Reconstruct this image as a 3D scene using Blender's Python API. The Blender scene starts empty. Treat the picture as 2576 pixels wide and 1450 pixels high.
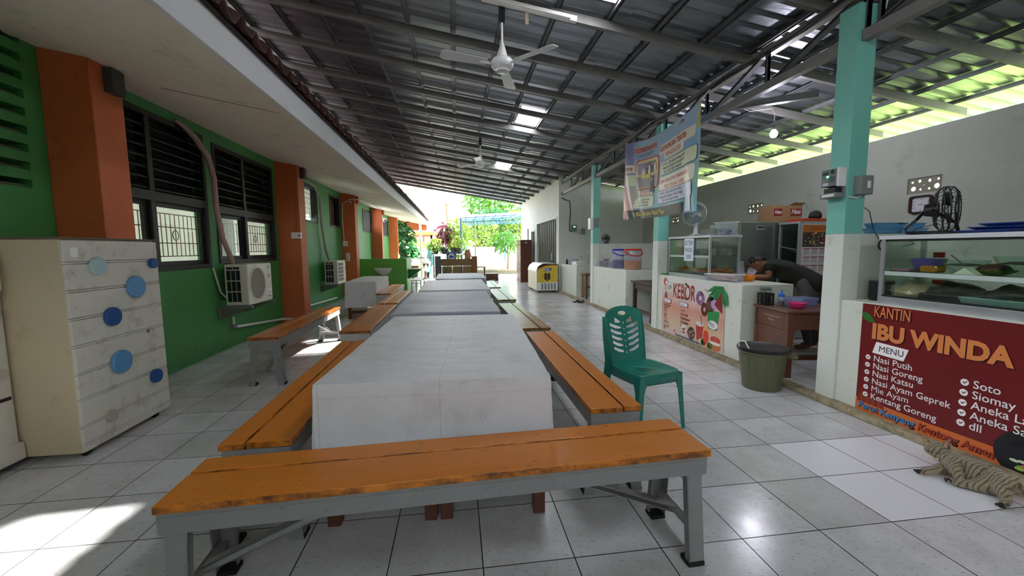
import bpy, bmesh, math, random
from mathutils import Vector, Matrix, Euler, noise
random.seed(7)
PI = math.pi
V = Vector
SC = bpy.context.scene
COL = SC.collection

# ------------------------------------------------------------------ camera
CAM_Z = 1.348
yaw, pit, roll = 0.134859, 0.0969736, -0.0075587
cy, sy, cp, sp, cr, sr = math.cos(yaw), math.sin(yaw), math.cos(pit), math.sin(pit), math.cos(roll), math.sin(roll)
fw = V((sy * cp, cy * cp, -sp)); rt = V((cy, -sy, 0)); up = rt.cross(fw)
r2 = cr * rt + sr * up; u2 = -sr * rt + cr * up
cam_d = bpy.data.cameras.new('camera')
cam_d.sensor_width = 36.0
cam_d.lens = 1019.1 / 2576 * 36.0
cam_d.clip_start = 0.05; cam_d.clip_end = 300
cam = bpy.data.objects.new('camera', cam_d); COL.objects.link(cam)
cam.matrix_world = Matrix(((r2.x, u2.x, -fw.x, 0), (r2.y, u2.y, -fw.y, 0), (r2.z, u2.z, -fw.z, CAM_Z), (0, 0, 0, 1)))
SC.camera = cam

# ------------------------------------------------------------------ sky, sun, exposure
w = bpy.data.worlds.new('sky'); SC.world = w; w.use_nodes = True
nt = w.node_tree; nt.nodes.clear()
o_ = nt.nodes.new('ShaderNodeOutputWorld'); b_ = nt.nodes.new('ShaderNodeBackground')
b_.inputs[0].default_value = (0.88, 0.93, 1.0, 1); b_.inputs[1].default_value = 3.2
nt.links.new(b_.outputs[0], o_.inputs[0])
sun_d = bpy.data.lights.new('sun', 'SUN'); sun_d.energy = 13.0; sun_d.angle = math.radians(1.2); sun_d.color = (1.0, 0.96, 0.88)
sun = bpy.data.objects.new('sun', sun_d); COL.objects.link(sun)
SUN_DIR = V((-3.37, -1.85, -3.8)).normalized()
sun.rotation_euler = SUN_DIR.to_track_quat('-Z', 'Y').to_euler(); sun.location = (20, 14, 25)
SC.view_settings.view_transform = 'Standard'; SC.view_settings.look = 'None'
SC.view_settings.gamma = 1.0; SC.view_settings.use_curve_mapping = False
SC.view_settings.exposure = 1.92
try:
    SC.cycles.max_bounces = 10; SC.cycles.diffuse_bounces = 6; SC.cycles.glossy_bounces = 4
    SC.cycles.transparent_max_bounces = 16; SC.cycles.sample_clamp_indirect = 8.0
    SC.cycles.use_denoising = True
except Exception:
    pass

# ------------------------------------------------------------------ mesh builder
class MB:
    def __init__(s): s.v = []; s.f = []; s.s = []; s.m = []; s.mi = 0
    def add(s, vs, fs, smooth=False, M=None):
        b = len(s.v)
        for p in vs: s.v.append((M @ V(p)) if M is not None else V(p))
        for f in fs:
            s.f.append([b + i for i in f]); s.s.append(smooth); s.m.append(s.mi)
        return s
    def box(s, x0, x1, y0, y1, z0, z1, M=None):
        return s.add([(x0, y0, z0), (x1, y0, z0), (x1, y1, z0), (x0, y1, z0), (x0, y0, z1), (x1, y0, z1), (x1, y1, z1), (x0, y1, z1)],
                     [(3, 2, 1, 0), (4, 5, 6, 7), (0, 1, 5, 4), (1, 2, 6, 5), (2, 3, 7, 6), (3, 0, 4, 7)], False, M)
    def hexa(s, p8): return s.add(p8, [(3, 2, 1, 0), (4, 5, 6, 7), (0, 1, 5, 4), (1, 2, 6, 5), (2, 3, 7, 6), (3, 0, 4, 7)])
    def quad(s, a, b, c, d, smooth=False): return s.add([a, b, c, d], [(0, 1, 2, 3)], smooth)
    def bar(s, p, q, w, h, ref=(0, 0, 1)):
        p = V(p); q = V(q); d = (q - p).normalized(); r = V(ref)
        if abs(d.dot(r)) > .98: r = V((1, 0, 0))
        sx = d.cross(r).normalized() * w / 2; sz = sx.cross(d).normalized() * h / 2
        vs = [p - sx - sz, p + sx - sz, q + sx - sz, q - sx - sz, p - sx + sz, p + sx + sz, q + sx + sz, q - sx + sz]
        return s.hexa(vs)
    def chan(s, p, q, w, h, t=.004, ref=(0, 0, 1), side=1):   # C channel, web on one side
        p = V(p); q = V(q); d = (q - p).normalized(); r = V(ref)
        sx = d.cross(r).normalized(); sz = sx.cross(d).normalized()
        k = sx * side * (w / 2 - t / 2)
        s.bar(p + k, q + k, t, h, ref)
        for e in (1, -1):
            k = sz * e * (h / 2 - t / 2); s.bar(p + k, q + k, w, t, ref)
        return s
    def cyl(s, p, q, r0, r1=None, n=14, cap=True, smooth=True):
        r1 = r0 if r1 is None else r1
        p = V(p); q = V(q); d = (q - p).normalized(); a = d.orthogonal().normalized(); b = d.cross(a)
        vs = []
        for k in range(n):
            t = 2 * PI * k / n; e = a * math.cos(t) + b * math.sin(t)
            vs += [p + e * r0, q + e * r1]
        s.add(vs, [(2 * k, 2 * ((k + 1) % n), 2 * ((k + 1) % n) + 1, 2 * k + 1) for k in range(n)], smooth)
        if cap:
            s.add(vs[0::2], [tuple(range(n))[::-1]]); s.add(vs[1::2], [tuple(range(n))])
        return s
    def tube(s, pts, r, n=8, closed=False):
        pts = [V(p) for p in pts]; N = len(pts); a = None; vs = []
        R = r if isinstance(r, (list, tuple)) else [r] * N
        for i, p in enumerate(pts):
            if closed: d = pts[(i + 1) % N] - pts[i - 1]
            else: d = pts[min(i + 1, N - 1)] - pts[max(i - 1, 0)]
            d.normalize()
            a = d.orthogonal().normalized() if a is None else (a - d * a.dot(d)).normalized()
            b = d.cross(a)
            for k in range(n):
                t = 2 * PI * k / n; vs.append(p + (a * math.cos(t) + b * math.sin(t)) * R[i])
        fs = []
        for i in range(N if closed else N - 1):
            j = (i + 1) % N
            for k in range(n):
                l = (k + 1) % n; fs.append((i * n + k, i * n + l, j * n + l, j * n + k))
        if not closed: fs += [tuple(range(n))[::-1], tuple((N - 1) * n + k for k in range(n))]
        return s.add(vs, fs, True)
    def lathe(s, prof, n=24, M=None, smooth=True):
        vs = []; fs = []; N = len(prof)
        for r, z in prof:
            for k in range(n):
                t = 2 * PI * k / n; vs.append((r * math.cos(t), r * math.sin(t), z))
        for i in range(N - 1):
            for k in range(n):
                l = (k + 1) % n; fs.append((i * n + k, i * n + l, (i + 1) * n + l, (i + 1) * n + k))
        if prof[0][0] > 1e-5: fs.append(tuple(range(n))[::-1])
        if prof[-1][0] > 1e-5: fs.append(tuple((N - 1) * n + k for k in range(n)))
        return s.add(vs, fs, smooth, M)
    def extr(s, poly, z0, z1, M=None):
        n = len(poly)
        vs = [(x, y, z0) for x, y in poly] + [(x, y, z1) for x, y in poly]
        return s.add(vs, [tuple(range(n))[::-1], tuple(range(n, 2 * n))] + [(k, (k + 1) % n, n + (k + 1) % n, n + k) for k in range(n)], False, M)
    def grid(s, fn, nu, nv, smooth=True):
        vs = [fn(i / nu, j / nv) for j in range(nv + 1) for i in range(nu + 1)]
        return s.add(vs, [(j * (nu + 1) + i, j * (nu + 1) + i + 1, (j + 1) * (nu + 1) + i + 1, (j + 1) * (nu + 1) + i) for j in range(nv) for i in range(nu)], smooth)
    def ell(s, c, rx, ry, rz, n=16, m=10, M=None):
        vs = []; c = V(c)
        for j in range(m + 1):
            ph = PI * j / m
            for k in range(n):
                t = 2 * PI * k / n
                vs.append(c + V((rx * math.sin(ph) * math.cos(t), ry * math.sin(ph) * math.sin(t), -rz * math.cos(ph))))
        return s.add(vs, [(j * n + k, j * n + (k + 1) % n, (j + 1) * n + (k + 1) % n, (j + 1) * n + k) for j in range(m) for k in range(n)], True, M)
    def mesh(s, name):
        me = bpy.data.meshes.new(name); me.from_pydata([tuple(p) for p in s.v], [], s.f)
        me.polygons.foreach_set('use_smooth', s.s); me.polygons.foreach_set('material_index', s.m); me.update()
        if any(s.s): me.set_sharp_from_angle(angle=.75)
        return me

def put(name, data, mats, parent=None, loc=(0, 0, 0), rz=0, bev=0, seg=2, sub=0, solid=0):
    o = bpy.data.objects.new(name, data); COL.objects.link(o)
    if mats is not None and not data.materials:
        for m in (mats if isinstance(mats, (list, tuple)) else [mats]): data.materials.append(m)
    o.location = loc; o.rotation_euler = (0, 0, rz)
    if parent: o.parent = parent
    if solid:
        k = o.modifiers.new('solidify', 'SOLIDIFY'); k.thickness = solid; k.offset = 0
    if bev:
        k = o.modifiers.new('bevel', 'BEVEL'); k.width = bev; k.segments = seg; k.limit_method = 'ANGLE'; k.angle_limit = .7
    if sub:
        k = o.modifiers.new('subsurf', 'SUBSURF'); k.levels = sub; k.render_levels = sub
    return o
def part(name, mb, mats, parent, label=None, **k):
    o = put(name, mb.mesh(name) if isinstance(mb, MB) else mb, mats, parent, **k)
    if label: o['label'] = label
    return o
def tag(o, label, cat, group=None, kind=None):
    o['label'] = label; o['category'] = cat
    if group: o['group'] = group
    if kind: o['kind'] = kind
    return o
def thing(name, label, cat, loc=(0, 0, 0), rz=0, group=None, kind=None):
    o = bpy.data.objects.new(name, None); COL.objects.link(o); o.empty_display_size = .1
    o.location = loc; o.rotation_euler = (0, 0, rz)
    return tag(o, label, cat, group, kind)
def solo(name, mb, mats, label, cat, group=None, kind=None, **k):
    return tag(put(name, mb.mesh(name) if isinstance(mb, MB) else mb, mats, **k), label, cat, group, kind)
def struct(name, mb, mats, label, cat='structure', group=None, **k): return solo(name, mb, mats, label, cat, group, 'structure', **k)
def dup(root, loc, rz=0, label=None, group=None, scale=None):
    def cp(o, par):
        c = o.copy(); COL.objects.link(c)
        if par: c.parent = par
        for ch in list(o.children): cp(ch, c)
        return c
    r = cp(root, None); r.location = loc; r.rotation_euler = (0, 0, rz)
    if label: r['label'] = label
    if group: r['group'] = group
    if scale: r.scale = scale
    return r
def rect_holes(a0, a1, z0, z1, holes):
    A = sorted({a0, a1, *[h[0] for h in holes], *[h[1] for h in holes]}); Z = sorted({z0, z1, *[h[2] for h in holes], *[h[3] for h in holes]})
    A = [a for a in A if a0 <= a <= a1]; Z = [z for z in Z if z0 <= z <= z1]
    out = []
    for i in range(len(A) - 1):
        for j in range(len(Z) - 1):
            ca, cz = (A[i] + A[i + 1]) / 2, (Z[j] + Z[j + 1]) / 2
            if not any(h[0] < ca < h[1] and h[2] < cz < h[3] for h in holes): out.append((A[i], A[i + 1], Z[j], Z[j + 1]))
    return out
def arc(cx, cz, r, a0, a1, n): return [(cx + r * math.cos(math.radians(a0 + (a1 - a0) * k / n)), cz + r * math.sin(math.radians(a0 + (a1 - a0) * k / n))) for k in range(n + 1)]
def rrect(x0, x1, y0, y1, r, n=5):
    return arc(x1 - r, y1 - r, r, 0, 90, n) + arc(x0 + r, y1 - r, r, 90, 180, n) + arc(x0 + r, y0 + r, r, 180, 270, n) + arc(x1 - r, y0 + r, r, 270, 360, n)
def circ(cx, cy, rx, ry=None, n=20): return [(cx + rx * math.cos(2 * PI * k / n), cy + (ry or rx) * math.sin(2 * PI * k / n)) for k in range(n)]
def curve_mesh(loops, ext=0.0):          # filled 2D outline with holes
    cu = bpy.data.curves.new('outline', 'CURVE'); cu.dimensions = '2D'; cu.fill_mode = 'BOTH'; cu.extrude = ext
    for lp in loops:
        sp_ = cu.splines.new('POLY'); sp_.points.add(len(lp) - 1); sp_.use_cyclic_u = True
        for k, (x, y) in enumerate(lp): sp_.points[k].co = (x, y, 0, 1)
    o = bpy.data.objects.new('outline', cu); COL.objects.link(o)
    dg = bpy.context.evaluated_depsgraph_get()
    me = bpy.data.meshes.new_from_object(o.evaluated_get(dg))
    bpy.data.objects.remove(o); bpy.data.curves.remove(cu); return me
def text_mesh(s, size, align='LEFT', sx=1.0, shear=0.0, bold=0.0, ext=0.0, space=1.0):
    cu = bpy.data.curves.new('lettering', 'FONT'); cu.body = s; cu.size = size; cu.align_x = align; cu.shear = shear
    cu.offset = 0.0 if 'M' in s else bold; cu.extrude = ext; cu.space_character = space; cu.resolution_u = 3
    o = bpy.data.objects.new('lettering', cu); COL.objects.link(o)
    dg = bpy.context.evaluated_depsgraph_get()
    me = bpy.data.meshes.new_from_object(o.evaluated_get(dg))
    bpy.data.objects.remove(o); bpy.data.curves.remove(cu)
    for v in me.vertices: v.co.x *= sx
    return me
def xform(me, fn):
    for v in me.vertices: v.co = fn(v.co)
    me.update(); return me
def mapped(o, xd, yd):                   # plane map: (x, y, z) -> o + x*xd + y*yd + z*n
    o, xd, yd = V(o), V(xd), V(yd); n = xd.cross(yd)
    return lambda c: o + xd * c.x + yd * c.y + n * c.z
def letters(s, size, fn, x, y, mat, parent, name='lettering', z=.001, **k):
    me = xform(text_mesh(s, size, **k), lambda c: fn(V((c.x + x, c.y + y, c.z + z))))
    me.materials.clear()
    return put(name, me, mat, parent)
def shape(loops, fn, mat, parent, name, z=.001):
    me = xform(curve_mesh(loops), lambda c: fn(V((c.x, c.y, z)))); me.materials.clear()
    return put(name, me, mat, parent)

# ------------------------------------------------------------------ materials
def lin(c): return c / 12.92 if c <= .04045 else ((c + .055) / 1.055) ** 2.4
def rgb(h):
    h = h.lstrip('#'); return tuple(lin(int(h[i:i + 2], 16) / 255) for i in (0, 2, 4)) + (1,)
class NT:
    def __init__(s, name):
        s.mat = bpy.data.materials.new(name); s.mat.use_nodes = True; s.t = s.mat.node_tree; s.t.nodes.clear()
        s.out = s.n('ShaderNodeOutputMaterial'); s.tc = s.n('ShaderNodeTexCoord')
    def n(s, k, **p):
        q = s.t.nodes.new(k)
        for a, b in p.items(): setattr(q, a, b)
        return q
    def set(s, node, **k):
        for a, b in k.items():
            i = node.inputs[a.replace('_', ' ')]
            if isinstance(b, bpy.types.NodeSocket): s.t.links.new(b, i)
            else: i.default_value = b
        return node
    def l(s, a, b): s.t.links.new(a, b)
    def noise(s, scale, detail=4, vec=None, rough=.55, stretch=None):
        v = vec or s.tc.outputs['Object']
        if stretch:
            m = s.n('ShaderNodeMapping'); m.inputs['Scale'].default_value = stretch; s.l(v, m.inputs[0]); v = m.outputs[0]
        q = s.n('ShaderNodeTexNoise'); q.inputs['Scale'].default_value = scale; q.inputs['Detail'].default_value = detail; q.inputs['Roughness'].default_value = rough
        s.l(v, q.inputs['Vector']); return q.outputs['Fac']
    def ramp(s, fac, stops):
        q = s.n('ShaderNodeValToRGB'); e = q.color_ramp.elements
        while len(e) < len(stops): e.new(.5)
        for i, (p, c) in enumerate(stops):
            e[i].position = p; e[i].color = c if not isinstance(c, (int, float)) else (c, c, c, 1)
        s.l(fac, q.inputs[0]); return q.outputs['Color']
    def mix(s, fac, a, b, mode='MIX'):
        q = s.n('ShaderNodeMix', data_type='RGBA', blend_type=mode)
        for sk, v in ((q.inputs[0], fac), (q.inputs[6], a), (q.inputs[7], b)):
            if isinstance(v, bpy.types.NodeSocket): s.l(v, sk)
            else: sk.default_value = v
        return q.outputs[2]
    def math(s, op, a, b=0.0, c=None):
        q = s.n('ShaderNodeMath', operation=op)
        for sk, v in zip(q.inputs, (a, b, c)):
            if v is None: continue
            if isinstance(v, bpy.types.NodeSocket): s.l(v, sk)
            else: sk.default_value = v
        return q.outputs[0]
    def bump(s, h, strength=.3, dist=.01):
        q = s.n('ShaderNodeBump'); q.inputs['Strength'].default_value = strength; q.inputs['Distance'].default_value = dist; s.l(h, q.inputs['Height']); return q.outputs[0]
    def pbr(s, col, rough=.5, metal=0.0, normal=None, **k):
        q = s.n('ShaderNodeBsdfPrincipled')
        for nm, v in (('Base Color', col), ('Roughness', rough), ('Metallic', metal), *[(a.replace('_', ' '), b) for a, b in k.items()]):
            if isinstance(v, bpy.types.NodeSocket): s.l(v, q.inputs[nm])
            else: q.inputs[nm].default_value = v
        if normal is not None: s.l(normal, q.inputs['Normal'])
        return q.outputs[0]
    def done(s, sh): s.l(sh, s.out.inputs[0]); return s.mat
CACHE = {}
def mat(name, c, rough=.5, metal=0.0, c2=None, scale=6, dirt=None, damt=.25, dscale=9, bump=0.0, bscale=60, stretch=None, **k):
    if name in CACHE: return CACHE[name]
    t = NT(name); col = rgb(c)
    if c2: col = t.mix(t.noise(scale, 5, stretch=stretch), col, rgb(c2))
    if dirt:
        f = t.noise(dscale, 8, rough=.7); col = t.mix(t.ramp(f, [(.62 - damt * .4, 0), (.8, 1)]), col, rgb(dirt))
    nrm = t.bump(t.noise(bscale, 3, stretch=stretch), bump, .004) if bump else None
    CACHE[name] = t.done(t.pbr(col, rough, metal, nrm, **k)); return CACHE[name]
def emit(name, c, s):
    if name in CACHE: return CACHE[name]
    t = NT(name); e = t.n('ShaderNodeEmission'); e.inputs[0].default_value = rgb(c); e.inputs[1].default_value = s
    CACHE[name] = t.done(e.outputs[0]); return CACHE[name]
def glassy(name, tint='#f4fbf6', rough=.02, fac=.10, milky=0.0, mcol='#ffffff'):
    if name in CACHE: return CACHE[name]
    t = NT(name); tr = t.n('ShaderNodeBsdfTransparent'); tr.inputs[0].default_value = rgb(tint)
    g = t.n('ShaderNodeBsdfGlossy'); g.inputs['Roughness'].default_value = rough
    fr = t.n('ShaderNodeLayerWeight'); fr.inputs[0].default_value = .5
    m = t.n('ShaderNodeMixShader'); t.l(t.math('MULTIPLY_ADD', t.math('POWER', fr.outputs['Facing'], 4.0), .55, fac * .4), m.inputs[0]); t.l(tr.outputs[0], m.inputs[1]); t.l(g.outputs[0], m.inputs[2])
    sh = m.outputs[0]
    if milky:
        d = t.n('ShaderNodeBsdfDiffuse'); d.inputs[0].default_value = rgb(mcol)
        tl = t.n('ShaderNodeBsdfTranslucent'); tl.inputs[0].default_value = rgb(mcol)
        a = t.n('ShaderNodeAddShader'); m1 = t.n('ShaderNodeMixShader'); m1.inputs[0].default_value = .5
        t.l(d.outputs[0], m1.inputs[1]); t.l(tl.outputs[0], m1.inputs[2])
        m2 = t.n('ShaderNodeMixShader'); m2.inputs[0].default_value = milky; t.l(sh, m2.inputs[1]); t.l(m1.outputs[0], m2.inputs[2]); sh = m2.outputs[0]
    CACHE[name] = t.done(sh); return CACHE[name]

def tile_floor():
    t = NT('floor tiles'); s = t.n('ShaderNodeSeparateXYZ'); t.l(t.tc.outputs['Object'], s.inputs[0])
    X = t.math('DIVIDE', t.math('SUBTRACT', s.outputs[0], .085), .4); Y = t.math('DIVIDE', t.math('SUBTRACT', s.outputs[1], -.002), .4)
    def edge(a):
        f = t.math('FRACT', a); return t.math('MINIMUM', f, t.math('SUBTRACT', 1.0, f))
    d = t.math('MINIMUM', edge(X), edge(Y))
    gw = t.math('MULTIPLY_ADD', t.noise(2.2, 2), .006, .0035)
    gr = t.math('LESS_THAN', d, gw)
    cb = t.n('ShaderNodeCombineXYZ'); t.l(t.math('FLOOR', X), cb.inputs[0]); t.l(t.math('FLOOR', Y), cb.inputs[1])
    wn = t.n('ShaderNodeTexWhiteNoise', noise_dimensions='2D'); t.l(cb.outputs[0], wn.inputs['Vector'])
    base = t.mix(wn.outputs['Value'], rgb('#cfcfd0'), rgb('#e2e2e5'))
    base = t.mix(t.ramp(t.noise(3.2, 6, rough=.7), [(.42, 0), (.75, .55)]), base, rgb('#a8a59d'))
    m = t.n('ShaderNodeMapping'); m.inputs['Rotation'].default_value = (0, 0, .7); m.inputs['Scale'].default_value = (34, 95, 1); t.l(t.tc.outputs['Object'], m.inputs[0])
    sc = t.n('ShaderNodeTexNoise'); sc.inputs['Scale'].default_value = 1; sc.inputs['Detail'].default_value = 5; t.l(m.outputs[0], sc.inputs[0])
    base = t.mix(t.ramp(sc.outputs['Fac'], [(.6, 0), (.7, .55)]), base, rgb('#75726c'))
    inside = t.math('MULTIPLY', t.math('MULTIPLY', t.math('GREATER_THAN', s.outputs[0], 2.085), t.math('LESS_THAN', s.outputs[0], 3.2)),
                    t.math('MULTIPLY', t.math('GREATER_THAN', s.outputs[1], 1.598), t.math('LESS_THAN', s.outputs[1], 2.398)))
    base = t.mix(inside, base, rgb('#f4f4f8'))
    sp_ = t.ramp(t.noise(34, 3), [(.745, 0), (.76, 1)])
    base = t.mix(t.math('MULTIPLY', sp_, .7), base, rgb('#33312c'))
    col = t.mix(gr, base, rgb('#2c2926'))
    rg = t.math('MULTIPLY_ADD', t.noise(5, 5), .22, .10); rg = t.math('MAXIMUM', rg, t.math('MULTIPLY', gr, .8))
    nrm = t.bump(t.math('SUBTRACT', t.math('MULTIPLY', t.noise(16, 3), .35), gr), .25, .003)
    return t.done(t.pbr(col, rg, 0, nrm))
def bench_paint(name, a, b, worn='#6b4424', grad=False):
    t = NT(name)
    n1 = t.noise(3, 5, stretch=(1, 9, 9)); col = t.mix(n1, rgb(a), rgb(b))
    if grad:
        s = t.n('ShaderNodeSeparateXYZ'); t.l(t.tc.outputs['Object'], s.inputs[0])
        col = t.mix(t.ramp(t.math('ADD', t.math('MULTIPLY', s.outputs[0], .5), t.noise(4, 4)), [(.3, 0), (.75, 1)]), col, rgb('#b2a42f'))  # colour shifts to yellow along the bench length
    m = t.n('ShaderNodeMapping'); m.inputs['Rotation'].default_value = (0, 0, .35); m.inputs['Scale'].default_value = (20, 55, 20); t.l(t.tc.outputs['Object'], m.inputs[0])
    sc = t.n('ShaderNodeTexNoise'); sc.inputs['Scale'].default_value = 1; sc.inputs['Detail'].default_value = 4; t.l(m.outputs[0], sc.inputs[0])
    col = t.mix(t.ramp(sc.outputs['Fac'], [(.66, 0), (.72, .75)]), col, rgb(worn))
    col = t.mix(t.ramp(t.noise(7, 8, rough=.75), [(.68, 0), (.85, .4)]), col, rgb(worn))
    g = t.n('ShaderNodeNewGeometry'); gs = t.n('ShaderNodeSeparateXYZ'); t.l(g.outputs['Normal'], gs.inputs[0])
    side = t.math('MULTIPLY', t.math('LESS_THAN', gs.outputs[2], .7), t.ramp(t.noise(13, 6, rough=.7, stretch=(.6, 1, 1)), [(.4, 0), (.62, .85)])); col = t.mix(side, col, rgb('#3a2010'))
    nrm = t.bump(t.noise(9, 6, stretch=(1, 14, 14)), .14, .003)
    return t.done(t.pbr(col, t.math('MULTIPLY_ADD', t.noise(8, 4), .2, .22), 0, nrm))
def metal_sheet():
    t = NT('galvanised roof sheet')
    n = t.noise(1.6, 6, stretch=(.5, 3, 1)); col = t.mix(n, rgb('#a9acb3'), rgb('#74777e'))
    col = t.mix(t.ramp(t.noise(5, 7, rough=.7), [(.58, 0), (.8, .6)]), col, rgb('#6d6158'))
    nrm = t.bump(t.noise(5, 4, stretch=(.6, 2.5, 1)), .35, .02)
    return t.done(t.pbr(col, t.math('MULTIPLY_ADD', t.noise(3, 4), .25, .27), .92, nrm))
def cloth_mat(name, a, b, stain='#8f877c'):
    t = NT(name); s = t.n('ShaderNodeSeparateXYZ'); t.l(t.tc.outputs['Object'], s.inputs[0])
    col = t.mix(t.noise(2.5, 5), rgb(a), rgb(b))
    col = t.mix(t.ramp(t.noise(3.3, 7, rough=.7), [(.5, 0), (.8, .55)]), col, rgb(stain))
    col = t.mix(t.ramp(t.noise(11, 6, rough=.7), [(.66, 0), (.74, .5)]), col, rgb('#6e675e'))
    def crease(a, step, off):
        f = t.math('ABSOLUTE', t.math('SUBTRACT', t.math('FRACT', t.math('ADD', t.math('DIVIDE', a, step), off)), .5)); return t.math('LESS_THAN', f, .005)
    cr_ = t.math('MAXIMUM', crease(s.outputs[0], .56, .46), t.math('MAXIMUM', crease(s.outputs[1], .42, .1), crease(s.outputs[2], .3, .3)))
    h = t.math('ADD', t.math('MULTIPLY', cr_, .5), t.math('ADD', t.noise(4, 6, stretch=(1, 3, 1)), t.math('MULTIPLY', t.noise(260, 1), .03)))
    col = t.mix(t.math('MULTIPLY', cr_, .22), col, rgb('#8d8a86'))  # crease shade put into the colour as thin dark lines
    return t.done(t.pbr(col, .5, 0, t.bump(h, .55, .014), Sheen_Weight=.15))
def tabby():
    t = NT('tabby fur')
    m = t.n('ShaderNodeMapping'); m.inputs['Rotation'].default_value = (0, .35, .25); t.l(t.tc.outputs['Object'], m.inputs[0])
    w_ = t.n('ShaderNodeTexWave', wave_type='BANDS', bands_direction='Y', wave_profile='SIN')
    w_.inputs['Scale'].default_value = 19; w_.inputs['Distortion'].default_value = 4.5; w_.inputs['Detail'].default_value = 2; w_.inputs['Detail Scale'].default_value = 1.2
    t.l(m.outputs[0], w_.inputs['Vector'])
    fur = t.mix(t.noise(22, 6), rgb('#857860'), rgb('#b8a988')); fur = t.mix(t.ramp(t.noise(120, 4, stretch=(1, 2.5, 1)), [(.48, 0), (.62, .38)]), fur, rgb('#4a4032'))
    g = t.n('ShaderNodeSeparateXYZ'); t.l(t.tc.outputs['Object'], g.inputs[0])
    fur = t.mix(t.ramp(t.noise(7, 4), [(.5, 0), (.7, .7)]), fur, rgb('#a57e58'))
    col = t.mix(t.ramp(w_.outputs['Fac'], [(.6, 0), (.9, .72)]), fur, rgb('#2a231b'))
    return t.done(t.pbr(col, .85, 0, t.bump(t.noise(190, 3, stretch=(1, 3, 1)), .7, .006), Sheen_Weight=.3))
def leaf_mat(name, a, b):
    t = NT(name); g = t.n('ShaderNodeNewGeometry')
    col = t.mix(t.noise(1.7, 3), rgb(a), rgb(b))
    d = t.pbr(col, .5); tl = t.n('ShaderNodeBsdfTranslucent'); t.l(col, tl.inputs[0])
    mx = t.n('ShaderNodeMixShader'); mx.inputs[0].default_value = .45; t.l(d, mx.inputs[1]); t.l(tl.outputs[0], mx.inputs[2]); return t.done(mx.outputs[0])
def sheet_light(name, c, clear, rough_c=None):
    t = NT(name); tr = t.n('ShaderNodeBsdfTransparent'); tr.inputs[0].default_value = rgb(c)
    tl = t.n('ShaderNodeBsdfTranslucent'); col = t.mix(t.noise(6, 5), rgb(c), rgb(rough_c or c)); t.l(col, tl.inputs[0])
    mx = t.n('ShaderNodeMixShader'); mx.inputs[0].default_value = clear; t.l(tl.outputs[0], mx.inputs[1]); t.l(tr.outputs[0], mx.inputs[2]); return t.done(mx.outputs[0])

M_FLOOR = tile_floor()
M_GREEN = mat('green wall paint', '#4a9450', .55, c2='#3e8544', scale=2.5, dirt='#2f6e37', damt=.1, bump=.12, bscale=35)
M_GREEN2 = mat('bright green paint', '#6cb94a', .4, c2='#5eab42', scale=3, bump=.05)
M_ORANGE = mat('orange pillar paint', '#cf6d3c', .6, c2='#bf5d31', scale=3, dirt='#8c4325', damt=.1, bump=.12, bscale=50)
M_SOFFIT = mat('soffit board', '#eee2d4', .8, c2='#e2d5c6', scale=1.4, dirt='#a89d8b', damt=.15, dscale=3, bump=.05)
M_FASCIA = mat('fascia paint', '#e4e4e6', .6, c2='#d6d6da', scale=3, dirt='#b4b0ac', damt=.05, dscale=4)
M_WHITE = mat('white wall paint', '#dcdfd6', .6, c2='#cfd2c6', scale=1.8, dirt='#b3ae98', damt=.12, dscale=4, bump=.08, bscale=30)
M_GREYW = mat('greyish back wall paint', '#babdb2', .7, c2='#aeb2a5', scale=1.2, dirt='#8c917f', damt=.1, dscale=2, bump=.08, bscale=30)
M_TURQ = mat('turquoise pillar paint', '#7cc4b4', .45, c2='#6fb8a8', scale=2, dirt='#5a9c90', damt=.05, bump=.06)
M_PLINTH = mat('dirty plinth edge', '#b5a98c', .8, c2='#8c7c5c', scale=6, dirt='#4a3f2c', damt=.5, dscale=12, bump=.5, bscale=30)
M_SHEET = metal_sheet()
M_STEEL = mat('light gauge roof steel', '#85878a', .42, .35, c2='#6f7174', scale=4, dirt='#5d5a55', damt=.3)
M_STEELW = mat('pale steel purlin', '#84827f', .45, .2, c2='#6e6b68', scale=5, dirt='#6b6158', damt=.3)
M_TILE = mat('terracotta roof tile', '#5a2a1c', .6, c2='#2c1813', scale=9, dirt='#241713', damt=.5, dscale=14, bump=.3)
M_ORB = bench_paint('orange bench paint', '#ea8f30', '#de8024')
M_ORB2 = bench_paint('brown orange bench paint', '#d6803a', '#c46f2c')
M_YEL = bench_paint('brown to yellow bench top', '#a98a2c', '#a1622b', '#5f3a1a', True)
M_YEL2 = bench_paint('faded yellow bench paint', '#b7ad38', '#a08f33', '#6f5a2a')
M_LEGG = mat('grey painted angle steel', '#9d9d9c', .38, .2, c2='#8b8b8a', scale=5, dirt='#5f5b55', damt=.05, dscale=22, bump=.12)
M_LEGW = mat('white painted angle steel', '#d5d5d0', .42, .1, c2='#c0c0ba', scale=7, dirt='#8b867c', damt=.05, dscale=20)
M_RUB = mat('black rubber', '#161616', .7)
M_CLOTHW = cloth_mat('white table cloth', '#f0f0f4', '#e4e3e8', '#b3aca2')
M_CLOTHG = cloth_mat('grey satin table cloth', '#b9bbc8', '#a8aab8', '#9596a8')
M_DESKW = mat('brown desk wood', '#6a3d2a', .4, c2='#55301f', scale=5, dirt='#3a2015', damt=.2, bump=.1, stretch=(1, 8, 8))
M_BOXW = mat('scuffed white panel', '#dcd8cf', .55, c2='#cdc7ba', scale=2.6, dirt='#9a8d78', damt=.22, dscale=7, bump=.06)
M_BOXS = mat('yellowed side panel', '#cdbfa2', .6, c2='#c2b291', scale=2.6, dirt='#9c8a68', damt=.15, dscale=5)
M_CHAIR = mat('teal plastic', '#2a8778', .22, c2='#247b6d', scale=4, bump=.03, bscale=120)
M_BLACK = mat('black plastic', '#1a1a1b', .4)
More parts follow.
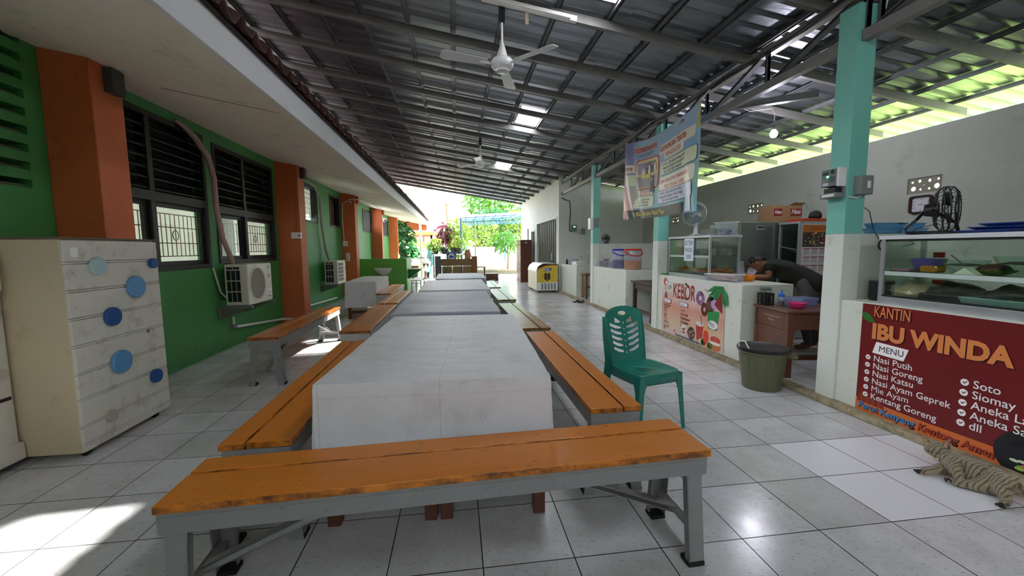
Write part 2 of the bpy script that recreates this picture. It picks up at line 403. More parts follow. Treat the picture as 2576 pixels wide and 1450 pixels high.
M_BLACKF = mat('black painted window wood', '#161816', .5, c2='#232623', scale=9, bump=.1)
M_ALU = mat('aluminium frame', '#c9cbcf', .3, .7, c2='#b6b8bc', scale=9)
M_ALUW = mat('white enamelled aluminium', '#d5d7da', .35, .1)
M_GLASS = glassy('clear glass')
M_GLASSG = glassy('green tinted glass', '#d8ecdf')
M_PLAST = glassy('clear plastic', '#f2f4fa', .12, .2, .22, '#e8ecf6')
M_INOX = mat('stainless steel', '#8f9590', .3, .8, c2='#7c827d', scale=3, stretch=(1, 1, 12))
M_WOODD = mat('dark brown wood', '#4a2f24', .45, c2='#38231a', scale=6, stretch=(8, 8, 1), bump=.1)
M_WHITEP = mat('white plastic', '#e6e5e0', .35)
M_GREYP = mat('grey plastic', '#7d8081', .45)
M_CABLE = mat('black cable', '#151515', .5)
M_CABLEW = mat('pale cable', '#c9c7bd', .5)
M_CONC = mat('concrete ground', '#b9b3a5', .85, c2='#a49d8d', scale=2, dirt='#7d7767', damt=.3, bump=.3, bscale=40)
M_LEAF = leaf_mat('bright leaves', '#578a2c', '#3a7028')
M_LEAFY = leaf_mat('yellow green leaves', '#86a036', '#66882c')
M_LEAFD = leaf_mat('deep green leaves', '#2f6c38', '#22562c')
M_LEAFR = leaf_mat('red cordyline leaves', '#8f5560', '#6a4048')
# ================================================================== STRUCTURE
struct('floor', MB().quad((-3.3, -5, 0), (6, -5, 0), (6, 19.4, 0), (-3.3, 19.4, 0)), M_FLOOR, 'white square tiled canteen floor with dark joints', 'floor')
struct('ground', MB().quad((-30, 19.4, -.012), (30, 19.4, -.012), (30, 70, -.012), (-30, 70, -.012)), M_CONC, 'sunlit pale ground beyond the canteen', 'ground')
struct('ground', MB().quad((6, -5, -.012), (40, -5, -.012), (40, 19.4, -.012), (6, 19.4, -.012)), mat('outer grass', '#6f8a3c', .9, c2='#7d9648', scale=2), 'sunlit grass behind the back wall', 'ground')

# ---- left building
WX = -3.15
slots = [(3.585 - .02 * i - .5 * 0 - .75, 3.595 - .003 * i, 2.925 - .131 * i - .03, 2.925 - .131 * i + .035) for i in range(9)]
slots = [(2.55, 3.59 - .003 * i, 2.905 - .131 * i - .03, 2.905 - .131 * i + .03) for i in range(9)]
W1 = (4.12, 5.74, 1.13, 2.80); W2 = (5.92, 7.66, 1.17, 2.76)
W3 = (9.12, 9.94, 1.95, 2.74); W4 = (10.88, 11.72, 1.94, 2.75); W5 = (14.5, 15.9, 1.97, 2.76); W6 = (18.3, 19.7, 1.95, 2.70)
mb = MB()
for a0, a1, z0, z1 in rect_holes(-4.6, 20.45, 0, 3.0, slots + [W1, W2, W3, W4, W5, W6]): mb.box(WX - .16, WX, a0, a1, z0, z1)
struct('wall_left', mb, M_GREEN, 'green painted wall of the left building', 'wall')
struct('wall_back', MB().box(-5.6, WX - .16, -4.6, -4.5, 0, 3.0).box(-5.5, WX - .16, 20.3, 20.45, 0, 3).box(-5.5, WX - .16, -4.6, 20.4, -.02, 0).box(-5.5, WX - .16, -4.6, 20.4, 3.0, 3.05),
       mat('dim room walls', '#8d9088', .9), 'inside walls of the left building seen through its windows', 'wall')
mb = MB()
for i, s in enumerate(slots): mb.box(WX - .13, WX - .05, s[0], s[1], s[2] + .004, s[2] + .028)
mb.box(WX - .2, WX - .161, 2.3, 3.75, 1.7, 3.0)  # added backing sheet that keeps the slots dark
struct('trim_1', mb, mat('weathered vent concrete', '#6b6a58', .9, c2='#4a4b3c', scale=8, bump=.3), 'weathered concrete ledges in the slots of the green wall and added light stop behind', 'vent')
for k in range(5):
    y0 = 3.71 + 4.07 * k; fx = -2.80 if k == 0 else -2.77
    p = struct('pillar', MB().box(WX, fx, y0, y0 + .31, 0, 2.96), M_ORANGE, ['orange square pillar beside the white boxes', 'orange pillar to the right of the nearest air conditioner', 'orange pillar behind the draped side table',
        'orange pillar just beyond the washbasin wall', 'farthest orange pillar at the end of the left building'][k], 'pillar', bev=.006)
    if k < 4:
        g = MB().box(fx - .02, fx + .07, y0 + .12, y0 + .25, 2.64, 2.83)
        solo('downpipe_box', g, mat('grey zinc', '#4b4d48', .6, .3, c2='#35372f', scale=8) if k < 2 else M_ORANGE, ['dark zinc rainwater outlet on the orange pillar by the white boxes', 'small zinc outlet on the pillar right of the nearest air conditioner',
             'orange outlet box on the pillar behind the draped side table', 'orange outlet box on the pillar beyond the washbasin'][k], 'gutter outlet', bev=.004)
SLO = lambda x: 2.91 - .178 * (x - WX)
mb = MB(); mb.hexa([(WX - .05, -4.6, 2.92), (-1.5, -4.6, SLO(-1.5)), (-1.5, 22.4, SLO(-1.5)), (WX - .05, 22.4, 2.92), (WX - .05, -4.6, 2.94), (-1.5, -4.6, SLO(-1.5) + .02), (-1.5, 22.4, SLO(-1.5) + .02), (WX - .05, 22.4, 2.94)])
struct('ceiling', mb, M_SOFFIT, 'pale sloping soffit under the left eaves', 'soffit')
crk = mat('dark crack', '#4a4036', .9)
for i, (yc, xa, xb) in enumerate([(4.2, -2.62, -1.62), (8.3, -2.6, -1.8), (10.4, -2.7, -1.6)]):
    pts = [(x, yc + .015 * noise.noise(V((x * 4, yc, 0))) + .03 * (x - xa), SLO(x) - .0015) for x in [xa + (xb - xa) * q / 14 for q in range(15)]]
    mb = MB()
    for a, b in zip(pts, pts[1:]): mb.bar(a, b, .006, .002)
    struct('trim_%d' % (i + 2), mb, crk, ['long dark joint crossing the soffit near the first window', 'thin joint in the soffit over the second pillar', 'thin joint in the soffit over the red curtained window'][i], 'joint')
struct('fascia', MB().box(-1.52, -1.495, -4.6, 14.2, SLO(-1.5) - .004, 2.845).box(-1.52, -1.495, 14.24, 19.6, SLO(-1.5) - .004, 2.845).box(-1.52, -1.495, 19.64, 22.4, SLO(-1.5) - .004, 2.845), M_FASCIA, 'white fascia board along the left eaves', 'fascia')
struct('gable', MB().box(WX, -1.55, 22.2, 22.3, 2.35, 2.93), M_ORANGE, 'orange beam closing the far end of the left eaves', 'beam')
# tiled roof: wavy courses stepping up to the left
def tile_pt(i, j, lift=0):
    c, f = divmod(j, 1.0)
    return None
mb = MB(); NY = 27 * 5 * 8; rows = [(-1.41 - .30 * c, 2.848 + .185 * c) for c in range(5)]
for c, (x0, z0) in enumerate(rows):
    def fn(u, v, x0=x0, z0=z0):
        y = -4.6 + 27.2 * u; ph = (y / .205) % 1.0
        wz = .060 * (max(0, math.sin(2 * PI * ph)) ** .7) - .018 * max(0, -math.sin(2 * PI * ph))
        jit = .012 * noise.noise(V((math.floor(y / .205) * 3.1, x0, 0)))
        return (x0 - .34 * v + jit, y, z0 + .215 * v + wz + (.018 if v < .5 else 0) + jit)
    mb.grid(fn, NY if c == 0 else NY // 2, 1)
o = struct('tiled_roof', mb, M_TILE, 'weathered terracotta tile edge above the white fascia', 'roof', solid=.018)
struct('roof_backing', MB().hexa([(-1.47, -4.6, 2.83), (-1.46, -4.6, 2.85), (-1.46, 22.4, 2.85), (-1.47, 22.4, 2.83), (-5.6, -4.6, 5.2), (-5.6, -4.6, 5.25), (-5.6, 22.4, 5.25), (-5.6, 22.4, 5.2)]), mat('dark roof underlay', '#2a211c', .9), 'dark boarding under the roof tiles', 'roof')

# ---- windows of the left building
M_CURT = leaf_mat('pale window sheet', '#8d897c', '#7a766a')
M_CURTR = mat('red curtain', '#8a2f45', .85)
M_GRILL = mat('reddish window grille', '#8f5747', .5)
def frame_ring(mb, y0, y1, z0, z1, t, x0, x1):
    mb.box(x0, x1, y0, y1, z0, z0 + t); mb.box(x0, x1, y0, y1, z1 - t, z1); mb.box(x0, x1, y0, y0 + t, z0 + t, z1 - t); mb.box(x0, x1, y1 - t, y1, z0 + t, z1 - t)
def big_window(n, W, mull, label):
    y0, y1, z0, z1 = W; r = thing('window_%d' % n, label, 'window', (WX, 0, 0), kind='structure'); rail = 1.93 if n == 1 else 1.90
    mb = MB(); frame_ring(mb, y0, y1, z0, z1, .055, -.1, .012)
    mb.box(-.1, .014, y0 + .055, y1 - .055, rail - .05, rail + .05); mb.box(-.1, .01, mull - .035, mull + .035, z0 + .055, z1 - .055)
    part('window_frame', mb, M_BLACKF, r, bev=.003)
    for a, b in ((y0 + .055, mull - .035), (mull + .035, y1 - .055)):
        mb = MB(); k = rail + .09
        while k < z1 - .07:
            mb.hexa([(-.1, a, k + .045), (-.005, a, k - .02), (-.005, b, k - .02), (-.1, b, k + .045), (-.1, a, k + .057), (-.005, a, k - .006), (-.005, b, k - .006), (-.1, b, k + .057)]); k += .105
        part('louvre', mb, M_BLACKF, r)
        part('pane', MB().box(-.06, -.056, a + .05, b - .05, z0 + .1, rail - .09), M_GLASS, r)
        s = MB(); frame_ring(s, a, b, z0 + .055, rail - .05, .05, -.075, -.035); part('sash', s, M_BLACKF, r, bev=.002)
        g = MB(); zz0, zz1 = z0 + .1, rail - .1; n_ = max(4, int((b - a) / .085))
        for k in range(n_ + 1):
            y = a + .05 + (b - a - .1) * k / n_; g.box(-.098, -.092, y - .004, y + .004, zz0 + .06, zz1 - .06)
        zm = (zz0 + zz1) / 2
        for zz in (zz0 + .06, zm - .09, zm + .09, zz1 - .06): g.box(-.1, -.09, a + .03, b - .03, zz - .005, zz + .005)
        g.tube([(-.095, (a + b) / 2 + .05 * math.cos(t * PI / 6), zm + .06 * math.sin(t * PI / 6)) for t in range(12)], .005, 6, True)
        part('grille', g, M_GRILL, r)
    c = MB(); c.grid(lambda u, v: (-.2 + .014 * math.sin(u * 60), y0 - .1 + (y1 - y0 + 1.1) * u, z0 - .02 + (rail - z0 + .1) * v), 90, 2); part('curtain', c, M_CURT, r)  # pale sheet added to stand in for the whitish look of the glass
    part('light_stop_board', MB().box(-.18, -.161, y0 - .2, y1 + .2, rail + .02, z1 + .15), M_BLACKF, r)  # added board, stops the sky showing through the louvres
big_window(1, W1, 4.79, 'black louvred window nearest the white boxes, grille over glass'); big_window(2, W2, 6.68, 'black louvred window above the nearest air conditioner')
for n, W, kind, lab in ((3, W3, 'open', 'small window with pale blind above the hose of the far air conditioner'), (4, W4, 'red', 'small window with a dark red curtain'), (5, W5, 'bars', 'dark barred window between the third and fourth pillars'), (6, W6, 'bars', 'farthest dark barred window behind the security camera')):
    y0, y1, z0, z1 = W; r = thing('window_%d' % n, lab, 'window', (WX, 0, 0), kind='structure')
    mb = MB(); frame_ring(mb, y0, y1, z0, z1, .05, -.12, .012); part('window_frame', mb, M_BLACKF, r, bev=.003)
    if kind == 'bars':
        mb = MB(); k = y0 + .2
        while k < y1 - .1: mb.box(-.07, -.01, k - .035, k + .035, z0 + .05, z1 - .05); k += .27
        part('bar_set', mb, M_BLACKF, r)
    else:
        part('pane', MB().box(-.06, -.056, y0 + .05, y1 - .05, z0 + .05, z1 - .05), M_GLASS, r)
        c = MB(); c.grid(lambda u, v: (-.13 + .01 * math.sin(u * 40), y0 + (y1 - y0) * u, z0 + (.12 if kind == 'open' else 0) + (z1 - z0) * v), 50, 1); part('curtain', c, M_CURTR if kind == 'red' else M_CURT, r)
        if kind == 'open':
            g = MB()
            for k in range(6): g.box(-.1, -.094, y0 + .05, y1 - .05, z0 + .1 + .11 * k, z0 + .107 + .11 * k)
            part('grille', g, M_GRILL, r)

# ---- metal roof
ZR = lambda x: 3.387 - .156 * (x - 3.22)      # underside of the rafters
RY = [4.325 + .985 * k for k in range(-9, 16)]
Y_END = 19.45; Y_BEG = -4.6
SKY = [(-1.0, -.05), (3.16, 4.10), (7.28, 8.22), (11.6, 12.55)]
def sheet(mb, x0, x1, y0, y1, dz=0):
    ys = []; y = math.floor(y0 / .21) * .21
    while y < y1 + .3:
        for q, h in ((0, 0), (.125, 0), (.145, .032), (.19, .032)):
            if y0 <= y + q <= y1: ys.append((y + q, h))
        y += .21
    if not ys: return
    ys = [(y0, ys[0][1])] + ys + [(y1, ys[-1][1])]; nx = max(1, int((x1 - x0) / .7))
    xs = [x0 + (x1 - x0) * k / nx for k in range(nx + 1)]; vs = []
    for x in xs:
        for yy, h in ys: vs.append((x, yy, ZR(x) + .132 + h + dz + .006 * noise.noise(V((x * 1.3, yy * 1.7, 0)))))
    N = len(ys)
    mb.add(vs, [(i * N + k, (i + 1) * N + k, (i + 1) * N + k + 1, i * N + k + 1) for i in range(nx) for k in range(N - 1)])
mb = MB(); sheet(mb, -3.0, 1.2, Y_BEG, Y_END); sheet(mb, 1.62, 1.84, Y_BEG, Y_END); sheet(mb, 1.80, 6.85, Y_BEG, 12.3, .012); sheet(mb, 1.80, 5.15, 12.3, Y_END, .012)
edges = [Y_BEG] + [e for s in SKY for e in s] + [Y_END]
for a, b in zip(edges[0::2], edges[1::2]): sheet(mb, 1.2, 1.62, a, b)
struct('ceiling', mb, M_SHEET, 'ribbed galvanised sheets of the canteen roof', 'roof')
M_SKYL = sheet_light('clear roof panel', '#fbfcff', .5)
for i, (a, b) in enumerate(SKY):
    mb = MB(); sheet(mb, 1.2, 1.62, a, b, .004)
    struct('skylight', mb, M_SKYL, ['clear roof panel behind the camera', 'clear roof panel at the top edge nearest the first ceiling fan', 'glowing clear roof panel between the two ceiling fans', 'glowing clear roof panel beside the far ceiling fan'][i], 'skylight')
struct('eave_gutter', MB().box(6.8, 6.92, Y_BEG, 12.3, ZR(6.8) + .02, ZR(6.8) + .06), M_STEEL, 'steel edge along the eaves behind the back wall', 'gutter')
struct('roof_extension', (lambda m: (sheet(m, 5.12, 6.5, 12.3, Y_END, .02), m)[1])(MB()), M_SHEET, 'ribbed roof sheets over the white building', 'roof')
for k, y in enumerate(RY):
    x1 = 6.2 if y < 12.3 else 3.25
    mb = MB(); t = .004
    for dx0, dx1, dz0, dz1, dy0, dy1 in ((0, 0, 0, .09, -.002, .002), (0, 0, 0, .004, 0, .045), (0, 0, .086, .09, 0, .045)):
        mb.hexa([(-2.9, y + dy0, ZR(-2.9) + dz0), (x1, y + dy0, ZR(x1) + dz0), (x1, y + dy1, ZR(x1) + dz0), (-2.9, y + dy1, ZR(-2.9) + dz0), (-2.9, y + dy0, ZR(-2.9) + dz1), (x1, y + dy0, ZR(x1) + dz1), (x1, y + dy1, ZR(x1) + dz1), (-2.9, y + dy1, ZR(-2.9) + dz1)])
    struct('rafter', mb, M_STEELW, 'pale steel rafter running down the roof slope', 'rafter', 'roof rafters')
for k in range(-5, 12):
    x = .013 + .543 * k; y1 = Y_END if x < 3.2 else 12.2
    mb = MB(); z = ZR(x) + .092
    mb.box(x - .022, x - .018, Y_BEG, y1, z, z + .036).box(x + .018, x + .022, Y_BEG, y1, z, z + .036).box(x - .018, x + .018, Y_BEG, y1, z + .026, z + .03).box(x - .034, x - .022, Y_BEG, y1, z + .033, z + .036).box(x + .022, x + .034, Y_BEG, y1, z + .033, z + .036)
    struct('roof_batten', mb, M_STEEL, 'thin double edged steel batten running along the roof', 'batten', 'roof battens')
# truss over the pillar line
PY = [2.95, 6.05, 9.15]
t = thing('roof_truss', 'long light steel truss running over the turquoise pillars', 'truss', kind='structure')
TX = 3.22; zt, zb = 3.335, 2.99
part('top_chord', MB().box(TX - .04, TX - .035, -4.6, 12.15, zt - .04, zt + .04).box(TX - .035, TX + .03, -4.6, 12.15, zt + .036, zt + .04).box(TX - .035, TX + .03, -4.6, 12.15, zt - .04, zt - .036), M_STEELW, t)
part('bottom_chord', MB().box(TX - .04, TX - .035, -4.6, 12.15, zb - .04, zb + .04).box(TX - .035, TX + .03, -4.6, 12.15, zb + .036, zb + .04).box(TX - .035, TX + .03, -4.6, 12.15, zb - .04, zb - .036), M_STEELW, t)
y = -.14
while y < 12.1:
    part('web_post', MB().chan((TX, y, zb), (TX, y, zt), .07, .035), M_STEEL, t)
    if y + 1.03 < 12.1: part('web_brace', MB().chan((TX, y, zt), (TX, y + 1.03, zb), .06, .035), M_STEEL, t)
    y += 1.03
struct('beam', MB().bar((3.2, 4.72, 3.02), (3.9, 4.05, 2.98), .07, .07), M_STEEL, 'short steel angle sticking out from the truss near the banner', 'beam')

struct('wall_added_behind', MB().box(-3.3, 5.9, -4.75, -4.6, 0, 3.25), M_GREYW, 'plain added wall behind the camera, holding back light', 'wall')  # unseen wall, added to cut the light coming from behind
# ---- right side: pillars, partitions, counters, back wall
FX = 3.17
for k, y in enumerate(PY):
    mb = MB(); mb.box(FX - .02, FX + .15, y, y + .17, 0.0, 1.45); mb.mi = 1; mb.box(FX - .02, FX + .15, y, y + .17, 1.45, 3.24)
    struct('pillar', mb, [M_WHITE, M_TURQ], ['nearest turquoise pillar with white foot, carrying the electricity meter', 'turquoise pillar behind the hanging banner', 'farthest turquoise pillar with a small meter'][k], 'pillar', bev=.004)
    struct('wall_partition', MB().box(FX + .15, 5.8, y + .03, y + .14, 0.05, 1.45), M_WHITE, ['low white partition behind the nearest food case', 'low white partition behind the iced tea case', 'low white partition behind the clear buckets'][k], 'partition', bev=.004)
for nm, y0, y1, z, lab in (('A', 10.5, 12.15, .87, 'white tiled counter farthest away beside the meter wall'), ('B', 7.3, 9.15, .925, 'white counter carrying the purple and orange buckets'),
                           ('C', 4.14, 6.05, .92, 'white counter under the iced tea glass case'), ('D', -3.0, 2.95, .905, 'white counter behind the dark red menu banner')):
    struct('counter', MB().box(FX, FX + .65, y0, y1, .0, z), mat('painted counter', '#d9dccf', .5, c2='#cfd1c2', scale=2, dirt='#a89f82', damt=.15, dscale=5), lab, 'counter', bev=.008)
struct('trim_5', MB().box(3.085, 3.2, -4.6, 12.15, 0, .05), M_PLINTH, 'dirty worn plinth edge along the counters', 'plinth', bev=.01)
struct('floor', MB().box(3.2, 5.8, -4.6, 12.15, .0, .05), M_FLOOR, 'raised tiled floor inside the food stalls', 'floor')
BW = 5.8
VENT = [(4.225, 4.605, 2.005, 2.2), (7.11, 7.53, 1.995, 2.185), (10.08, 10.43, 1.985, 2.165)]
mb = MB()
for a0, a1, z0, z1 in rect_holes(-4.6, 12.15, 0, 2.80, VENT): mb.box(BW, BW + .13, a0, a1, z0, z1)
struct('wall_right', mb, M_GREYW, 'tall greyish back wall behind the food stalls', 'wall')
for i, (a0, a1, z0, z1) in enumerate(VENT):
    W_, H_ = a1 - a0, z1 - z0
    hs = [(.12, .75, .085), (.33, .78, .1), (.16, .33, .17), (.37, .25, .075), (.62, .75, .1), (.86, .78, .08), (.62, .25, .08), (.83, .36, .17), (.46, .5, .035), (.75, .78, .03)]
    me = curve_mesh([[(0, 0), (W_, 0), (W_, H_), (0, H_)]] + [circ(x * W_, z * H_, r * W_ * .5 * .9, r * W_ * .5 * .9, 18) for x, z, r in hs], .006)
    xform(me, mapped((BW + .02, a1, z0), (0, -1, 0), (0, 0, 1)))
    struct('vent_block', me, mat('pierced vent block', '#8f8a78', .8), ['pierced vent block with round holes above the wall clock', 'pierced vent block with round holes left of the cardboard box', 'pierced vent block half hidden behind the desk fan'][i], 'vent')
# white building with the rolling shutter
HZ = [(12.42, 15.5, 0, 2.27), (15.9, 16.75, 0, 2.06), (17.35, 17.7, 1.1, 2.2)]
mb = MB()
for a0, a1, z0, z1 in rect_holes(12.15, 19.3, 0, 3.2, HZ): mb.box(3.1, 3.24, a0, a1, z0, z1)
mb.hexa([(3.1, 12.15, 3.2), (3.24, 12.15, 3.2), (3.24, 19.3, 3.2), (3.1, 19.3, 3.2), (3.1, 12.15, ZR(3.1) + .12), (3.24, 12.15, ZR(3.24) + .12), (3.24, 19.3, ZR(3.24) + .12), (3.1, 19.3, ZR(3.1) + .12)])
mb.hexa([(3.24, 12.15, 0), (5.93, 12.15, 0), (5.93, 12.3, 0), (3.24, 12.3, 0), (3.24, 12.15, ZR(3.24) + .12), (5.93, 12.15, ZR(5.93) + .12), (5.93, 12.3, ZR(5.93) + .12), (3.24, 12.3, ZR(3.24) + .12)])
mb.box(3.24, 5.9, 19.15, 19.3, 0, 3.2)
struct('wall_end', mb, M_WHITE, 'white building with the shutter at the far right', 'wall')
r = thing('door_1', 'dark brown folding metal shutter door of the white building', 'door', kind='structure')
mb = MB(); n = 44
mb.add([(3.16 + (.02 if (k % 4) < 2 else -.015), 12.42 + 3.08 * k / n, z) for k in range(n + 1) for z in (0.01, 2.27)], [(2 * k, 2 * k + 2, 2 * k + 3, 2 * k + 1) for k in range(n)])
part('shutter_leaf', mb, mat('dark brown shutter steel', '#3b322c', .45, .3, c2='#2f2823', scale=5), r, solid=.004); part('handle', MB().box(3.125, 3.14, 13.15, 13.2, .95, 1.2), M_ALU, r)
part('door_frame', MB().box(3.085, 3.11, 12.36, 12.42, 0, 2.33).box(3.085, 3.11, 15.5, 15.56, 0, 2.33).box(3.085, 3.11, 12.42, 15.5, 2.27, 2.33), M_WHITE, r)
r = thing('door_2', 'dark doorway between the shutter and the brown locker', 'door', kind='structure')
part('door_leaf', MB().box(3.2, 3.23, 15.95, 16.7, .01, 2.03), mat('dark door', '#1d1c20', .4), r); part('door_frame', MB().box(3.085, 3.2, 15.84, 15.95, 0, 2.1).box(3.085, 3.2, 16.7, 16.78, 0, 2.1).box(3.085, 3.2, 15.95, 16.7, 2.03, 2.1), M_WHITE, r)
struct('window_7', MB().box(3.18, 3.2, 17.35, 17.7, 1.1, 2.2), mat('dark slot glass', '#3f4440', .2), 'narrow slot window above the brown locker', 'window')
# ================================================================== BENCHES
def make_bench(label, L, W, H, top, metal, flip=1, group='plank benches'):
    t = thing('bench', label, 'bench', group=group)
    hl, hw = L / 2, W / 2
    rng = random.Random(int(L * 1000 + H * 77))
    g0 = hw - W * .355
    for (a, b) in ((-hw, g0 - .006), (g0 + .006, hw)):
        if flip < 0: a, b = -b, -a
        m = MB(); dx = rng.uniform(-.006, .006)
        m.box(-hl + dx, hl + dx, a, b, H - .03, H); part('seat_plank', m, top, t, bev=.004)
    f = MB(); zr = H - .033
    for s in (1, -1):
        y = s * (hw - .012)
        f.box(-hl + .01, hl - .01, y - .003, y + .003, zr - .075, zr)
        f.box(-hl + .01, hl - .01, min(y, y - s * .03), max(y, y - s * .03), zr - .004, zr); f.box(-hl + .01, hl - .01, min(y, y - s * .03), max(y, y - s * .03), zr - .075, zr - .071)
        f.box(-hl + .012, hl - .012, min(y, y + s * .006), max(y, y + s * .006), zr - .018, zr - .013)
        x = s * (hl - .012); f.box(x - .003, x + .003, -hw + .015, hw - .015, zr - .075, zr); f.box(min(x, x + s * .005), max(x, x + s * .005), -hw + .02, hw - .02, zr - .055, zr - .05)
    part('seat_frame', f, metal, t)
    zt = zr - .07
    for sx in (1, -1):
        for s in (1, -1):
            m = MB(); xo = sx * (hl - .03); xi = sx * (hl - .095); yo, yb = s * (hw - .02), s * (hw + .022)
            # angle-steel leg: broad face on the long side, flange on the end
            m.hexa([(xi, yb, 0), (xo, yb, 0), (xo, yb - s * .005, 0), (xi, yb - s * .005, 0), (xi, yo, zt), (xo, yo, zt), (xo, yo - s * .005, zt), (xi, yo - s * .005, zt)])
            m.hexa([(xo, yb, 0), (xo + sx * .005, yb, 0), (xo + sx * .005, yb - s * .06, 0), (xo, yb - s * .06, 0), (xo, yo, zt), (xo + sx * .005, yo, zt), (xo + sx * .005, yo - s * .06, zt), (xo, yo - s * .06, zt)])
            m.hexa([(xi, yb, 0), (xi + sx * .004, yb, 0), (xi + sx * .004, yb - s * .03, 0), (xi, yb - s * .03, 0), (xi, yo, zt), (xi + sx * .004, yo, zt), (xi + sx * .004, yo - s * .03, zt), (xi, yo - s * .03, zt)])
            leg = part('leg', m, metal, t)
            part('foot_cap', MB().box(min(xi, xo) - .004, max(xi, xo) + .007, min(yb, yb - s * .06) - .004, max(yb, yb - s * .06) + .004, 0, .022), M_RUB, leg, bev=.006)
        x = sx * (hl - .05)
        part('crossbar', MB().box(x - .022, x + .022, -hw + .015, hw - .015, .135, .14).box(x + sx * .018, x + sx * .022, -hw - .01, hw + .01, .1, .14), metal, t)
        part('end_plate', MB().box(sx * (hl - .03) - .002, sx * (hl - .03) + .002, -hw + .02, hw - .02, zt - .035, zt + .01), metal, t)
        part('diagonal_brace', MB().chan((sx * (hl - .06), 0, .145), (sx * (hl * .23), 0, zr - .02), .045, .028, .004), metal, t)
    return t
BG = 'orange plank benches'
b1 = make_bench('glossy orange bench nearest the camera, standing across the end of the first table', 2.07, .325, .50, M_ORB, M_LEGG)
b1.location = (0, 1.622, 0); b1.rotation_euler = (0, 0, math.radians(2.2)); b1['group'] = BG
def bench_like(x0, x1, y0, y1, label, top, metal, rz=0.0, flip=1):
    b = make_bench(label, y1 - y0, x1 - x0, .50, top, metal, flip); b['group'] = BG
    b.location = ((x0 + x1) / 2, (y0 + y1) / 2, 0); b.rotation_euler = (0, 0, PI / 2 + rz); return b
bench_like(-1.065, -.765, 1.86, 3.90, 'orange bench along the left side of the first table', M_ORB, M_LEGG, .01)
bench_like(-1.245, -.93, 4.37, 6.42, 'orange bench along the left side of the second table', M_ORB2, M_LEGW, .01)
bench_like(-1.26, -.95, 6.6, 8.6, 'bench along the left side of the third table, mostly hidden', M_ORB2, M_LEGW)
bench_like(-2.04, -1.75, 4.2, 6.3, 'orange bench standing alone beside the green wall', M_ORB2, M_LEGG, -.01)
bench_like(-1.57, -1.27, 8.07, 10.06, 'orange bench with pale legs beside the draped side table', M_ORB2, M_LEGW)
bench_like(.685, .975, 2.0, 4.02, 'orange bench on the right of the first table, next to the teal chair', M_ORB, M_LEGG, 0, -1)
bench_like(.655, .965, 4.2, 6.24, 'worn brown and yellow bench on the right of the second table', M_YEL, M_LEGG, .02, -1)
bench_like(.66, .97, 6.68, 8.58, 'faded yellow bench on the right of the third table', M_YEL2, M_LEGG, .01, -1)
bench_like(.69, .96, 8.9, 10.7, 'farthest yellow bench, on the right of the fourth table', M_YEL2, M_LEGG, 0, -1)

# ================================================================== TABLES UNDER CLOTHS
def make_desk(label, W, L, H, group='wooden tables under cloths'):
    t = thing('wooden_table', label, 'table', group=group)
    part('tabletop', MB().box(-W / 2, W / 2, -L / 2, L / 2, H - .03, H), M_DESKW, t, bev=.003)
    part('apron', MB().box(-W / 2 + .03, W / 2 - .03, -L / 2 + .03, L / 2 - .03, H - .13, H - .03), M_DESKW, t)
    for sx in (1, -1):
        for s in (1, -1):
            part('leg', MB().box(sx * (W / 2 - .035) - .03, sx * (W / 2 - .035) + .03, s * (L / 2 - .035) - .03, s * (L / 2 - .035) + .03, 0, H - .03), M_DESKW, t, bev=.003)
    for s in (1, -1): part('stretcher', MB().box(-W / 2 + .06, W / 2 - .06, s * (L / 2 - .035) - .012, s * (L / 2 - .035) + .012, .1, .155), M_DESKW, t)
    return t
def cloth(x0, x1, y0, y1, H, drop, rz, m, label, seed, wr=.006, bunch=0.0, group='table cloths'):
    W, L = x1 - x0, y1 - y0; cx, cy_ = (x0 + x1) / 2, (y0 + y1) / 2; hw, hl = W / 2, L / 2
    dd = H - drop
    def brk(h, n): return [-h - dd + dd * k / 14 for k in range(14)] + [-h, -h + .006, -h + .02] + [-h + .02 + (2 * h - .04) * k / n for k in range(1, n)] + [h - .02, h - .006, h] + [h + dd * k / 14 for k in range(1, 15)]
    S_, Q_ = brk(hw, 44), brk(hl, 64); nu, nv = len(S_) - 1, len(Q_) - 1
    def fn(u, v):
        # unfold: s across, q along, skirts beyond the edges
        s = S_[int(round(u * nu))]; q = Q_[int(round(v * nv))]
        ox = max(0, abs(s) - hw); oy = max(0, abs(q) - hl); sx = 1 if s > 0 else -1; s_y = 1 if q > 0 else -1
        x = max(-hw, min(hw, s)); y = max(-hl, min(hl, q)); z = H
        n = noise.noise(V((s * 2.1 + seed, q * 2.1, seed)))
        o = max(ox, oy)
        if o > 0:
            z = H - o
            fl = .012 + .02 * o
            w_ = .014 * o / dd * noise.noise(V((seed + (q if ox >= oy else s) * 5, o * 2, seed)))
            if ox >= oy: x += sx * (fl * .3 + w_); y += s_y * min(oy, ox) * .06
            else: y += s_y * (fl * .3 + w_); x += sx * min(oy, ox) * .06
            k = min(1, o / .02); x -= 0; z -= 0
        z += wr * n * (1 if o == 0 else .3)
        if o == 0:
            r_ = .004 * math.sin(q * 17 + 4 * n + s * 3) * max(0, noise.noise(V((s * 1.2, q * 1.2, seed + 9))))
            z += r_
            if bunch: z += bunch * math.exp(-((q + hl - .06) / .07) ** 2) * (.5 + .5 * noise.noise(V((s * 3, seed, 2)))) * math.exp(-((s - .05) / .3) ** 2)
        return (x, y, z + .004)
    mb = MB(); mb.grid(fn, nu, nv, True)
    o = solo('tablecloth', mb, m, label, 'tablecloth', group, loc=(cx, cy_, 0), rz=rz)
    return o
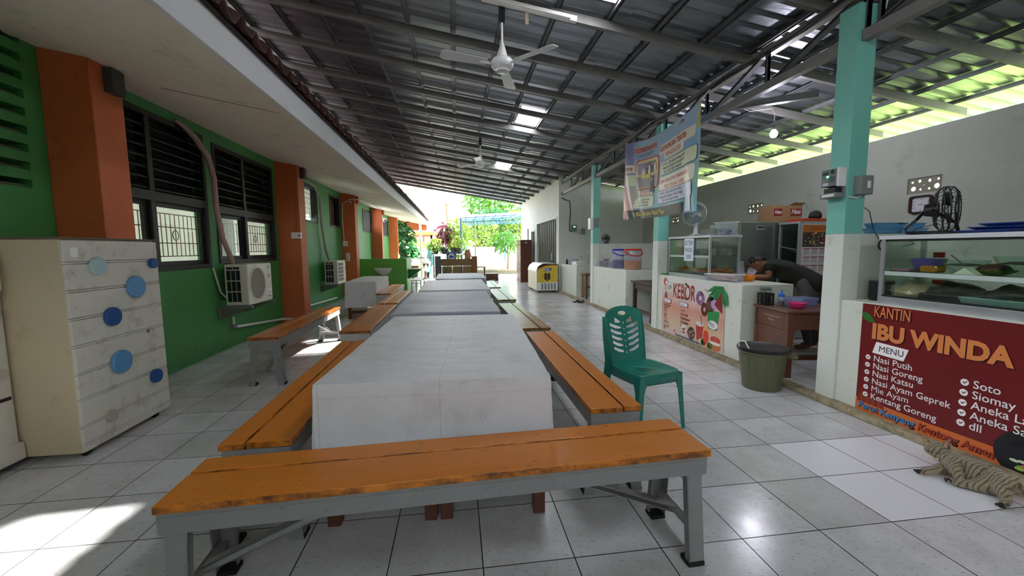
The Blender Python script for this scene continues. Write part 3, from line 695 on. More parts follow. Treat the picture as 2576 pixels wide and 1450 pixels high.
TB = [(-.63, .485, 1.905, 3.82, -.045, M_CLOTHW, 'white cloth with creases and stains over the nearest long table', .3), (-.64, .42, 3.95, 6.03, 0.0, M_CLOTHG, 'grey satin cloth bunched at the front of the second table', .27),
      (-.59, .50, 6.24, 8.30, 0.01, M_CLOTHW, 'white cloth over the third table', .27), (-.46, .61, 8.62, 10.5, 0.01, M_CLOTHG, 'grey cloth over the fourth, farthest table', .27)]
nm = ['first', 'second', 'third', 'fourth']
desk0 = None
for i, (x0, x1, y0, y1, rz, m, lab, dr) in enumerate(TB):
    cloth(x0, x1, y0, y1, .722, dr, rz, m, lab, i * 3.3 + 1, .006 if i != 1 else .012, .035 if i == 1 else 0)
    for j, sx in enumerate((-1, 1)):
        L_ = y1 - y0 - .05; W_ = (x1 - x0) / 2 - .02; cx = (x0 + x1) / 2 + sx * (W_ / 2 + .004) * math.cos(rz); cy_ = (y0 + y1) / 2 + sx * (W_ / 2) * math.sin(rz)
        d = make_desk(('left' if j == 0 else 'right') + ' brown wooden table under the cloth of the ' + nm[i] + ' long table', W_, L_, .715)
        d.location = (cx, cy_, 0); d.rotation_euler = (0, 0, rz)
cloth(-2.17, -1.60, 8.18, 9.88, .722, .22, .02, M_CLOTHW, 'white cloth over the side table by the green wall', 17.0)
d = make_desk('brown wooden side table by the green wall under a white cloth', .52, 1.64, .715); d.location = (-1.885, 9.03, 0); d.rotation_euler = (0, 0, .02)

# ================================================================== TEAL CHAIR
t = thing('plastic_chair', 'teal plastic chair with pierced back beside the right hand bench', 'chair', (1.405, 2.87, 0), math.radians(15))
def superell(a, b, n=28, e=4.6): return [(a * abs(math.cos(2 * PI * k / n)) ** (2 / e) * (1 if math.cos(2 * PI * k / n) >= 0 else -1), b * abs(math.sin(2 * PI * k / n)) ** (2 / e) * (1 if math.sin(2 * PI * k / n) >= 0 else -1)) for k in range(n)]
mb = MB(); N = 28; rings = []
for sc_, z in ((.0, .432), (.5, .430), (.8, .432), (.94, .438), (1.0, .436), (1.015, .425), (1.02, .365)):
    pts = superell(.205 * sc_ + 1e-4, .195 * sc_ + 1e-4)
    rings.append([(x * (1 - .10 * (y + .2)), y, z - (.006 * (1 - sc_) if sc_ < .9 else 0)) for x, y in pts])
vs = [p for r_ in rings for p in r_]
mb.add(vs, [(i * N + k, i * N + (k + 1) % N, (i + 1) * N + (k + 1) % N, (i + 1) * N + k) for i in range(len(rings) - 1) for k in range(N)], True)
part('seat', mb, M_CHAIR, t, solid=.006)
# back panel with holes, bent around a gentle curve
BH = .43
outer = [(-.155, 0), (.155, 0), (.17, .2), (.178, BH - .06)] + [(.178 * math.cos(a), BH - .06 + .075 * math.sin(a)) for a in [PI * k / 14 for k in range(1, 14)]] + [(-.178, BH - .06), (-.17, .2)]
loops = [outer, circ(-.005, BH - .045, .042, .019, 18)]
for k in range(6):
    for s in (1, -1):
        z = .075 + .047 * k; x0, x1 = .026 * s, (.126 + .004 * k) * s
        a, b = (x0, z), (x1, z + .032)
        if k == 5: b = (.085 * s, z + .022); a = (.03 * s, z)
        loops.append([a, ((x0 + x1) / 2, z + .004), b, (b[0], b[1] + .025), ((x0 + b[0]) / 2, z + .032), (a[0], a[1] + .012)][:: s])
    loops.append([(0, .062 + .047 * k), (.009, .072 + .047 * k), (0, .084 + .047 * k), (-.009, .072 + .047 * k)])
me = curve_mesh(loops, .0); bm = bmesh.new(); bm.from_mesh(me)
bmesh.ops.triangulate(bm, faces=bm.faces[:]); bmesh.ops.subdivide_edges(bm, edges=[e for e in bm.edges if e.calc_length() > .05], cuts=1); bm.to_mesh(me); bm.free()
xform(me, lambda c: V((c.x, .185 + .24 * c.y - .55 * c.x * c.x, .435 + c.y * .985)))
part('backrest', me, M_CHAIR, t, solid=.007)
for s in (1, -1):      # side flanges running from the top of the back into the rear legs
    prof = [(.178, .15 + .015, .0), (.17, .2, .42)]
    m = MB(); pts = [(.187, .245, 0), (.176, .205, .25), (.157, .185 - .01, .44), (.172, .185 + .05 - .02, .64), (.179, .185 + .09 - .02, .80)]
    wd = [.05, .06, .085, .06, .02]
    vs = []
    for (x, y, z), w_ in zip(pts, wd): vs += [(s * x, y - .01, z), (s * (x + .008), y - .01, z), (s * (x + .016), y + w_, z), (s * (x + .008), y + w_, z)]
    fs = [(4 * i + a, 4 * i + (a + 1) % 4, 4 * i + 4 + (a + 1) % 4, 4 * i + 4 + a) for i in range(4) for a in range(4)] + [(0, 1, 2, 3), (16, 17, 18, 19)]
    m.add(vs, fs, False); part('leg', m, M_CHAIR, t, bev=.004)
    m = MB(); vs = []
    for z, xo, yo, w_ in ((.425, .197, -.190, .085), (.30, .203, -.194, .045), (0, .220, -.212, .032)):
        vs += [(s * xo, yo, z), (s * xo, yo + w_, z), (s * (xo - .007), yo + w_, z), (s * (xo - .007), yo + .007, z), (s * (xo - w_), yo + .007, z), (s * (xo - w_), yo, z)]
    m.add(vs, [(6 * i + a, 6 * i + (a + 1) % 6, 6 * i + 6 + (a + 1) % 6, 6 * i + 6 + a) for i in range(2) for a in range(6)] + [(12, 13, 14, 15, 16, 17)], False); part('leg', m, M_CHAIR, t, bev=.002)

# ================================================================== WHITE BOXES AT THE LEFT
def groove_face(zs): return zs
t = thing('panel_cabinet', 'scuffed white box with round blue knobs on its grooved side', 'cabinet', (-2.41, 2.86, 0))
# local: x 0 is the grooved face, body runs to -x; y from 0 to .78
T, B = 1.43, .045; gz = [1.285, 1.145, 1.0, .86, .72, .575, .43, .30, .175][:]
gz = [1.278, 1.098, .92, .744, .568, .395, .219, .10]
body = MB(); body.box(-.52, -.012, 0, .79, B, T); part('carcass', body, M_BOXS, t, bev=.008)
zz = [B] + gz[::-1] + [T]
for a, b in zip(zz, zz[1:]): part('grooved_board', MB().box(-.014, .006, 0, .79, a + .009, b - .009), M_BOXW, t, bev=.004)
for z in gz: part('groove_strip', MB().box(-.014, .003, 0, .79, z - .006, z + .006), M_BOXW, t, bev=.002)
part('lid', MB().box(-.53, .0, -.006, .796, T, T + .012), mat('dark lid', '#6b5c49', .7), t)
knob_c = {'d': mat('dark blue knob', '#1c4f8e', .3), 'l': mat('light blue knob', '#5b95c4', .35), 'p': mat('pale knob', '#a9c4c8', .4), 'b': mat('bare knob', '#b7aa97', .6)}
for y, z, r_, c in ((.216, 1.252, .060, 'p'), (.719, 1.255, .040, 'd'), (.525, 1.085, .082, 'l'), (.292, .897, .066, 'd'), (.329, .565, .084, 'l'), (.644, .361, .055, 'd'), (.205, .214, .042, 'b')):
    m = MB(); m.lathe([(r_ * .94, 0), (r_, .006), (r_, .020), (r_ * .95, .027), (0, .028)], 24, Matrix.Translation((.006, y, z)) @ Matrix.Rotation(PI / 2, 4, 'Y')); part('knob', m, knob_c[c], t, {'p': 'pale grey blue knob', 'd': 'dark blue knob', 'l': 'light blue knob', 'b': 'knob worn to bare wood'}[c])
part('screw_hole', MB().lathe([(.017, 0), (.014, .004), (0, .004)], 14, Matrix.Translation((.006, .62, .729)) @ Matrix.Rotation(PI / 2, 4, 'Y')), mat('old hole', '#8a7a66', .8), t)
part('paper_sticker', MB().box(.006, .0075, .045, .095, 1.325 - .01, 1.385 - .01), mat('paper', '#f0f0ee', .7), t)
for y in (.08, .7): part('caster', MB().cyl((-.06, y - .015, .024), (-.06, y + .015, .024), .024), M_RUB, t)
for y in (.08, .7): part('caster', MB().cyl((-.45, y - .015, .024), (-.45, y + .015, .024), .024), M_RUB, t)
t = thing('panel_cabinet', 'white box with protruding blue bars at the left edge, nearest the camera', 'cabinet', (-2.745, 1.6, 0))
part('carcass', MB().box(-.39, -.0, 0, 1.24, .05, 1.42), M_BOXW, t, bev=.012)
for z0, z1, y1, d, c, nm_ in ((1.235, 1.385, 1.235, .05, '#2a6fb4', 'blue bar'), (1.115, 1.23, 1.25, .06, '#cfdcd2', 'pale green bar'), (.945, 1.035, 1.235, .05, '#6ba0c0', 'light blue bar')):
    part('bar', MB().extr(rrect(.15, y1 - .06, z0, z1, .02), 0, d, Matrix(((0, 0, 1, 0), (1, 0, 0, 0), (0, 1, 0, 0), (0, 0, 0, 1)))), mat('bar ' + c, c, .4, dirt='#5a5a50', damt=.1), t, nm_, bev=.008)
for z, y1 in ((.50, 1.12), (.455, 1.22)): part('slot', MB().box(-.002, .004, .1, y1, z - .012, z + .008), mat('dark slot', '#2b2724', .8), t)
part('base_board', MB().box(-.39, .02, 0, 1.25, .05, .16), M_BOXW, t, bev=.01)
for y in (.1, 1.15): part('caster', MB().cyl((-.1, y - .015, .025), (-.1, y + .015, .025), .025).cyl((-.3, y - .015, .025), (-.3, y + .015, .025), .025), M_RUB, t)

# ================================================================== AIR CONDITIONERS, PIPES
M_ACW = mat('off white enamel', '#dedace', .4, c2='#d2cdbf', scale=4)
def make_ac(label, loc, grille):
    t = thing('air_conditioner', label, 'air conditioner', loc, group='outdoor air conditioning units'); D, L, H = .29, .70, .55     # x 0 front, y along the wall
    part('casing', MB().box(-D, 0, 0, L, 0, H), M_ACW, t, bev=.015, seg=3)
    g = MB()
    for k in range(3):
        for j in range(3): g.box(-D + .03 + .058 * k, -D + .078 + .058 * k, -.004, .01, .05 + .145 * j, .18 + .145 * j)
    for k in range(2): g.box(-D + .03 + .085 * k, -D + .105 + .085 * k, -.004, .01, .485, .515)
    part('side_louvre', g, M_BLACK, t)
    cy_, cz, R_ = .26, .275, .215
    mt = Matrix.Translation((0, cy_, cz)) @ Matrix.Rotation(PI / 2, 4, 'Y')
    if grille == 'round':
        part('fan_ring', MB().lathe([(R_ + .03, -.002), (R_ + .028, .008), (R_ + .01, .012), (R_, .004), (R_, -.002)], 40, mt), M_ACW, t)
        part('fan_opening', MB().lathe([(R_, .001), (R_, .003), (0, .003)], 40, mt), mat('dark grille depth', '#55483f', .7), t)
        g = MB()
        for k in range(24):
            z = -R_ + R_ * 2 * (k + .5) / 24; h = math.sqrt(max(0, R_ * R_ - z * z)); g.box(.004, .009, cy_ - h, cy_ + h, cz + z - .0028, cz + z + .0028)
        part('wire_guard', g, M_ACW, t)
    else:
        part('fan_opening', MB().box(-.001, .002, .06, .48, .06, .5), mat('dark grille depth', '#55483f', .7), t)
        g = MB()
        for k in range(12): g.box(.002, .007, .06, .48, .065 + .036 * k, .072 + .036 * k)
        for k in range(6): g.box(.002, .010, .055, .485, .055 + .088 * k, .067 + .088 * k)
        part('wire_guard', g, M_ACW, t)
    lg = MB(); lg.add([(.0015, .57, .475), (.0015, .6, .515), (.0015, .635, .515), (.0015, .605, .475)], [(0, 1, 2, 3)]); part('logo_mark', lg, mat('logo blue', '#2f9fd0', .4), t); part('logo_mark', MB().add([(.0016, .575, .475), (.0016, .59, .515), (.0016, .602, .515), (.0016, .59, .475)], [(0, 1, 2, 3)]), M_BLACK, t)
    part('sticker', MB().box(0, .0015, .545, .68, .09, .18), mat('paper', '#f0f0ee', .7), t)
    fn = mapped((.002, .55, 0), (0, 1, 0), (0, 0, 1))
    for k, z in enumerate((.37, .34, .115, .06)): part('sticker', MB().box(0, .002, .56, .66 - .02 * (k % 2), z, z + .012), M_GREYP, t)
    return t
make_ac('air conditioner with round fan grille below the second window', (-2.765, 5.82, .615), 'round')
make_ac('farther air conditioner with square grille beyond the second pillar', (-2.76, 9.92, .545), 'square')
for i, (x, y, z, L) in enumerate(((-2.765, 5.82, .615, .7), (-2.76, 9.92, .545, .7))):
    t = thing('wall_bracket', ['wide metal bracket under the nearest air conditioner', 'metal bracket under the farther air conditioner'][i], 'bracket', (WX, y, z))
    for q in (-.02, L - .06):
        part('arm', MB().box(0, .42, q, q + .05, -.035, -.004), M_GREYP, t)
        part('gusset', MB().extr([(0, -.18), (.0, -.03), (.40, -.03)], q + .02, q + .03, Matrix(((1, 0, 0, 0), (0, 0, 1, 0), (0, 1, 0, 0), (0, 0, 0, 1)))), mat('grey green bracket', '#6e7263', .5), t)
    part('wall_rail', MB().box(0, .02, -.04, L, -.16, -.03), mat('grey green bracket', '#6e7263', .5), t)
M_HOSE = mat('pinkish wrapped hose', '#b99a92', .7, c2='#a68880', scale=9, bump=.4, bscale=30)
solo('insulated_hose', MB().tube([(WX + .02, 5.22, 2.83), (WX + .05, 5.32, 2.79), (WX + .07, 5.46, 2.71), (WX + .07, 5.71, 2.53), (WX + .07, 5.80, 2.28), (WX + .07, 5.81, 1.87), (WX + .09, 5.87, 1.5), (WX + .14, 5.93, 1.25), (WX + .17, 5.94, 1.10)], [.018, .03, .034, .034, .034, .032, .032, .03, .028], 10), M_HOSE, 'pinkish wrapped hose running down between the two big windows', 'hose')
solo('insulated_hose', MB().tube([(WX + .03, 8.6, 2.80), (WX + .06, 9.0, 2.80), (WX + .06, 9.7, 2.76), (WX + .06, 9.98, 2.55), (WX + .06, 10.0, 2.0), (WX + .08, 10.15, 1.35), (WX + .14, 10.22, 1.06)], .026, 8), mat('grey wrapped hose', '#a9a795', .7, c2='#8f8c78', scale=9), 'grey wrapped hose curving down to the farther air conditioner', 'hose')
solo('thin_drain_hose', MB().tube([(WX + .02, 5.72, 1.13), (WX + .04, 5.76, .95), (WX + .05, 5.80, .8), (WX + .10, 5.86, .7)], .012, 6), M_CABLEW, 'thin pale drain hose beside the nearest air conditioner', 'hose')
r = thing('drain_pipe', 'white plastic drain pipe low on the green wall', 'pipe', (WX, 0, 0))
part('pipe_run', MB().tube([(.045, 6.08, .28), (.045, 7.70, .12)], .02, 10).tube([(.02, 7.7, .115), (.39, 7.69, .11)], .02, 10), M_WHITEP, r)
part('pipe_drop', MB().tube([(.045, 6.06, .43), (.045, 6.06, .30)], .015, 8), M_WHITEP, r); part('elbow', MB().tube([(.045, 6.06, .33), (.045, 6.065, .29), (.045, 6.11, .277)], .026, 10), M_GREYP, r)
solo('drain_pipe', MB().tube([(WX + .04, 8.15, .2), (WX + .04, 9.5, .16), (WX + .06, 10.9, .12)], .022, 8), M_WHITEP, 'white pipe along the green wall behind the side table', 'pipe')
# sockets and small things on the pillars
def wall_box(name, label, cat, c, sx, sy, sz, m, dots=0):
    t = thing(name, label, cat, c)
    part('housing', MB().box(-sx / 2, sx / 2, -sy / 2, sy / 2, -sz / 2, sz / 2), m, t, bev=.004)
    for k in range(dots):
        part('socket_face', MB().cyl((sx / 2 - .03 + 0 * k, -sy / 2 - .004, 0), (sx / 2 - .03, -sy / 2 + .001, 0), .018) if dots == 1 else MB().cyl((-.0, -sy / 2 - .004, sz / 2 - .03 - .05 * k), (0, -sy / 2 + .001, sz / 2 - .03 - .05 * k), .016), M_GREYP, t)
    return t
wall_box('power_socket', 'white double socket on the second pillar', 'socket', (-2.83, 7.755, 1.61), .16, .05, .11, M_WHITEP, 1)
wall_box('power_socket', 'small white socket box on the third pillar', 'socket', (-3.05, 11.826, 1.52), .12, .05, .14, M_WHITEP, 1)
wall_box('extension_socket', 'pale multi outlet strip below the socket on the third pillar', 'socket', (-3.0, 11.831, 1.15), .09, .04, .22, M_WHITEP, 4)
solo('cable', MB().tube([(-2.82, 7.758, 1.66), (-2.815, 7.755, 2.1), (-2.83, 7.755, 2.5), (-2.80, 7.75, 2.62)], .004, 5), mat('rust wire', '#7a4a35', .6), 'thin brown wire running up the second pillar', 'cable')
solo('cable', MB().tube([(-3.08, 11.83, 1.58), (-3.1, 11.83, 2.2), (-3.08, 11.82, 2.62), (-2.95, 11.81, 2.68), (-2.85, 11.82, 2.64), (-2.9, 11.78, 2.72), (-2.75, 11.79, 2.72), (-2.62, 11.9, 2.74), (-2.6, 13, 2.76), (-2.62, 15, 2.77)], .014, 6), M_CABLEW, 'bundle of pale cables tangled on top of the third pillar', 'cable')
t = thing('security_camera', 'white dome camera on the fourth pillar', 'camera', (-2.77, 16.0, 2.45))
part('mount', MB().box(0, .03, -.05, .05, .06, .2), M_WHITEP, t); part('dome', MB().ell((.09, 0, .02), .085, .085, .09), M_WHITEP, t); part('lens', MB().ell((.13, -.06, -.02), .035, .035, .035), M_BLACK, t)
# ================================================================== BANNERS
def col(n, c, r=.35): return mat('print ' + c + n, c, r)
# ---- dark red menu banner on the nearest counter
t = thing('menu_banner', 'dark red printed menu banner on the nearest counter, above the cat', 'banner', (3.163, 2.758, .02))
L, H_ = 1.9, .88
fn = mapped((0, 0, 0), (0, -1, 0), (0, 0, 1))       # x runs toward the camera, y up, normal toward the hall
q = NT('maroon banner print'); s = q.n('ShaderNodeSeparateXYZ'); q.l(q.tc.outputs['Object'], s.inputs[0])
cc = q.mix(q.noise(1.6, 3), rgb('#7a1116'), rgb('#5c0c11'))
M_MAR = q.done(q.pbr(cc, .38))
part('banner_sheet', MB().box(-.002, .004, -L, 0, 0, H_), M_MAR, t)
M_OR = col('', '#d9834a'); M_ORL = col('', '#f0a868'); M_WH = col('', '#f4f1ee'); M_DK = col('', '#3a0a0c')
shape([[(0, 0), (L, -.0), (L, .095), (.9, .125), (.45, .12), (0, .13)]], fn, col('', '#cf6a2e'), t, 'orange_strip', .0032)
fl = []
random.seed(3)
for k in range(9):
    x = .012 + .022 * k; h = .09 * (1 - k / 11) + .05 * random.random(); shape([[(x, .10), (x + .03, .10), (x + .022, .12 + h * .4), (x + .012, .12 + h), (x + .006, .12 + h * .5)]], fn, col('', '#9a3a1c' if k % 2 else '#86281a'), t, 'flame_print', .0034 + .0001 * k)
for dz, m, dx in ((.0040, M_DK, .006), (.0052, M_OR, 0)):
    letters('KANTIN', .118, fn, .09 + dx, .79 - dx, m, t, z=dz, sx=.58, bold=.003 if dx else .001, ext=.0004)
    letters('IBU WINDA', .158, fn, .085 + dx, .625 - dx, m, t, z=dz, sx=.96, bold=.0075, ext=.0004)
shape([[(.125, .60), (.35, .59), (.322, .50), (.10, .51)]], fn, M_WH, t, 'menu_tag', .0042); letters('MENU', .064, fn, .146, .53, M_DK, t, z=.0055, sx=1.0)
def tick(x, y, r):
    shape([circ(x, y, r, n=18)], fn, M_WH, t, 'tick_mark', .0042); shape([[(x - r * .5, y + r * .1), (x - r * .3, y + r * .25), (x - r * .05, y - r * .05), (x + r * .5, y + r * .5), (x + r * .62, y + r * .3), (x - r * .05, y - r * .45)]], fn, M_MAR, t, 'tick_mark', .0052)
for k, s_ in enumerate(('Nasi Putih', 'Nasi Goreng', 'Nasi Katsu', 'Nasi Ayam Geprek', 'Mie Ayam', 'Kentang Goreng')):
    y = .448 - .0595 * k; tick(.072, y + .02, .019); letters(s_, .0655, fn, .112, y, M_WH, t, z=.0045, sx=1.0, bold=.0004)
for k, s_ in enumerate(('Soto', 'Siomay', 'Aneka Lauk', 'Aneka Sayur', 'dll')):
    y = .445 - .066 * k; tick(.68, y + .022, .022); letters(s_, .070, fn, .722, y, M_WH, t, z=.0045, sx=1.0, bold=.0005)
for s_, x, m in (('Perut Kenyang', .022, col('', '#3b8fd0')), ('Kantong Aman', .445, col('', '#b03a22'))):
    letters(s_, .068, fn, x + .003, .052, M_DK, t, z=.0042, sx=1.0, bold=.004, shear=.1); letters(s_, .068, fn, x, .055, m, t, z=.0054, sx=1.0, bold=.0012, shear=.1)
shape([[(.0, .80), (.03, .815), (.075, .79), (.105, .745), (.06, .74), (.015, .76)]], fn, col('', '#2f6b2c'), t, 'leaf_print', .0042)
shape([circ(1.06, .13, .215, .165, 36)], fn, col('', '#16181a', .3), t, 'plate_print', .0044); shape([circ(1.10, .16, .12, .10, 24)], fn, col('', '#b0542c'), t, 'rice_print', .0054)
for k in range(26):
    a, r_ = random.uniform(0, 6.28), random.uniform(0, .1); shape([circ(1.10 + r_ * math.cos(a), .16 + r_ * .85 * math.sin(a), random.uniform(.008, .02), random.uniform(.006, .012), 8)], fn, col('', random.choice(['#c9713c', '#8f3d20', '#d98a4e', '#a5482a'])), t, 'rice_print', .0058 + .00003 * k)
for k in range(14): shape([circ(.98 + random.uniform(-.05, .1), .04 + random.uniform(.0, .07), .022, .009, 8)], fn, col('', random.choice(['#6aa03a', '#d8dcc0', '#c9606a', '#8fc04a'])), t, 'salad_print', .0062 + .00003 * k)
for x, y in ((1.02, .6), (1.06, .57), (1.1, .45), (1.14, .36)): shape([circ(x + .08, y, .03, .02, 10)], fn, col('', '#a3262c'), t, 'chilli_print', .0042)
for k in range(4): part('nail', MB().cyl((-.006, -.08 - .5 * k, H_ - .01), (.0, -.08 - .5 * k, H_ - .01), .004, n=6), M_BLACK, t)

# ---- drinks menu banner on the middle counter
t = thing('menu_banner', 'cream and pink drinks menu banner with donuts on the middle counter', 'banner', (3.163, 5.90, .035))
L, H_ = 1.49, .865
q = NT('pink banner print'); s = q.n('ShaderNodeSeparateXYZ'); q.l(q.tc.outputs['Object'], s.inputs[0])
f = q.math('ADD', q.math('DIVIDE', s.outputs[2], .86), q.math('MULTIPLY', q.noise(2, 3), .3))
cc = q.ramp(f, [(.1, rgb('#c9c4c6')), (.38, rgb('#d8b79c')), (.66, rgb('#d99a86')), (.95, rgb('#e0dad6'))])
h = q.math('ADD', q.noise(1.3, 3), q.math('MULTIPLY', q.noise(6, 2, stretch=(1, 1, .4)), .2))
M_PNK = q.done(q.pbr(cc, .18, 0, q.bump(h, .5, .04)))
part('banner_sheet', MB().box(-.002, .004, -L, 0, 0, H_), M_PNK, t)
RD = col('', '#9c2422'); RD2 = col('', '#c23a34'); BRN = col('', '#7a2a20'); CR = col('', '#f1e4d2')
shape([circ(.10, .80, .055, .06)], fn, RD2, t, 'round_logo', .0045); shape([circ(.12, .785, .022, .03)], fn, CR, t, 'round_logo', .0052); shape([[(.06, .74), (.14, .745), (.12, .66), (.09, .66)]], fn, col('', '#d9a79a'), t, 'cone_print', .0045)
letters('OM', .085, fn, .175, .69, col('', '#1b1b1e'), t, z=.0045, sx=.75, bold=.003)
letters('KEBOR', .30, fn, .318, .585, CR, t, z=.0042, sx=.60, bold=.014); letters('KEBOR', .30, fn, .32, .585, RD, t, z=.0052, sx=.60, bold=.007)
for x, y in ((.66, .80), (.66, .60)): shape([circ(x, y, .035, .02, 8)], fn, col('', '#3f4a26'), t, 'leaf_print', .006)
shape([[(.07, .55), (.17, .55), (.16, .63), (.10, .645)]], fn, col('', '#8a5a48'), t, 'kebab_print', .0045)
for x, w_, s_ in ((.07, .19, 'CEMILAN'), (.50, .21, 'MINUMAN')):
    shape([rrect(x, x + w_ + .02, .47, .535, .012)], fn, RD, t, 'heading_box', .0042); shape([rrect(x + .01, x + w_ - .005, .482, .53, .006)], fn, col('', '#dfe3e8'), t, 'heading_box', .005); letters(s_, .033, fn, x + .018, .492, col('', '#4a5a70'), t, z=.0056, sx=.8, bold=.001)
for k, s_ in enumerate(('Aneka Gorengan', 'Aneka Roti', 'Pop Ice', 'Pop Mie', 'Dimsum', 'Cireng', 'Kebab Mini', 'Kebab Ayam', 'Mie Goreng/Telur', 'Nugget Ayam', 'Sosis')):
    letters(s_, .040, fn, .075, .43 - .036 * k, BRN, t, z=.0045, sx=.68, bold=.0016, shear=.1)
for k, s_ in enumerate(('Es Milo', 'Es Teh Tarik', 'Es Susu Dancow', 'Es Chocolatos', 'Es Jeruk', 'Es Susu Bendera')):
    letters(s_, .052, fn, .545, .405 - .055 * k, BRN, t, z=.0045, sx=.68, bold=.0016, shear=.1)
def donut(x, y, rx, ry, c): shape([circ(x, y, rx, ry, 26), circ(x, y, rx * .34, ry * .34, 14)], fn, col('', c), t, 'donut_print', .0046)
donut(1.0, .645, .095, .095, '#8a5a80'); donut(1.10, .51, .075, .09, '#5a241a'); donut(1.225, .60, .085, .10, '#301a24')
for k in range(30):
    a = random.uniform(0, 6.28); shape([circ(1.0 + .064 * math.cos(a), .645 + .064 * math.sin(a), .012, .007, 6)], fn, col('', random.choice(['#c9a0c4', '#5e3a5c', '#b58ab4'])), t, 'donut_print', .0052)
for a in (20, 55, 90): shape([[(1.10 + .02 * math.cos(math.radians(a)), .73 + .02 * math.sin(math.radians(a))), (1.10 + .05 * math.cos(math.radians(a + 8)), .73 + .05 * math.sin(math.radians(a + 8))), (1.10 + .05 * math.cos(math.radians(a - 8)), .73 + .05 * math.sin(math.radians(a - 8)))]], fn, M_DK, t, 'spark_print', .0046)
G1 = col('', '#1f6a38'); G2 = col('', '#2f8a4a')
for k in range(9):
    a = math.radians(195 + 12 * k); x, y = 1.46, .84; l = .34 - .01 * k; c_, s_ = math.cos(a), math.sin(a)
    shape([[(x, y), (x + l * .5 * c_ - .04 * s_, y + l * .5 * s_ + .04 * c_), (x + l * c_, y + l * s_), (x + l * .5 * c_ + .04 * s_, y + l * .5 * s_ - .04 * c_)]], fn, G1 if k % 2 else G2, t, 'palm_print', .0044 + .0001 * k)
shape([[(1.19, .02 + .26), (1.37, .02 + .26), (1.40, .52), (1.16, .52)]], fn, G2, t, 'cup_print', .0046); shape([circ(1.28, .34, .10, .055)], fn, col('', '#e6e6e2'), t, 'cup_print', .0053); letters('Milo', .085, fn, 1.20, .315, col('', '#15151c'), t, z=.006, sx=.8, bold=.003)
shape([circ(1.22, .57, .10, .06)], fn, col('', '#6a3a3a'), t, 'ice_print', .0048); shape([circ(1.30, .60, .07, .06)], fn, col('', '#b89ac0'), t, 'ice_print', .0052)
shape([[(1.30, .60), (1.46, .50), (1.43, .78)]], fn, col('', '#8a2630'), t, 'ice_print', .0055)
shape([[(.95, .08), (1.06, .08), (1.09, .29), (.92, .29)]], fn, col('', '#b8302a'), t, 'glass_print', .0046); shape([circ(1.005, .305, .09, .035)], fn, col('', '#d7c9c4'), t, 'glass_print', .005); shape([[(1.04, .30), (1.055, .30), (1.035, .42), (1.02, .42)]], fn, M_DK, t, 'straw_print', .0052)
shape([circ(1.15, .16, .06, .085)], fn, col('', '#d8452e'), t, 'glass_print', .0052); shape([circ(1.15, .24, .055, .09)], fn, col('', '#e0a06a'), t, 'glass_print', .0048)
for x, y, rx, c in ((.63, .15, .075, '#d9d4d2'), (.82, .14, .085, '#2c1c16')):
    shape([circ(x, y, rx, rx * 1.05)], fn, col('', c), t, 'food_print', .0046)
    for k in range(18): shape([circ(x + random.uniform(-.6, .6) * rx, y + random.uniform(-.6, .5) * rx, .018, .012, 7)], fn, col('', random.choice(['#a8623a', '#8a4a2a', '#d3b27a', '#6a3a22'])), t, 'food_print', .0052 + .00004 * k)
shape([circ(1.34, .085, .11, .065)], fn, col('', '#c9763c'), t, 'burger_print', .0047); shape([circ(1.34, .16, .10, .045)], fn, col('', '#c94a3a'), t, 'burger_print', .005); shape([circ(1.34, .115, .105, .02)], fn, CR, t, 'burger_print', .0053)
for x, y, c in ((1.17, .055, '#d99a6a'), (1.24, .065, '#3a6a2c'), (1.10, .085, '#30332c'), (1.04, .075, '#d9c98a')): shape([circ(x, y, .05, .045)], fn, col('', c), t, 'fruit_print', .0049)
shape([[(.365, .095), (.39, .115), (.415, .095), (.39, .055)]], fn, col('', '#c4405a'), t, 'heart_print', .0046)
letters('Nyaman Sehat, Kenyang Begini disini ya...', .05, fn, .43, .03, col('', '#26344a'), t, z=.0062, sx=.80, bold=.0012)
part('rope', MB().tube([(-.008, -.02, .855), (-.02, -.35, .80), (-.012, -.7, .765)], .003, 5), mat('white rope', '#e8e4dc', .6), t)

# ---- hanging banner under the truss
BX0 = 3.09
t = thing('hanging_banner', 'big blue and cream school poster banner hanging from the roof truss', 'banner', (0, 0, 0))
def surf(c):           # c.x 0..2.35 from far corner to near corner, c.y 0..1.4 up, c.z outwards (toward the hall)
    u, v = c.x / 2.35, c.y / 1.4
    top = 3.235 - .13 * math.sin(PI * u) - .05 * u; bot = 1.875 - .05 * u - .02 * math.sin(PI * u)
    y = (7.40 - .15 * v) + ((5.02 - .10 * v) - (7.40 - .15 * v)) * u
    z = bot + (top - bot) * v
    g = math.exp(-((u - .10 - .12 * (1 - v) ** 1.5) / .10) ** 2)
    fold = .035 * g * math.sin(38 * (u - .22 * (1 - v) ** 2)) + .02 * math.sin(7 * u + 2.5 * v) * (1 - abs(2 * u - 1)) + .02 * math.exp(-((u - .93) / .07) ** 2) * math.sin(26 * (u + .25 * v))
    return V((BX0 - c.z - fold + .05 * (1 - v), y, z))
q = NT('school banner print'); s = q.n('ShaderNodeSeparateXYZ'); q.l(q.tc.outputs['Object'], s.inputs[0])
fu = q.math('DIVIDE', q.math('SUBTRACT', 7.4, s.outputs[1]), 2.4); fv = q.math('DIVIDE', q.math('SUBTRACT', s.outputs[2], 1.83), 1.4)
left = q.ramp(fv, [(.0, rgb('#d06a4a')), (.25, rgb('#d3a08a')), (.55, rgb('#b59cb0')), (.85, rgb('#5a4f9a'))]); right = q.ramp(fv, [(.0, rgb('#6fb0c4')), (.35, rgb('#8fc0a8')), (.6, rgb('#7fb0d4')), (1, rgb('#a8c4dc'))])
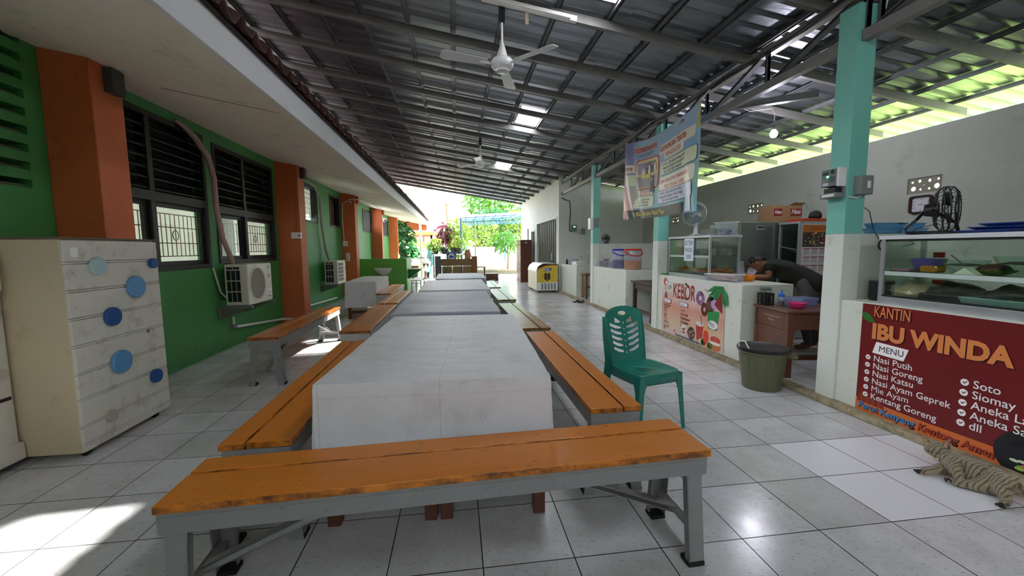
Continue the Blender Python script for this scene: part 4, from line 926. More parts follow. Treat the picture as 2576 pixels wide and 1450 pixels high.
cc = q.mix(q.ramp(q.math('ADD', fu, q.math('MULTIPLY', q.noise(2, 3), .15)), [(.12, 0), (.42, 1)]), left, right)
cc = q.mix(q.ramp(q.noise(4, 5), [(.55, 0), (.8, .5)]), cc, rgb('#e3d9c9'))
M_SCH = q.done(q.pbr(cc, .35))
part('banner_sheet', (lambda m: (m.grid(lambda u, v: surf(V((2.35 * u, 1.4 * v, 0))), 150, 60), m)[1])(MB()), M_SCH, t)
def surf_shape(loops, z, m, name):
    me = curve_mesh(loops); bm = bmesh.new(); bm.from_mesh(me); bmesh.ops.triangulate(bm, faces=bm.faces[:])
    for _ in range(6):
        e = [e for e in bm.edges if e.calc_length() > .05]
        if not e: break
        bmesh.ops.subdivide_edges(bm, edges=e, cuts=1); bmesh.ops.triangulate(bm, faces=bm.faces[:])
    bm.to_mesh(me); bm.free(); xform(me, lambda c: surf(V((c.x, c.y, z)))); me.materials.clear(); return put(name, me, m, t)
def patch(x0, x1, y0, y1, z, m, name, rot=0.0, nu=16, nv=6, r=0):
    return surf_shape([rrect(x0, x1, y0, y1, r, 4)] if r else [[(x0, y0), (x1, y0), (x1, y1), (x0, y1)]], z, m, name)
    mb = MB()
    if r:
        lp = rrect(x0, x1, y0, y1, r, 4); cx, cy_ = (x0 + x1) / 2, (y0 + y1) / 2; rings = []
        for k in (1, .75, .5, .25, .02): rings += [[(cx + (x - cx) * k, cy_ + (y - cy_) * k) for x, y in lp]]
        n = len(lp); mb.add([surf(V((x, y + rot * (x - x0), z))) for R_ in rings for x, y in R_], [(i * n + k, i * n + (k + 1) % n, (i + 1) * n + (k + 1) % n, (i + 1) * n + k) for i in range(4) for k in range(n)], True)
    else: mb.grid(lambda u, v: surf(V((x0 + (x1 - x0) * u, y0 + (y1 - y0) * v + rot * (x1 - x0) * u, z))), nu, nv)
    return part(name, mb, m, t)
def blet(s_, size, x, y, m, z, **k):
    sl = k.pop('slope', 0.0); return letters(s_, size, lambda c: surf(V((c.x, c.y + sl * (c.x - x), c.z))), x, y, m, t, z=z, **k)
RDB = col('', '#c2281f'); CRM = col('', '#ece6d2'); NAV = col('', '#1e2a3a'); PGR = col('', '#dbe3c2'); LAV = col('', '#cfd4ea')
patch(.03, 2.02, .0, .17, .004, col('', '#121412'), 'black_strip', nu=40); patch(.0, .12, .02, .15, .007, col('', '#b81c1c'), 'red_corner', nu=4)
blet('Pasti Bisa, Bersatu Pasti Maju', .115, .40, .05, col('', '#e6dc5a'), .008, sx=.82, bold=.001)
patch(.52, 1.28, .52, 1.07, .004, RDB, 'picture_frame', r=.09); patch(.545, 1.255, .545, 1.045, .008, col('', '#ded28a'), 'picture', r=.08)
patch(.60, 1.02, .80, 1.0, .011, col('', '#9c94c0'), 'picture', nu=8); patch(.56, 1.24, .56, .76, .011, col('', '#8f8a84'), 'picture', nu=8); patch(.72, 1.0, .72, .86, .014, col('', '#d9c94e'), 'picture', nu=6)
for k, (x, y, sc_) in enumerate(((.80, .92, 1), (.90, .93, 1.1), (.985, .94, 1.15), (1.07, .95, 1.15), (1.16, .95, 1.1), (1.08, .68, 1.7))):     # plain little people
    surf_shape([[(x - .03 * sc_, y - .13 * sc_), (x + .03 * sc_, y - .13 * sc_), (x + .024 * sc_, y - .02), (x - .024 * sc_, y - .02)]], .017, col('', '#22262c' if k % 2 else '#e8e8ea'), 'figure_print'); surf_shape([circ(x, y + .01, .02 * sc_, .026 * sc_, 12)], .019, col('', '#d8b394'), 'figure_print'); surf_shape([circ(x, y + .02 * sc_, .021 * sc_, .018 * sc_, 12)], .021, col('', '#1c1a1a'), 'figure_print')
blet('SUKSESKAN DI KANTIN', .115, .42, 1.19, CRM, .006, sx=.62, bold=.012, slope=.015); blet('SUKSESKAN DI KANTIN', .115, .42, 1.19, RDB, .009, sx=.62, bold=.004, slope=.015)
blet('SMAN 262 JAKARTA', .085, .60, 1.11 - .01, NAV, .007, sx=.62, bold=.002, slope=.02, shear=.2)
patch(1.30, 2.22, 1.02, 1.18, .004, CRM, 'title_patch', r=.04); blet('BUDAYAKAN TERTIB', .105, 1.33, 1.075, RDB, .008, sx=.72, bold=.003)
patch(1.45, 2.0, .92, 1.05, .005, CRM, 'title_patch', r=.04); blet('MENGANTRI', .10, 1.50, .955, RDB, .009, sx=.74, bold=.003)
patch(1.34, 2.30, .68, .90, .006, NAV, 'speech_bubble', r=.05); patch(1.347, 2.293, .687, .893, .009, PGR, 'speech_bubble', r=.045)
for k, s_ in enumerate(('Contoh : Saat akan mengambil', 'makanan biasakan mengantri', 'sabar dan tidak rebutan.')): blet(s_, .068, 1.39 + .03 * k, .825 - .06 * k, NAV, .013, sx=.80, bold=.0006)
patch(1.30, 2.28, .44, .65, .004, CRM, 'title_patch', r=.05); blet('TIDAK MENGAMBIL MAKANAN', .088, 1.31, .55, RDB, .008, sx=.66, bold=.003); blet('MILIK ORANG LAIN', .092, 1.47, .455, RDB, .008, sx=.68, bold=.003)
patch(1.28, 2.24, .215, .435, .006, NAV, 'speech_bubble', r=.04); patch(1.287, 2.233, .222, .428, .009, LAV, 'speech_bubble', r=.035)
for k, s_ in enumerate(('Contoh : Saat makan kita tidak', 'mengambil makanan milik orang', 'lain dari piring mereka.')): blet(s_, .066, 1.33 + .05 * (k == 2) * 2, .365 - .06 * k, NAV, .013, sx=.78, bold=.0006)
patch(.66, 1.10, .40, .50, .006, CRM, 'title_patch', r=.03); blet('TIDAK MEMBUANG', .062, .70, .455, RDB, .010, sx=.62, bold=.002); blet('SAMPAH SEMBARANGAN', .058, .66, .405, RDB, .010, sx=.62, bold=.002)
patch(.50, 1.14, .20, .385, .006, PGR, 'speech_bubble', r=.05)
for k, s_ in enumerate(('Contoh : Jika kita jajan', 'lalu tidak membuang', 'sampah sembarangan')): blet(s_, .055, .62, .325 - .05 * k, NAV, .011, sx=.8, bold=.0005)
patch(.10, .42, .86, 1.0, .006, CRM, 'title_patch', r=.03); blet('TERTIB', .08, .13, .90, RDB, .010, sx=.7, bold=.002); patch(.08, .46, .62, .82, .006, PGR, 'speech_bubble', r=.04)
patch(2.06, 2.19, .02, .30, .010, col('', '#dfe3ee'), 'figure_print', nu=4); blet('UPTD', .07, 1.86, 1.30, RDB, .008, sx=.7, bold=.001)
part('yellow_corner', (lambda m: (m.grid(lambda u, v: surf(V((2.35 - .10 * u * v - .0 * u, 1.4 - .3 * v, .006 + .001 * u))), 4, 8), m)[1])(MB()), col('', '#d9c62e'), t)
part('tie', MB().tube([(BX0, 4.93, 3.19), (3.16, 4.86, 3.31)], .004, 5).tube([(BX0, 7.25, 3.235), (3.16, 7.34, 3.31)], .004, 5), M_CABLEW, t)

# ================================================================== GLASS FOOD CASES
def case(label, x0, x1, y0, y1, z0, z1, zs, foot):
    t = thing('display_case', label, 'display case', (x0, y0, z0)); D, L, H = x1 - x0, y1 - y0, z1 - z0; w_ = .028
    f = MB()
    for x in (0, D - w_):
        for y in (0, L - w_): f.box(x, x + w_, y, y + w_, 0, H - .03)
    for x in (0, D - w_): f.box(x, x + w_, w_, L - w_, 0, foot)
    for y in (0, L - w_): f.box(w_, D - w_, y, y + w_, 0, foot)
    part('case_frame', f, M_ALU, t, bev=.002)
    part('top_board', MB().box(-.012, D + .012, -.012, L + .012, H - .03, H), M_ALUW, t, bev=.003)
    part('bottom_board', MB().box(.01, D - .01, .01, L - .01, foot - .01, foot), M_ALUW, t)
    part('shelf', MB().box(.02, D - .02, .02, L - .02, zs - z0 - .006, zs - z0), M_GLASSG, t)
    part('shelf_rail', MB().box(.012, .02, .03, L - .03, zs - z0 - .03, zs - z0), M_ALUW, t)
    part('front_pane', MB().box(.010, .014, w_, L - w_, foot, H - .03), M_GLASS, t)
    for y in (.010, L - .014): part('side_pane', MB().box(w_, D - w_, y, y + .004, foot, H - .03), M_GLASS, t)
    g = MB()
    for x in (.002, .024): g.box(x, x + .004, w_, L - w_, foot, foot + .012).box(x, x + .004, w_, L - w_, H - .045, H - .03)
    part('rubber_seal', g, M_BLACK, t)
    return t
case('long aluminium and glass food case on the nearest counter', 3.25, 3.63, 1.02, 2.73, .905, 1.425, 1.155, .055)
case('aluminium and glass food case with the iced tea sign', 3.28, 3.72, 4.92, 5.96, .92, 1.505, 1.235, .05)
t = thing('paper_sign', 'white paper sign reading ES TEH MANIS 3000 on the glass case', 'sign', (3.272, 5.51, 1.155))
part('paper', MB().box(0, .003, -.235, 0, 0, .315), mat('sign paper', '#dfe6f2', .6), t); f2 = mapped((-.0, 0, 0), (0, -1, 0), (0, 0, 1))
for s_, y in (('ES TEH', .225), ('MANIS', .125), ('3000', .03)): letters(s_, .085, f2, .1175, y, col('', '#1b3550'), t, z=.001, align='CENTER', sx=.72, bold=.0004)

def bowl(name, label, cat, x, y, z, r, h, m, fill=None, fl=.75, base=.45, group=None, rough=0):
    t = thing(name, label, cat, (x, y, z), 0, group)
    part('bowl_wall', MB().lathe([(r * base, 0), (r * (base + .22), h * .18), (r * .9, h * .7), (r, h), (r * .96, h), (r * .85, h * .68), (r * base * .9, h * .12), (0, h * .08)], 28), m, t)
    if fill:
        f = MB(); rr = r * (.62 + .3 * fl)
        f.grid(lambda u, v: (rr * v * math.cos(2 * PI * u), rr * v * math.sin(2 * PI * u), h * fl * .8 + h * .35 * (1 - v * v) * .4 + .006 * noise.noise(V((math.cos(2 * PI * u) * v * 6, math.sin(2 * PI * u) * v * 6, x * 9)))), 28, 8); part('food', f, fill, t)
    return t
F_BR = mat('brown cooked food', '#5a3018', .5, c2='#3a1d0e', scale=30, bump=.6, bscale=60); F_OR = mat('fried orange food', '#b5652a', .55, c2='#7f3f18', scale=30, bump=.6, bscale=60)
F_GR = mat('grey stewed food', '#4a4238', .5, c2='#2c2620', scale=30, bump=.6, bscale=60); F_WH = mat('white rice', '#e4e0d4', .7, bump=.6, bscale=120)
P_PUR = mat('purple plastic', '#6a56a8', .3); P_GRN = mat('green plastic', '#5ba05a', .3); P_BLU = mat('light blue plastic', '#5f9cc8', .3); P_DBL = mat('dark blue plastic', '#253f86', .25); P_TEA = mat('teal bowl plastic', '#3f7f96', .3); P_PINK = mat('pink plastic', '#e0327c', .25); P_ORG = mat('orange plastic', '#e8891f', .3); P_RED = mat('red plastic', '#c03020', .3)
ZS = 1.157
bowl('bowl', 'purple plastic bowl on the shelf of the nearest food case', 'bowl', 3.45, 2.55, ZS, .10, .095, P_PUR); bowl('bowl', 'light green bowl tucked behind the purple bowl', 'bowl', 3.53, 2.64, ZS, .08, .09, P_GRN)
bowl('glass_bowl', 'glass bowl of dark stew with a spoon on the shelf of the nearest case', 'bowl', 3.44, 2.33, ZS, .125, .09, M_GLASS, F_GR); bowl('glass_bowl', 'large glass bowl of brown stir fry at the right frame edge', 'bowl', 3.45, 2.02, ZS, .15, .12, M_GLASS, F_BR)
solo('spoon', MB().tube([(3.46, 2.35, ZS + .06), (3.5, 2.45, ZS + .12)], .004, 6).ell((3.455, 2.335, ZS + .055), .018, .025, .006), M_INOX, 'metal spoon standing in the glass bowl of stew', 'spoon')
t = thing('plate', 'green plate with a dark food heap between the two glass bowls', 'plate', (3.47, 2.19, ZS)); part('dish', MB().lathe([(.06, 0), (.10, .02), (.105, .03), (.09, .02), (0, .012)], 26), mat('olive green plate', '#5f7a1c', .35), t); part('food', MB().ell((0, 0, .03), .08, .08, .04), F_BR, t)
solo('paper_packet', MB().extr([(-.06, 0), (.06, 0), (.0, .045)], -.03, .03, Matrix.Translation((3.31, 2.22, ZS)) @ Matrix(((0, 0, 1, 0), (1, 0, 0, 0), (0, 1, 0, 0), (0, 0, 0, 1)))), mat('packet paper', '#d8dcc8', .7), 'folded white paper in front of the green plate', 'packet')
t = thing('snack_pack', 'shiny orange and gold snack pack beside the purple bowl', 'snack', (3.34, 2.44, ZS)); part('wrapper', MB().extr(rrect(-.055, .055, 0, .05, .02), -.04, .04, Matrix(((0, 0, 1, 0), (1, 0, 0, 0), (0, 1, 0, 0), (0, 0, 0, 1)))), mat('gold foil', '#c96a30', .2, .5, c2='#d8b04a', scale=14), t, bev=.008)
solo('tray', MB().box(3.30, 3.5, 2.56, 2.70, ZS, ZS + .02), mat('pink patterned tray', '#a8748c', .4, c2='#8a5a78', scale=40), 'pink patterned tray at the left end of the shelf', 'tray', bev=.006)
solo('red_card', MB().box(3.55, 3.56, 2.53, 2.60, ZS + .10, ZS + .14), P_RED, 'small red card sticking up behind the purple bowl', 'card')
t = thing('bag_of_crackers', 'clear plastic bag of pale crackers at the bottom left of the nearest case', 'bag', (3.41, 2.585, .962))
def blob(rx, ry, rz, am, sd, n=28, m=16):
    mb = MB(); mb.grid(lambda u, v: (lambda p: (p.x * rx, p.y * ry, max(0, p.z + .62) * rz))((lambda d: d * (1 + am * noise.noise(d * 2.6 + V((sd, 0, 0)))))(V((math.sin(PI * v) * math.cos(2 * PI * u), math.sin(PI * v) * math.sin(2 * PI * u), -math.cos(PI * v))))), n, m); return mb
part('crackers', blob(.11, .125, .06, .25, 3), mat('pale crackers', '#d2b88f', .6, c2='#b08f60', scale=26, bump=.7, bscale=70), t); part('bag_film', blob(.13, .14, .075, .3, 3), glassy('bag film', '#f4f4f0', .15, .3, .15, '#e8e4da'), t); part('knot', MB().lathe([(.03, .10), (.008, .125), (.022, .145), (0, .14)], 10), glassy('bag film', '#f4f4f0'), t)
bowl('bowl', 'teal bowl at the back of the lower shelf', 'bowl', 3.54, 2.40, .985, .09, .075, P_TEA)
for y, lab, m in ((2.36, 'dark baking pan of food left of the steel tray', F_GR), (2.05, 'dark heap of fried food in the lower part of the nearest case', F_BR)):
    t = thing('food_pan', lab, 'pan', (3.44, y, .962)); part('pan', MB().box(-.14, .14, -.13, .13, 0, .05), M_BLACK, t, bev=.01); part('food', blob(.13, .15, .075, .3, y), F_GR, t)
t = thing('steel_tray', 'shallow steel tray at the front of the lower shelf', 'tray', (3.335, 2.02, .962)); part('tray_body', MB().hexa([(-.05, -.2, 0), (.05, -.2, 0), (.05, .2, 0), (-.05, .2, 0), (-.06, -.22, .05), (.06, -.22, .05), (.06, .22, .05), (-.06, .22, .05)]), mat('pale steel tray', '#8fa8a4', .3, .5), t, bev=.004)
t = thing('jar', 'clear plastic jar behind the nearest case', 'jar', (3.73, 2.80, .905)); part('jar_body', MB().lathe([(.055, 0), (.06, .02), (.06, .15), (.04, .18), (.042, .2)], 20), M_PLAST, t); part('jar_contents', MB().cyl((0, 0, .005), (0, 0, .09), .054), mat('flour', '#cfc6a4', .8), t)
t = thing('jar', 'clear jar with a red lid behind the nearest case', 'jar', (3.72, 2.66, .905)); part('jar_body', MB().lathe([(.045, 0), (.05, .02), (.05, .13), (.045, .14)], 20), M_PLAST, t); part('lid', MB().cyl((0, 0, .14), (0, 0, .175), .048), P_RED, t)
t = thing('pot', 'black pot with blue lining tucked behind the corner of the nearest case', 'pot', (3.42, 2.845, .905)); part('pot_body', MB().lathe([(.07, 0), (.08, .03), (.08, .16), (.075, .16), (.073, .15), (.07, .03), (0, .02)], 22), M_BLACK, t); part('rim', MB().lathe([(.074, .15), (.074, .158), (.06, .15)], 22), P_BLU, t)
# things on top of the nearest case
t = thing('floor_fan', 'black fan with wire cage on top of the nearest food case', 'fan', (3.40, 2.455, 1.426))
nrm = V((.69, -.72, .04)).normalized(); sd = V((.72, .69, 0)).normalized(); upv = nrm.cross(sd).normalized() * (1 if nrm.cross(sd).z > 0 else -1); c0 = V((0, -.02, .175)); R_ = .155
def dsk(r, a, o): return c0 + sd * r * math.cos(a) + upv * r * math.sin(a) + nrm * o
g = MB()
for k in range(26):
    a = 2 * PI * k / 26
    g.tube([dsk(.03, a, -.05), dsk(R_ * .75, a, -.055), dsk(R_ * .97, a, -.03), dsk(R_, a, .0), dsk(R_ * .97, a, .03), dsk(R_ * .75, a, .055), dsk(.03, a, .05)], .0018, 4)
for r, o in ((R_, 0), (R_ * .97, .03), (R_ * .97, -.03), (.05, -.052), (.05, .052), (R_ * .6, .055), (R_ * .6, -.055)): g.tube([dsk(r, 2 * PI * k / 28, o) for k in range(28)], .003 if r < R_ else .005, 6, True)
part('wire_cage', g, M_BLACK, t)
m = MB()
for k in range(3):
    a0 = 2 * PI * k / 3; m.grid(lambda u, v: dsk(.03 + (R_ * .83 - .03) * v, a0 + (u - .5) * (1.1 - .2 * v), .03 * (u - .5)), 6, 6)
part('blade_set', m, M_BLACK, t, solid=.003); part('motor', MB().cyl(tuple(c0 - nrm * .11), tuple(c0 - nrm * .04), .04, .055), M_BLACK, t, bev=.01)
part('stand', MB().tube([tuple(c0 + sd * .05 - nrm * .1), tuple(V((-.14, .06, .10))), (-.17, .10, .05), (-.15, .11, .015), (.03, -.11, .012)], .011, 8).tube([tuple(c0 - sd * .05 - nrm * .08), (.03, -.06, .08), (.06, -.06, .012)], .011, 8), M_BLACK, t)
part('base', MB().tube([(-.12, .10, .011), (.09, -.16, .011), (.13, -.06, .011), (-.06, .15, .011)], .011, 8, True), M_BLACK, t)
def ctray(name, label, x, y, z, m, rz=0, tilt=0, l=.15, w_=.11, h=.035):
    t = thing(name, label, 'tray', (x, y, z), rz, 'divided trays' if m is P_BLU else 'dark blue trays')
    mb = MB(); mb.hexa([(-l * .8, -w_ * .8, 0), (l * .8, -w_ * .8, 0), (l * .8, w_ * .8, 0), (-l * .8, w_ * .8, 0), (-l, -w_, h), (l, -w_, h), (l, w_, h), (-l, w_, h)])
    part('tray_body', mb, m, t, bev=.008); part('tray_rim', MB().box(-l, l, -w_, -w_ + .012, h, h + .006).box(-l, l, w_ - .012, w_, h, h + .006).box(-l, -l + .012, -w_ + .012, w_ - .012, h, h + .006).box(l - .012, l, -w_ + .012, w_ - .012, h, h + .006), m, t)
    t.rotation_euler = (tilt, 0, rz); return t
for x, z, lab in ((3.60, 1.45, 'light blue tray lying at the left bottom of the pile on the partition'), (3.87, 1.45, 'light blue tray lying at the right bottom of the pile on the partition'), (3.62, 1.493, 'light blue tray leaning on the left of the pile, upper layer'), (3.84, 1.493, 'light blue tray on the right of the pile, upper layer')):
    ctray('divided_tray', lab, x, 3.035, z, P_BLU, l=.14, w_=.055, h=.042)
for x, y, z, lab in ((3.44, 2.16, 1.426, 'dark blue tray at the bottom of the stack on the nearest case'), (3.46, 2.10, 1.446, 'middle dark blue tray of the stack on the nearest case'), (3.45, 2.04, 1.466, 'topmost dark blue tray of the stack on the nearest case')): ctray('serving_tray', lab, x, y, z, P_DBL, rz=PI / 2 + .1 * (z - 1.44) * 20, l=.16, w_=.13, h=.014)
solo('cable', MB().tube([(3.31, 2.94, 1.66), (3.35, 2.93, 1.63), (3.40, 2.93, 1.48), (3.47, 2.935, 1.40)] + [(3.49 + .035 * math.cos(a), 2.93 - .004 * (a / 6), 1.355 + .042 * math.sin(a)) for a in [1.2 + .5 * k for k in range(34)]], .0035, 5), M_CABLE, 'coil of black cable hanging on the partition by the nearest pillar', 'cable')
solo('cable', MB().tube([(3.38, 2.46, 1.50), (3.40, 2.60, 1.48), (3.42, 2.70, 1.42), (3.64, 2.80, 1.36), (3.62, 2.88, 1.34)], .003, 5), M_CABLE, 'black fan cord drooping over the left end of the nearest case', 'cable')
# wall clock
t = thing('wall_clock', 'square wall clock with dark maroon rim under the pierced vent', 'clock', (5.798, 4.42, 1.862))
mt = Matrix(((0, 0, -1, 0), (-1, 0, 0, 0), (0, 1, 0, 0), (0, 0, 0, 1)))
part('rim', curve_mesh([rrect(-.125, .125, -.11, .11, .035), rrect(-.103, .103, -.09, .09, .025)], .02).copy() if 0 else xform(curve_mesh([rrect(-.125, .125, -.11, .11, .035), rrect(-.103, .103, -.09, .09, .025)], .018), lambda c: mt @ (c + V((0, 0, .018)))), mat('maroon rim', '#3a1418', .3), t)
part('dial', xform(curve_mesh([rrect(-.11, .11, -.096, .096, .03)]), lambda c: mt @ (c + V((0, 0, .012)))), mat('dial', '#d9d7de', .5), t)
fc = lambda c: mt @ V((c.x, c.y, c.z + .013))
for k in range(1, 13):
    a = PI / 2 - 2 * PI * k / 12; sq = 1 / max(abs(math.cos(a)), abs(math.sin(a))); x, y = .078 * math.cos(a) * min(sq, 1.2), .068 * math.sin(a) * min(sq, 1.2)
    letters(str(k), .028, fc, x, y - .010, M_BLACK, t, 'numeral', align='CENTER')
for ln, an, w_ in ((.05, 183, .004), (.068, -8, .003)):
    a = math.radians(an); part('hand', MB().add([fc(V((-w_ * math.sin(a), w_ * math.cos(a), .002))), fc(V((w_ * math.sin(a), -w_ * math.cos(a), .002))), fc(V((ln * math.cos(a), ln * math.sin(a), .002)))], [(0, 1, 2)]), M_BLACK, t)
# electricity meter and junction box on the nearest pillar
t = thing('electricity_meter', 'electricity meter with green light on the nearest turquoise pillar', 'meter', (3.15, 3.04, 1.86))
part('housing', MB().box(-.08, 0, -.065, .075, -.02, .12), mat('meter grey', '#6c7274', .35), t, bev=.006); part('side_cover', MB().box(-.075, 0, -.078, -.062, -.025, .125), M_WHITEP, t, bev=.003)
part('display', MB().box(-.084, -.08, .01, .06, .075, .1), M_BLACK, t); part('dial_window', MB().cyl((-.084, -.03, .095), (-.079, -.03, .095), .018), mat('dark dial', '#2f3434', .2), t); part('indicator_lamp', MB().box(-.086, -.08, .005, .02, .055, .066), emit('green lamp', '#4dff8a', 3), t, 'glowing green lamp')
part('keypad', MB().box(-.083, -.08, -.05, 0, .015, .06), mat('keypad', '#3f4a52', .4), t); part('name_label', MB().box(-.083, -.08, .005, .055, -.012, .012), mat('label lilac', '#c9c4da', .6), t)
part('breaker_tray', MB().box(-.085, 0, -.075, .075, -.115, -.075).box(-.012, 0, -.075, .07, -.075, -.02), M_GREYP, t, bev=.004); part('breaker', MB().box(-.075, -.01, -.055, .045, -.08, -.035), M_BLACK, t); part('switch_strip', MB().box(-.09, -.084, -.06, .05, -.105, -.085), M_WHITEP, t)
t = thing('junction_box', 'grey junction box on the near face of the same pillar as the meter', 'junction box', (3.255, 2.95, 1.835)); part('housing', MB().box(-.05, .06, -.07, 0, -.075, .075), M_GREYP, t, bev=.006); part('latch', MB().box(.0, .03, -.073, -.068, -.025, .03), M_WHITEP, t); part('cable_tail', MB().tube([(-.0, -.03, -.075), (-.04, -.03, -.10), (-.09, .0, -.085)], .006, 6), M_CABLEW, t)
t = thing('electricity_meter', 'small pale meter on the farthest turquoise pillar', 'meter', (3.15, 9.20, 1.92)); part('housing', MB().box(-.07, 0, -.05, .11, -.14, .12), M_WHITEP, t, bev=.006); part('cover', MB().box(.02, .14, -.06, -.045, -.1, .12), M_GREYP, t, bev=.004)
t = thing('electricity_meter', 'electricity meter with green light on the end wall', 'meter', (3.56, 12.15, 1.95)); part('housing', MB().box(-.08, .08, -.09, 0, -.09, .1), mat('meter grey', '#6c7274', .35), t, bev=.006); part('indicator_lamp', MB().box(-.02, .03, -.096, -.09, .03, .06), emit('green lamp', '#4dff8a', 3), t); part('lead', MB().tube([(-.06, -.03, -.09), (-.12, -.03, -.09), (-.135, -.03, .1), (-.10, -.03, .55), (-.13, -.03, .83), (-.25, -.03, .85), (-.38, -.03, .92)], .014, 6), M_CABLE, t)
t = thing('junction_box', 'grey switch box right of the meter on the end wall', 'junction box', (3.86, 12.15, 1.86)); part('housing', MB().box(-.06, .06, -.06, 0, -.09, .09), M_GREYP, t, bev=.006); part('lead', MB().tube([(0, -.02, .09), (.0, -.02, .5), (.03, -.02, .9), (.0, -.02, 1.2)], .005, 5).tube([(-.02, -.02, -.09), (-.10, -.02, -.12), (-.22, -.02, -.03)], .006, 5), M_CABLEW, t)
t = thing('power_socket', 'white wall socket with plug on the end wall above the far counter', 'socket', (4.05, 12.15, 1.23)); part('plate', MB().box(-.1, .1, -.02, 0, -.05, .05), M_WHITEP, t, bev=.004); part('plug', MB().cyl((.06, -.05, 0), (.06, -.02, 0), .025), M_BLACK, t); part('lead', MB().tube([(.06, -.045, 0), (.09, -.05, -.1), (.12, -.06, -.3)], .005, 5), M_CABLE, t)
# ================================================================== MIDDLE STALL
def fan_desk(label, loc, face, m, cage_r, h, base_r):
    t = thing('desk_fan', label, 'fan', loc); n_ = V(face).normalized(); sd = n_.cross(V((0, 0, 1))).normalized(); uz = sd.cross(n_); c0 = V((0, 0, h))
    d = lambda r, a, o: c0 + sd * r * math.cos(a) + uz * r * math.sin(a) + n_ * o
    g = MB()
    for k in range(30):
        a = 2 * PI * k / 30; g.tube([d(.03, a, -.05), d(cage_r * .8, a, -.045), d(cage_r, a, 0), d(cage_r * .8, a, .045), d(.03, a, .055)], .0016, 4)
    g.tube([d(cage_r, 2 * PI * k / 28, 0) for k in range(28)], .006, 6, True); part('wire_cage', g, m, t)
    b = MB()
    for k in range(3): b.grid(lambda u, v: d(.03 + (cage_r * .85 - .03) * v, 2 * PI * k / 3 + (u - .5) * 1.2, .03 * (u - .5)), 6, 6)
    part('blade_set', b, glassy('smoky blade', '#a9b2b8', .2, .3, .35, '#9aa4ac'), t); part('motor', MB().cyl(tuple(c0 - n_ * .14), tuple(c0 - n_ * .04), .05, .06), m, t, bev=.01)
    part('stem', MB().lathe([(.05, .02), (.03, .08), (.028, h - .06), (.035, h - .02), (0, h)], 18, Matrix.Translation(-n_ * .08)), m, t)
    part('base', MB().lathe([(base_r, 0), (base_r, .012), (base_r * .7, .03), (.04, .05), (0, .05)], 26, Matrix.Translation(-n_ * .05)), m, t); part('control_panel', MB().box(-.02, .02, -base_r * .75, -base_r * .45, .02, .03), mat('panel blue', '#3a4a78', .4), t)
fan_desk('pale desk fan on top of the iced tea glass case, behind the banner', (3.55, 5.74, 1.506), (-.75, -.6, .12), mat('pale grey fan plastic', '#c4c6c6', .35), .175, .34, .12)
fan_desk('small black fan on the low partition by the farthest turquoise pillar', (3.50, 9.24, 1.45), (-.6, -.8, 0), M_BLACK, .10, .12, .06)
t = thing('storage_tub', 'clear plastic tub with dark straps inside on top of the iced tea case', 'tub', (3.60, 5.06, 1.506))
part('tub_wall', MB().hexa([(-.07, -.09, 0), (.07, -.09, 0), (.07, .09, 0), (-.07, .09, 0), (-.09, -.115, .17), (.09, -.115, .17), (.09, .115, .17), (-.09, .115, .17)]), M_PLAST, t, bev=.015); part('rim', MB().tube([(-.095, -.12, .17), (.095, -.12, .17), (.095, .12, .17), (-.095, .12, .17)], .005, 6, True), M_WHITEP, t); part('strap_heap', blob(.06, .08, .05, .4, 5), mat('blue grey straps', '#4a5a78', .6, c2='#2c3444', scale=30), t)
solo('grey_box', MB().box(3.5, 3.74, 5.16, 5.5, 1.506, 1.60), mat('dull grey card', '#7f8078', .7), 'dull grey box standing behind the clear tub on the iced tea case', 'box', bev=.004)
# fridge, cupboard, boxes
t = thing('refrigerator', 'large stainless steel fridge in the middle stall', 'fridge', (4.06, 5.4, .05))
part('cabinet', MB().box(0, 1.25, .03, .72, .08, 1.66), M_INOX, t, bev=.01); part('door', MB().box(.01, .62, 0, .03, 1.02, 1.65), M_INOX, t, bev=.006); part('door', MB().box(.01, .62, 0, .03, .1, 1.0), M_INOX, t, bev=.006); part('door', MB().box(.63, 1.24, 0, .03, 1.02, 1.65), M_INOX, t, bev=.006); part('door', MB().box(.63, 1.24, 0, .03, .1, 1.0), M_INOX, t, bev=.006)
part('display', MB().box(.26, .38, -.006, 0, 1.54, 1.6), M_ALU, t, bev=.002); part('display_window', MB().box(.27, .37, -.008, -.005, 1.565, 1.59), M_BLACK, t)
for x in (.05, 1.2): part('foot', MB().cyl((x, .08, 0), (x, .08, .09), .025), M_BLACK, t)
for x in (.05, 1.2): part('foot', MB().cyl((x, .66, 0), (x, .66, .09), .025), M_BLACK, t)
M_CARD = mat('brown cardboard', '#a07c58', .8, c2='#8e6b49', scale=4)
t = thing('cardboard_box', 'brown cardboard box with red script panels on top of the fridge', 'box', (4.75, 5.62, 1.712))
part('carton', MB().box(0, .50, 0, .3, 0, .26), M_CARD, t, bev=.003); part('flap', MB().hexa([(.28, .02, .26), (.50, .02, .26), (.50, .03, .264), (.28, .03, .264), (.34, -.02, .30), (.53, -.03, .295), (.53, -.02, .30), (.34, -.01, .304)]), M_CARD, t)
f3 = mapped((0, -.001, 0), (1, 0, 0), (0, 0, 1))
for x, w_, s_ in ((.02, .14, .075), (.30, .19, .10)):
    part('red_panel', MB().box(x, x + w_, -.0015, 0, .10, .21), mat('carton red', '#7c1f1f', .6), t); letters('Hass', s_, f3, x + .012, .135, M_WH, t, z=.002, sx=.8, shear=.3, bold=.001)
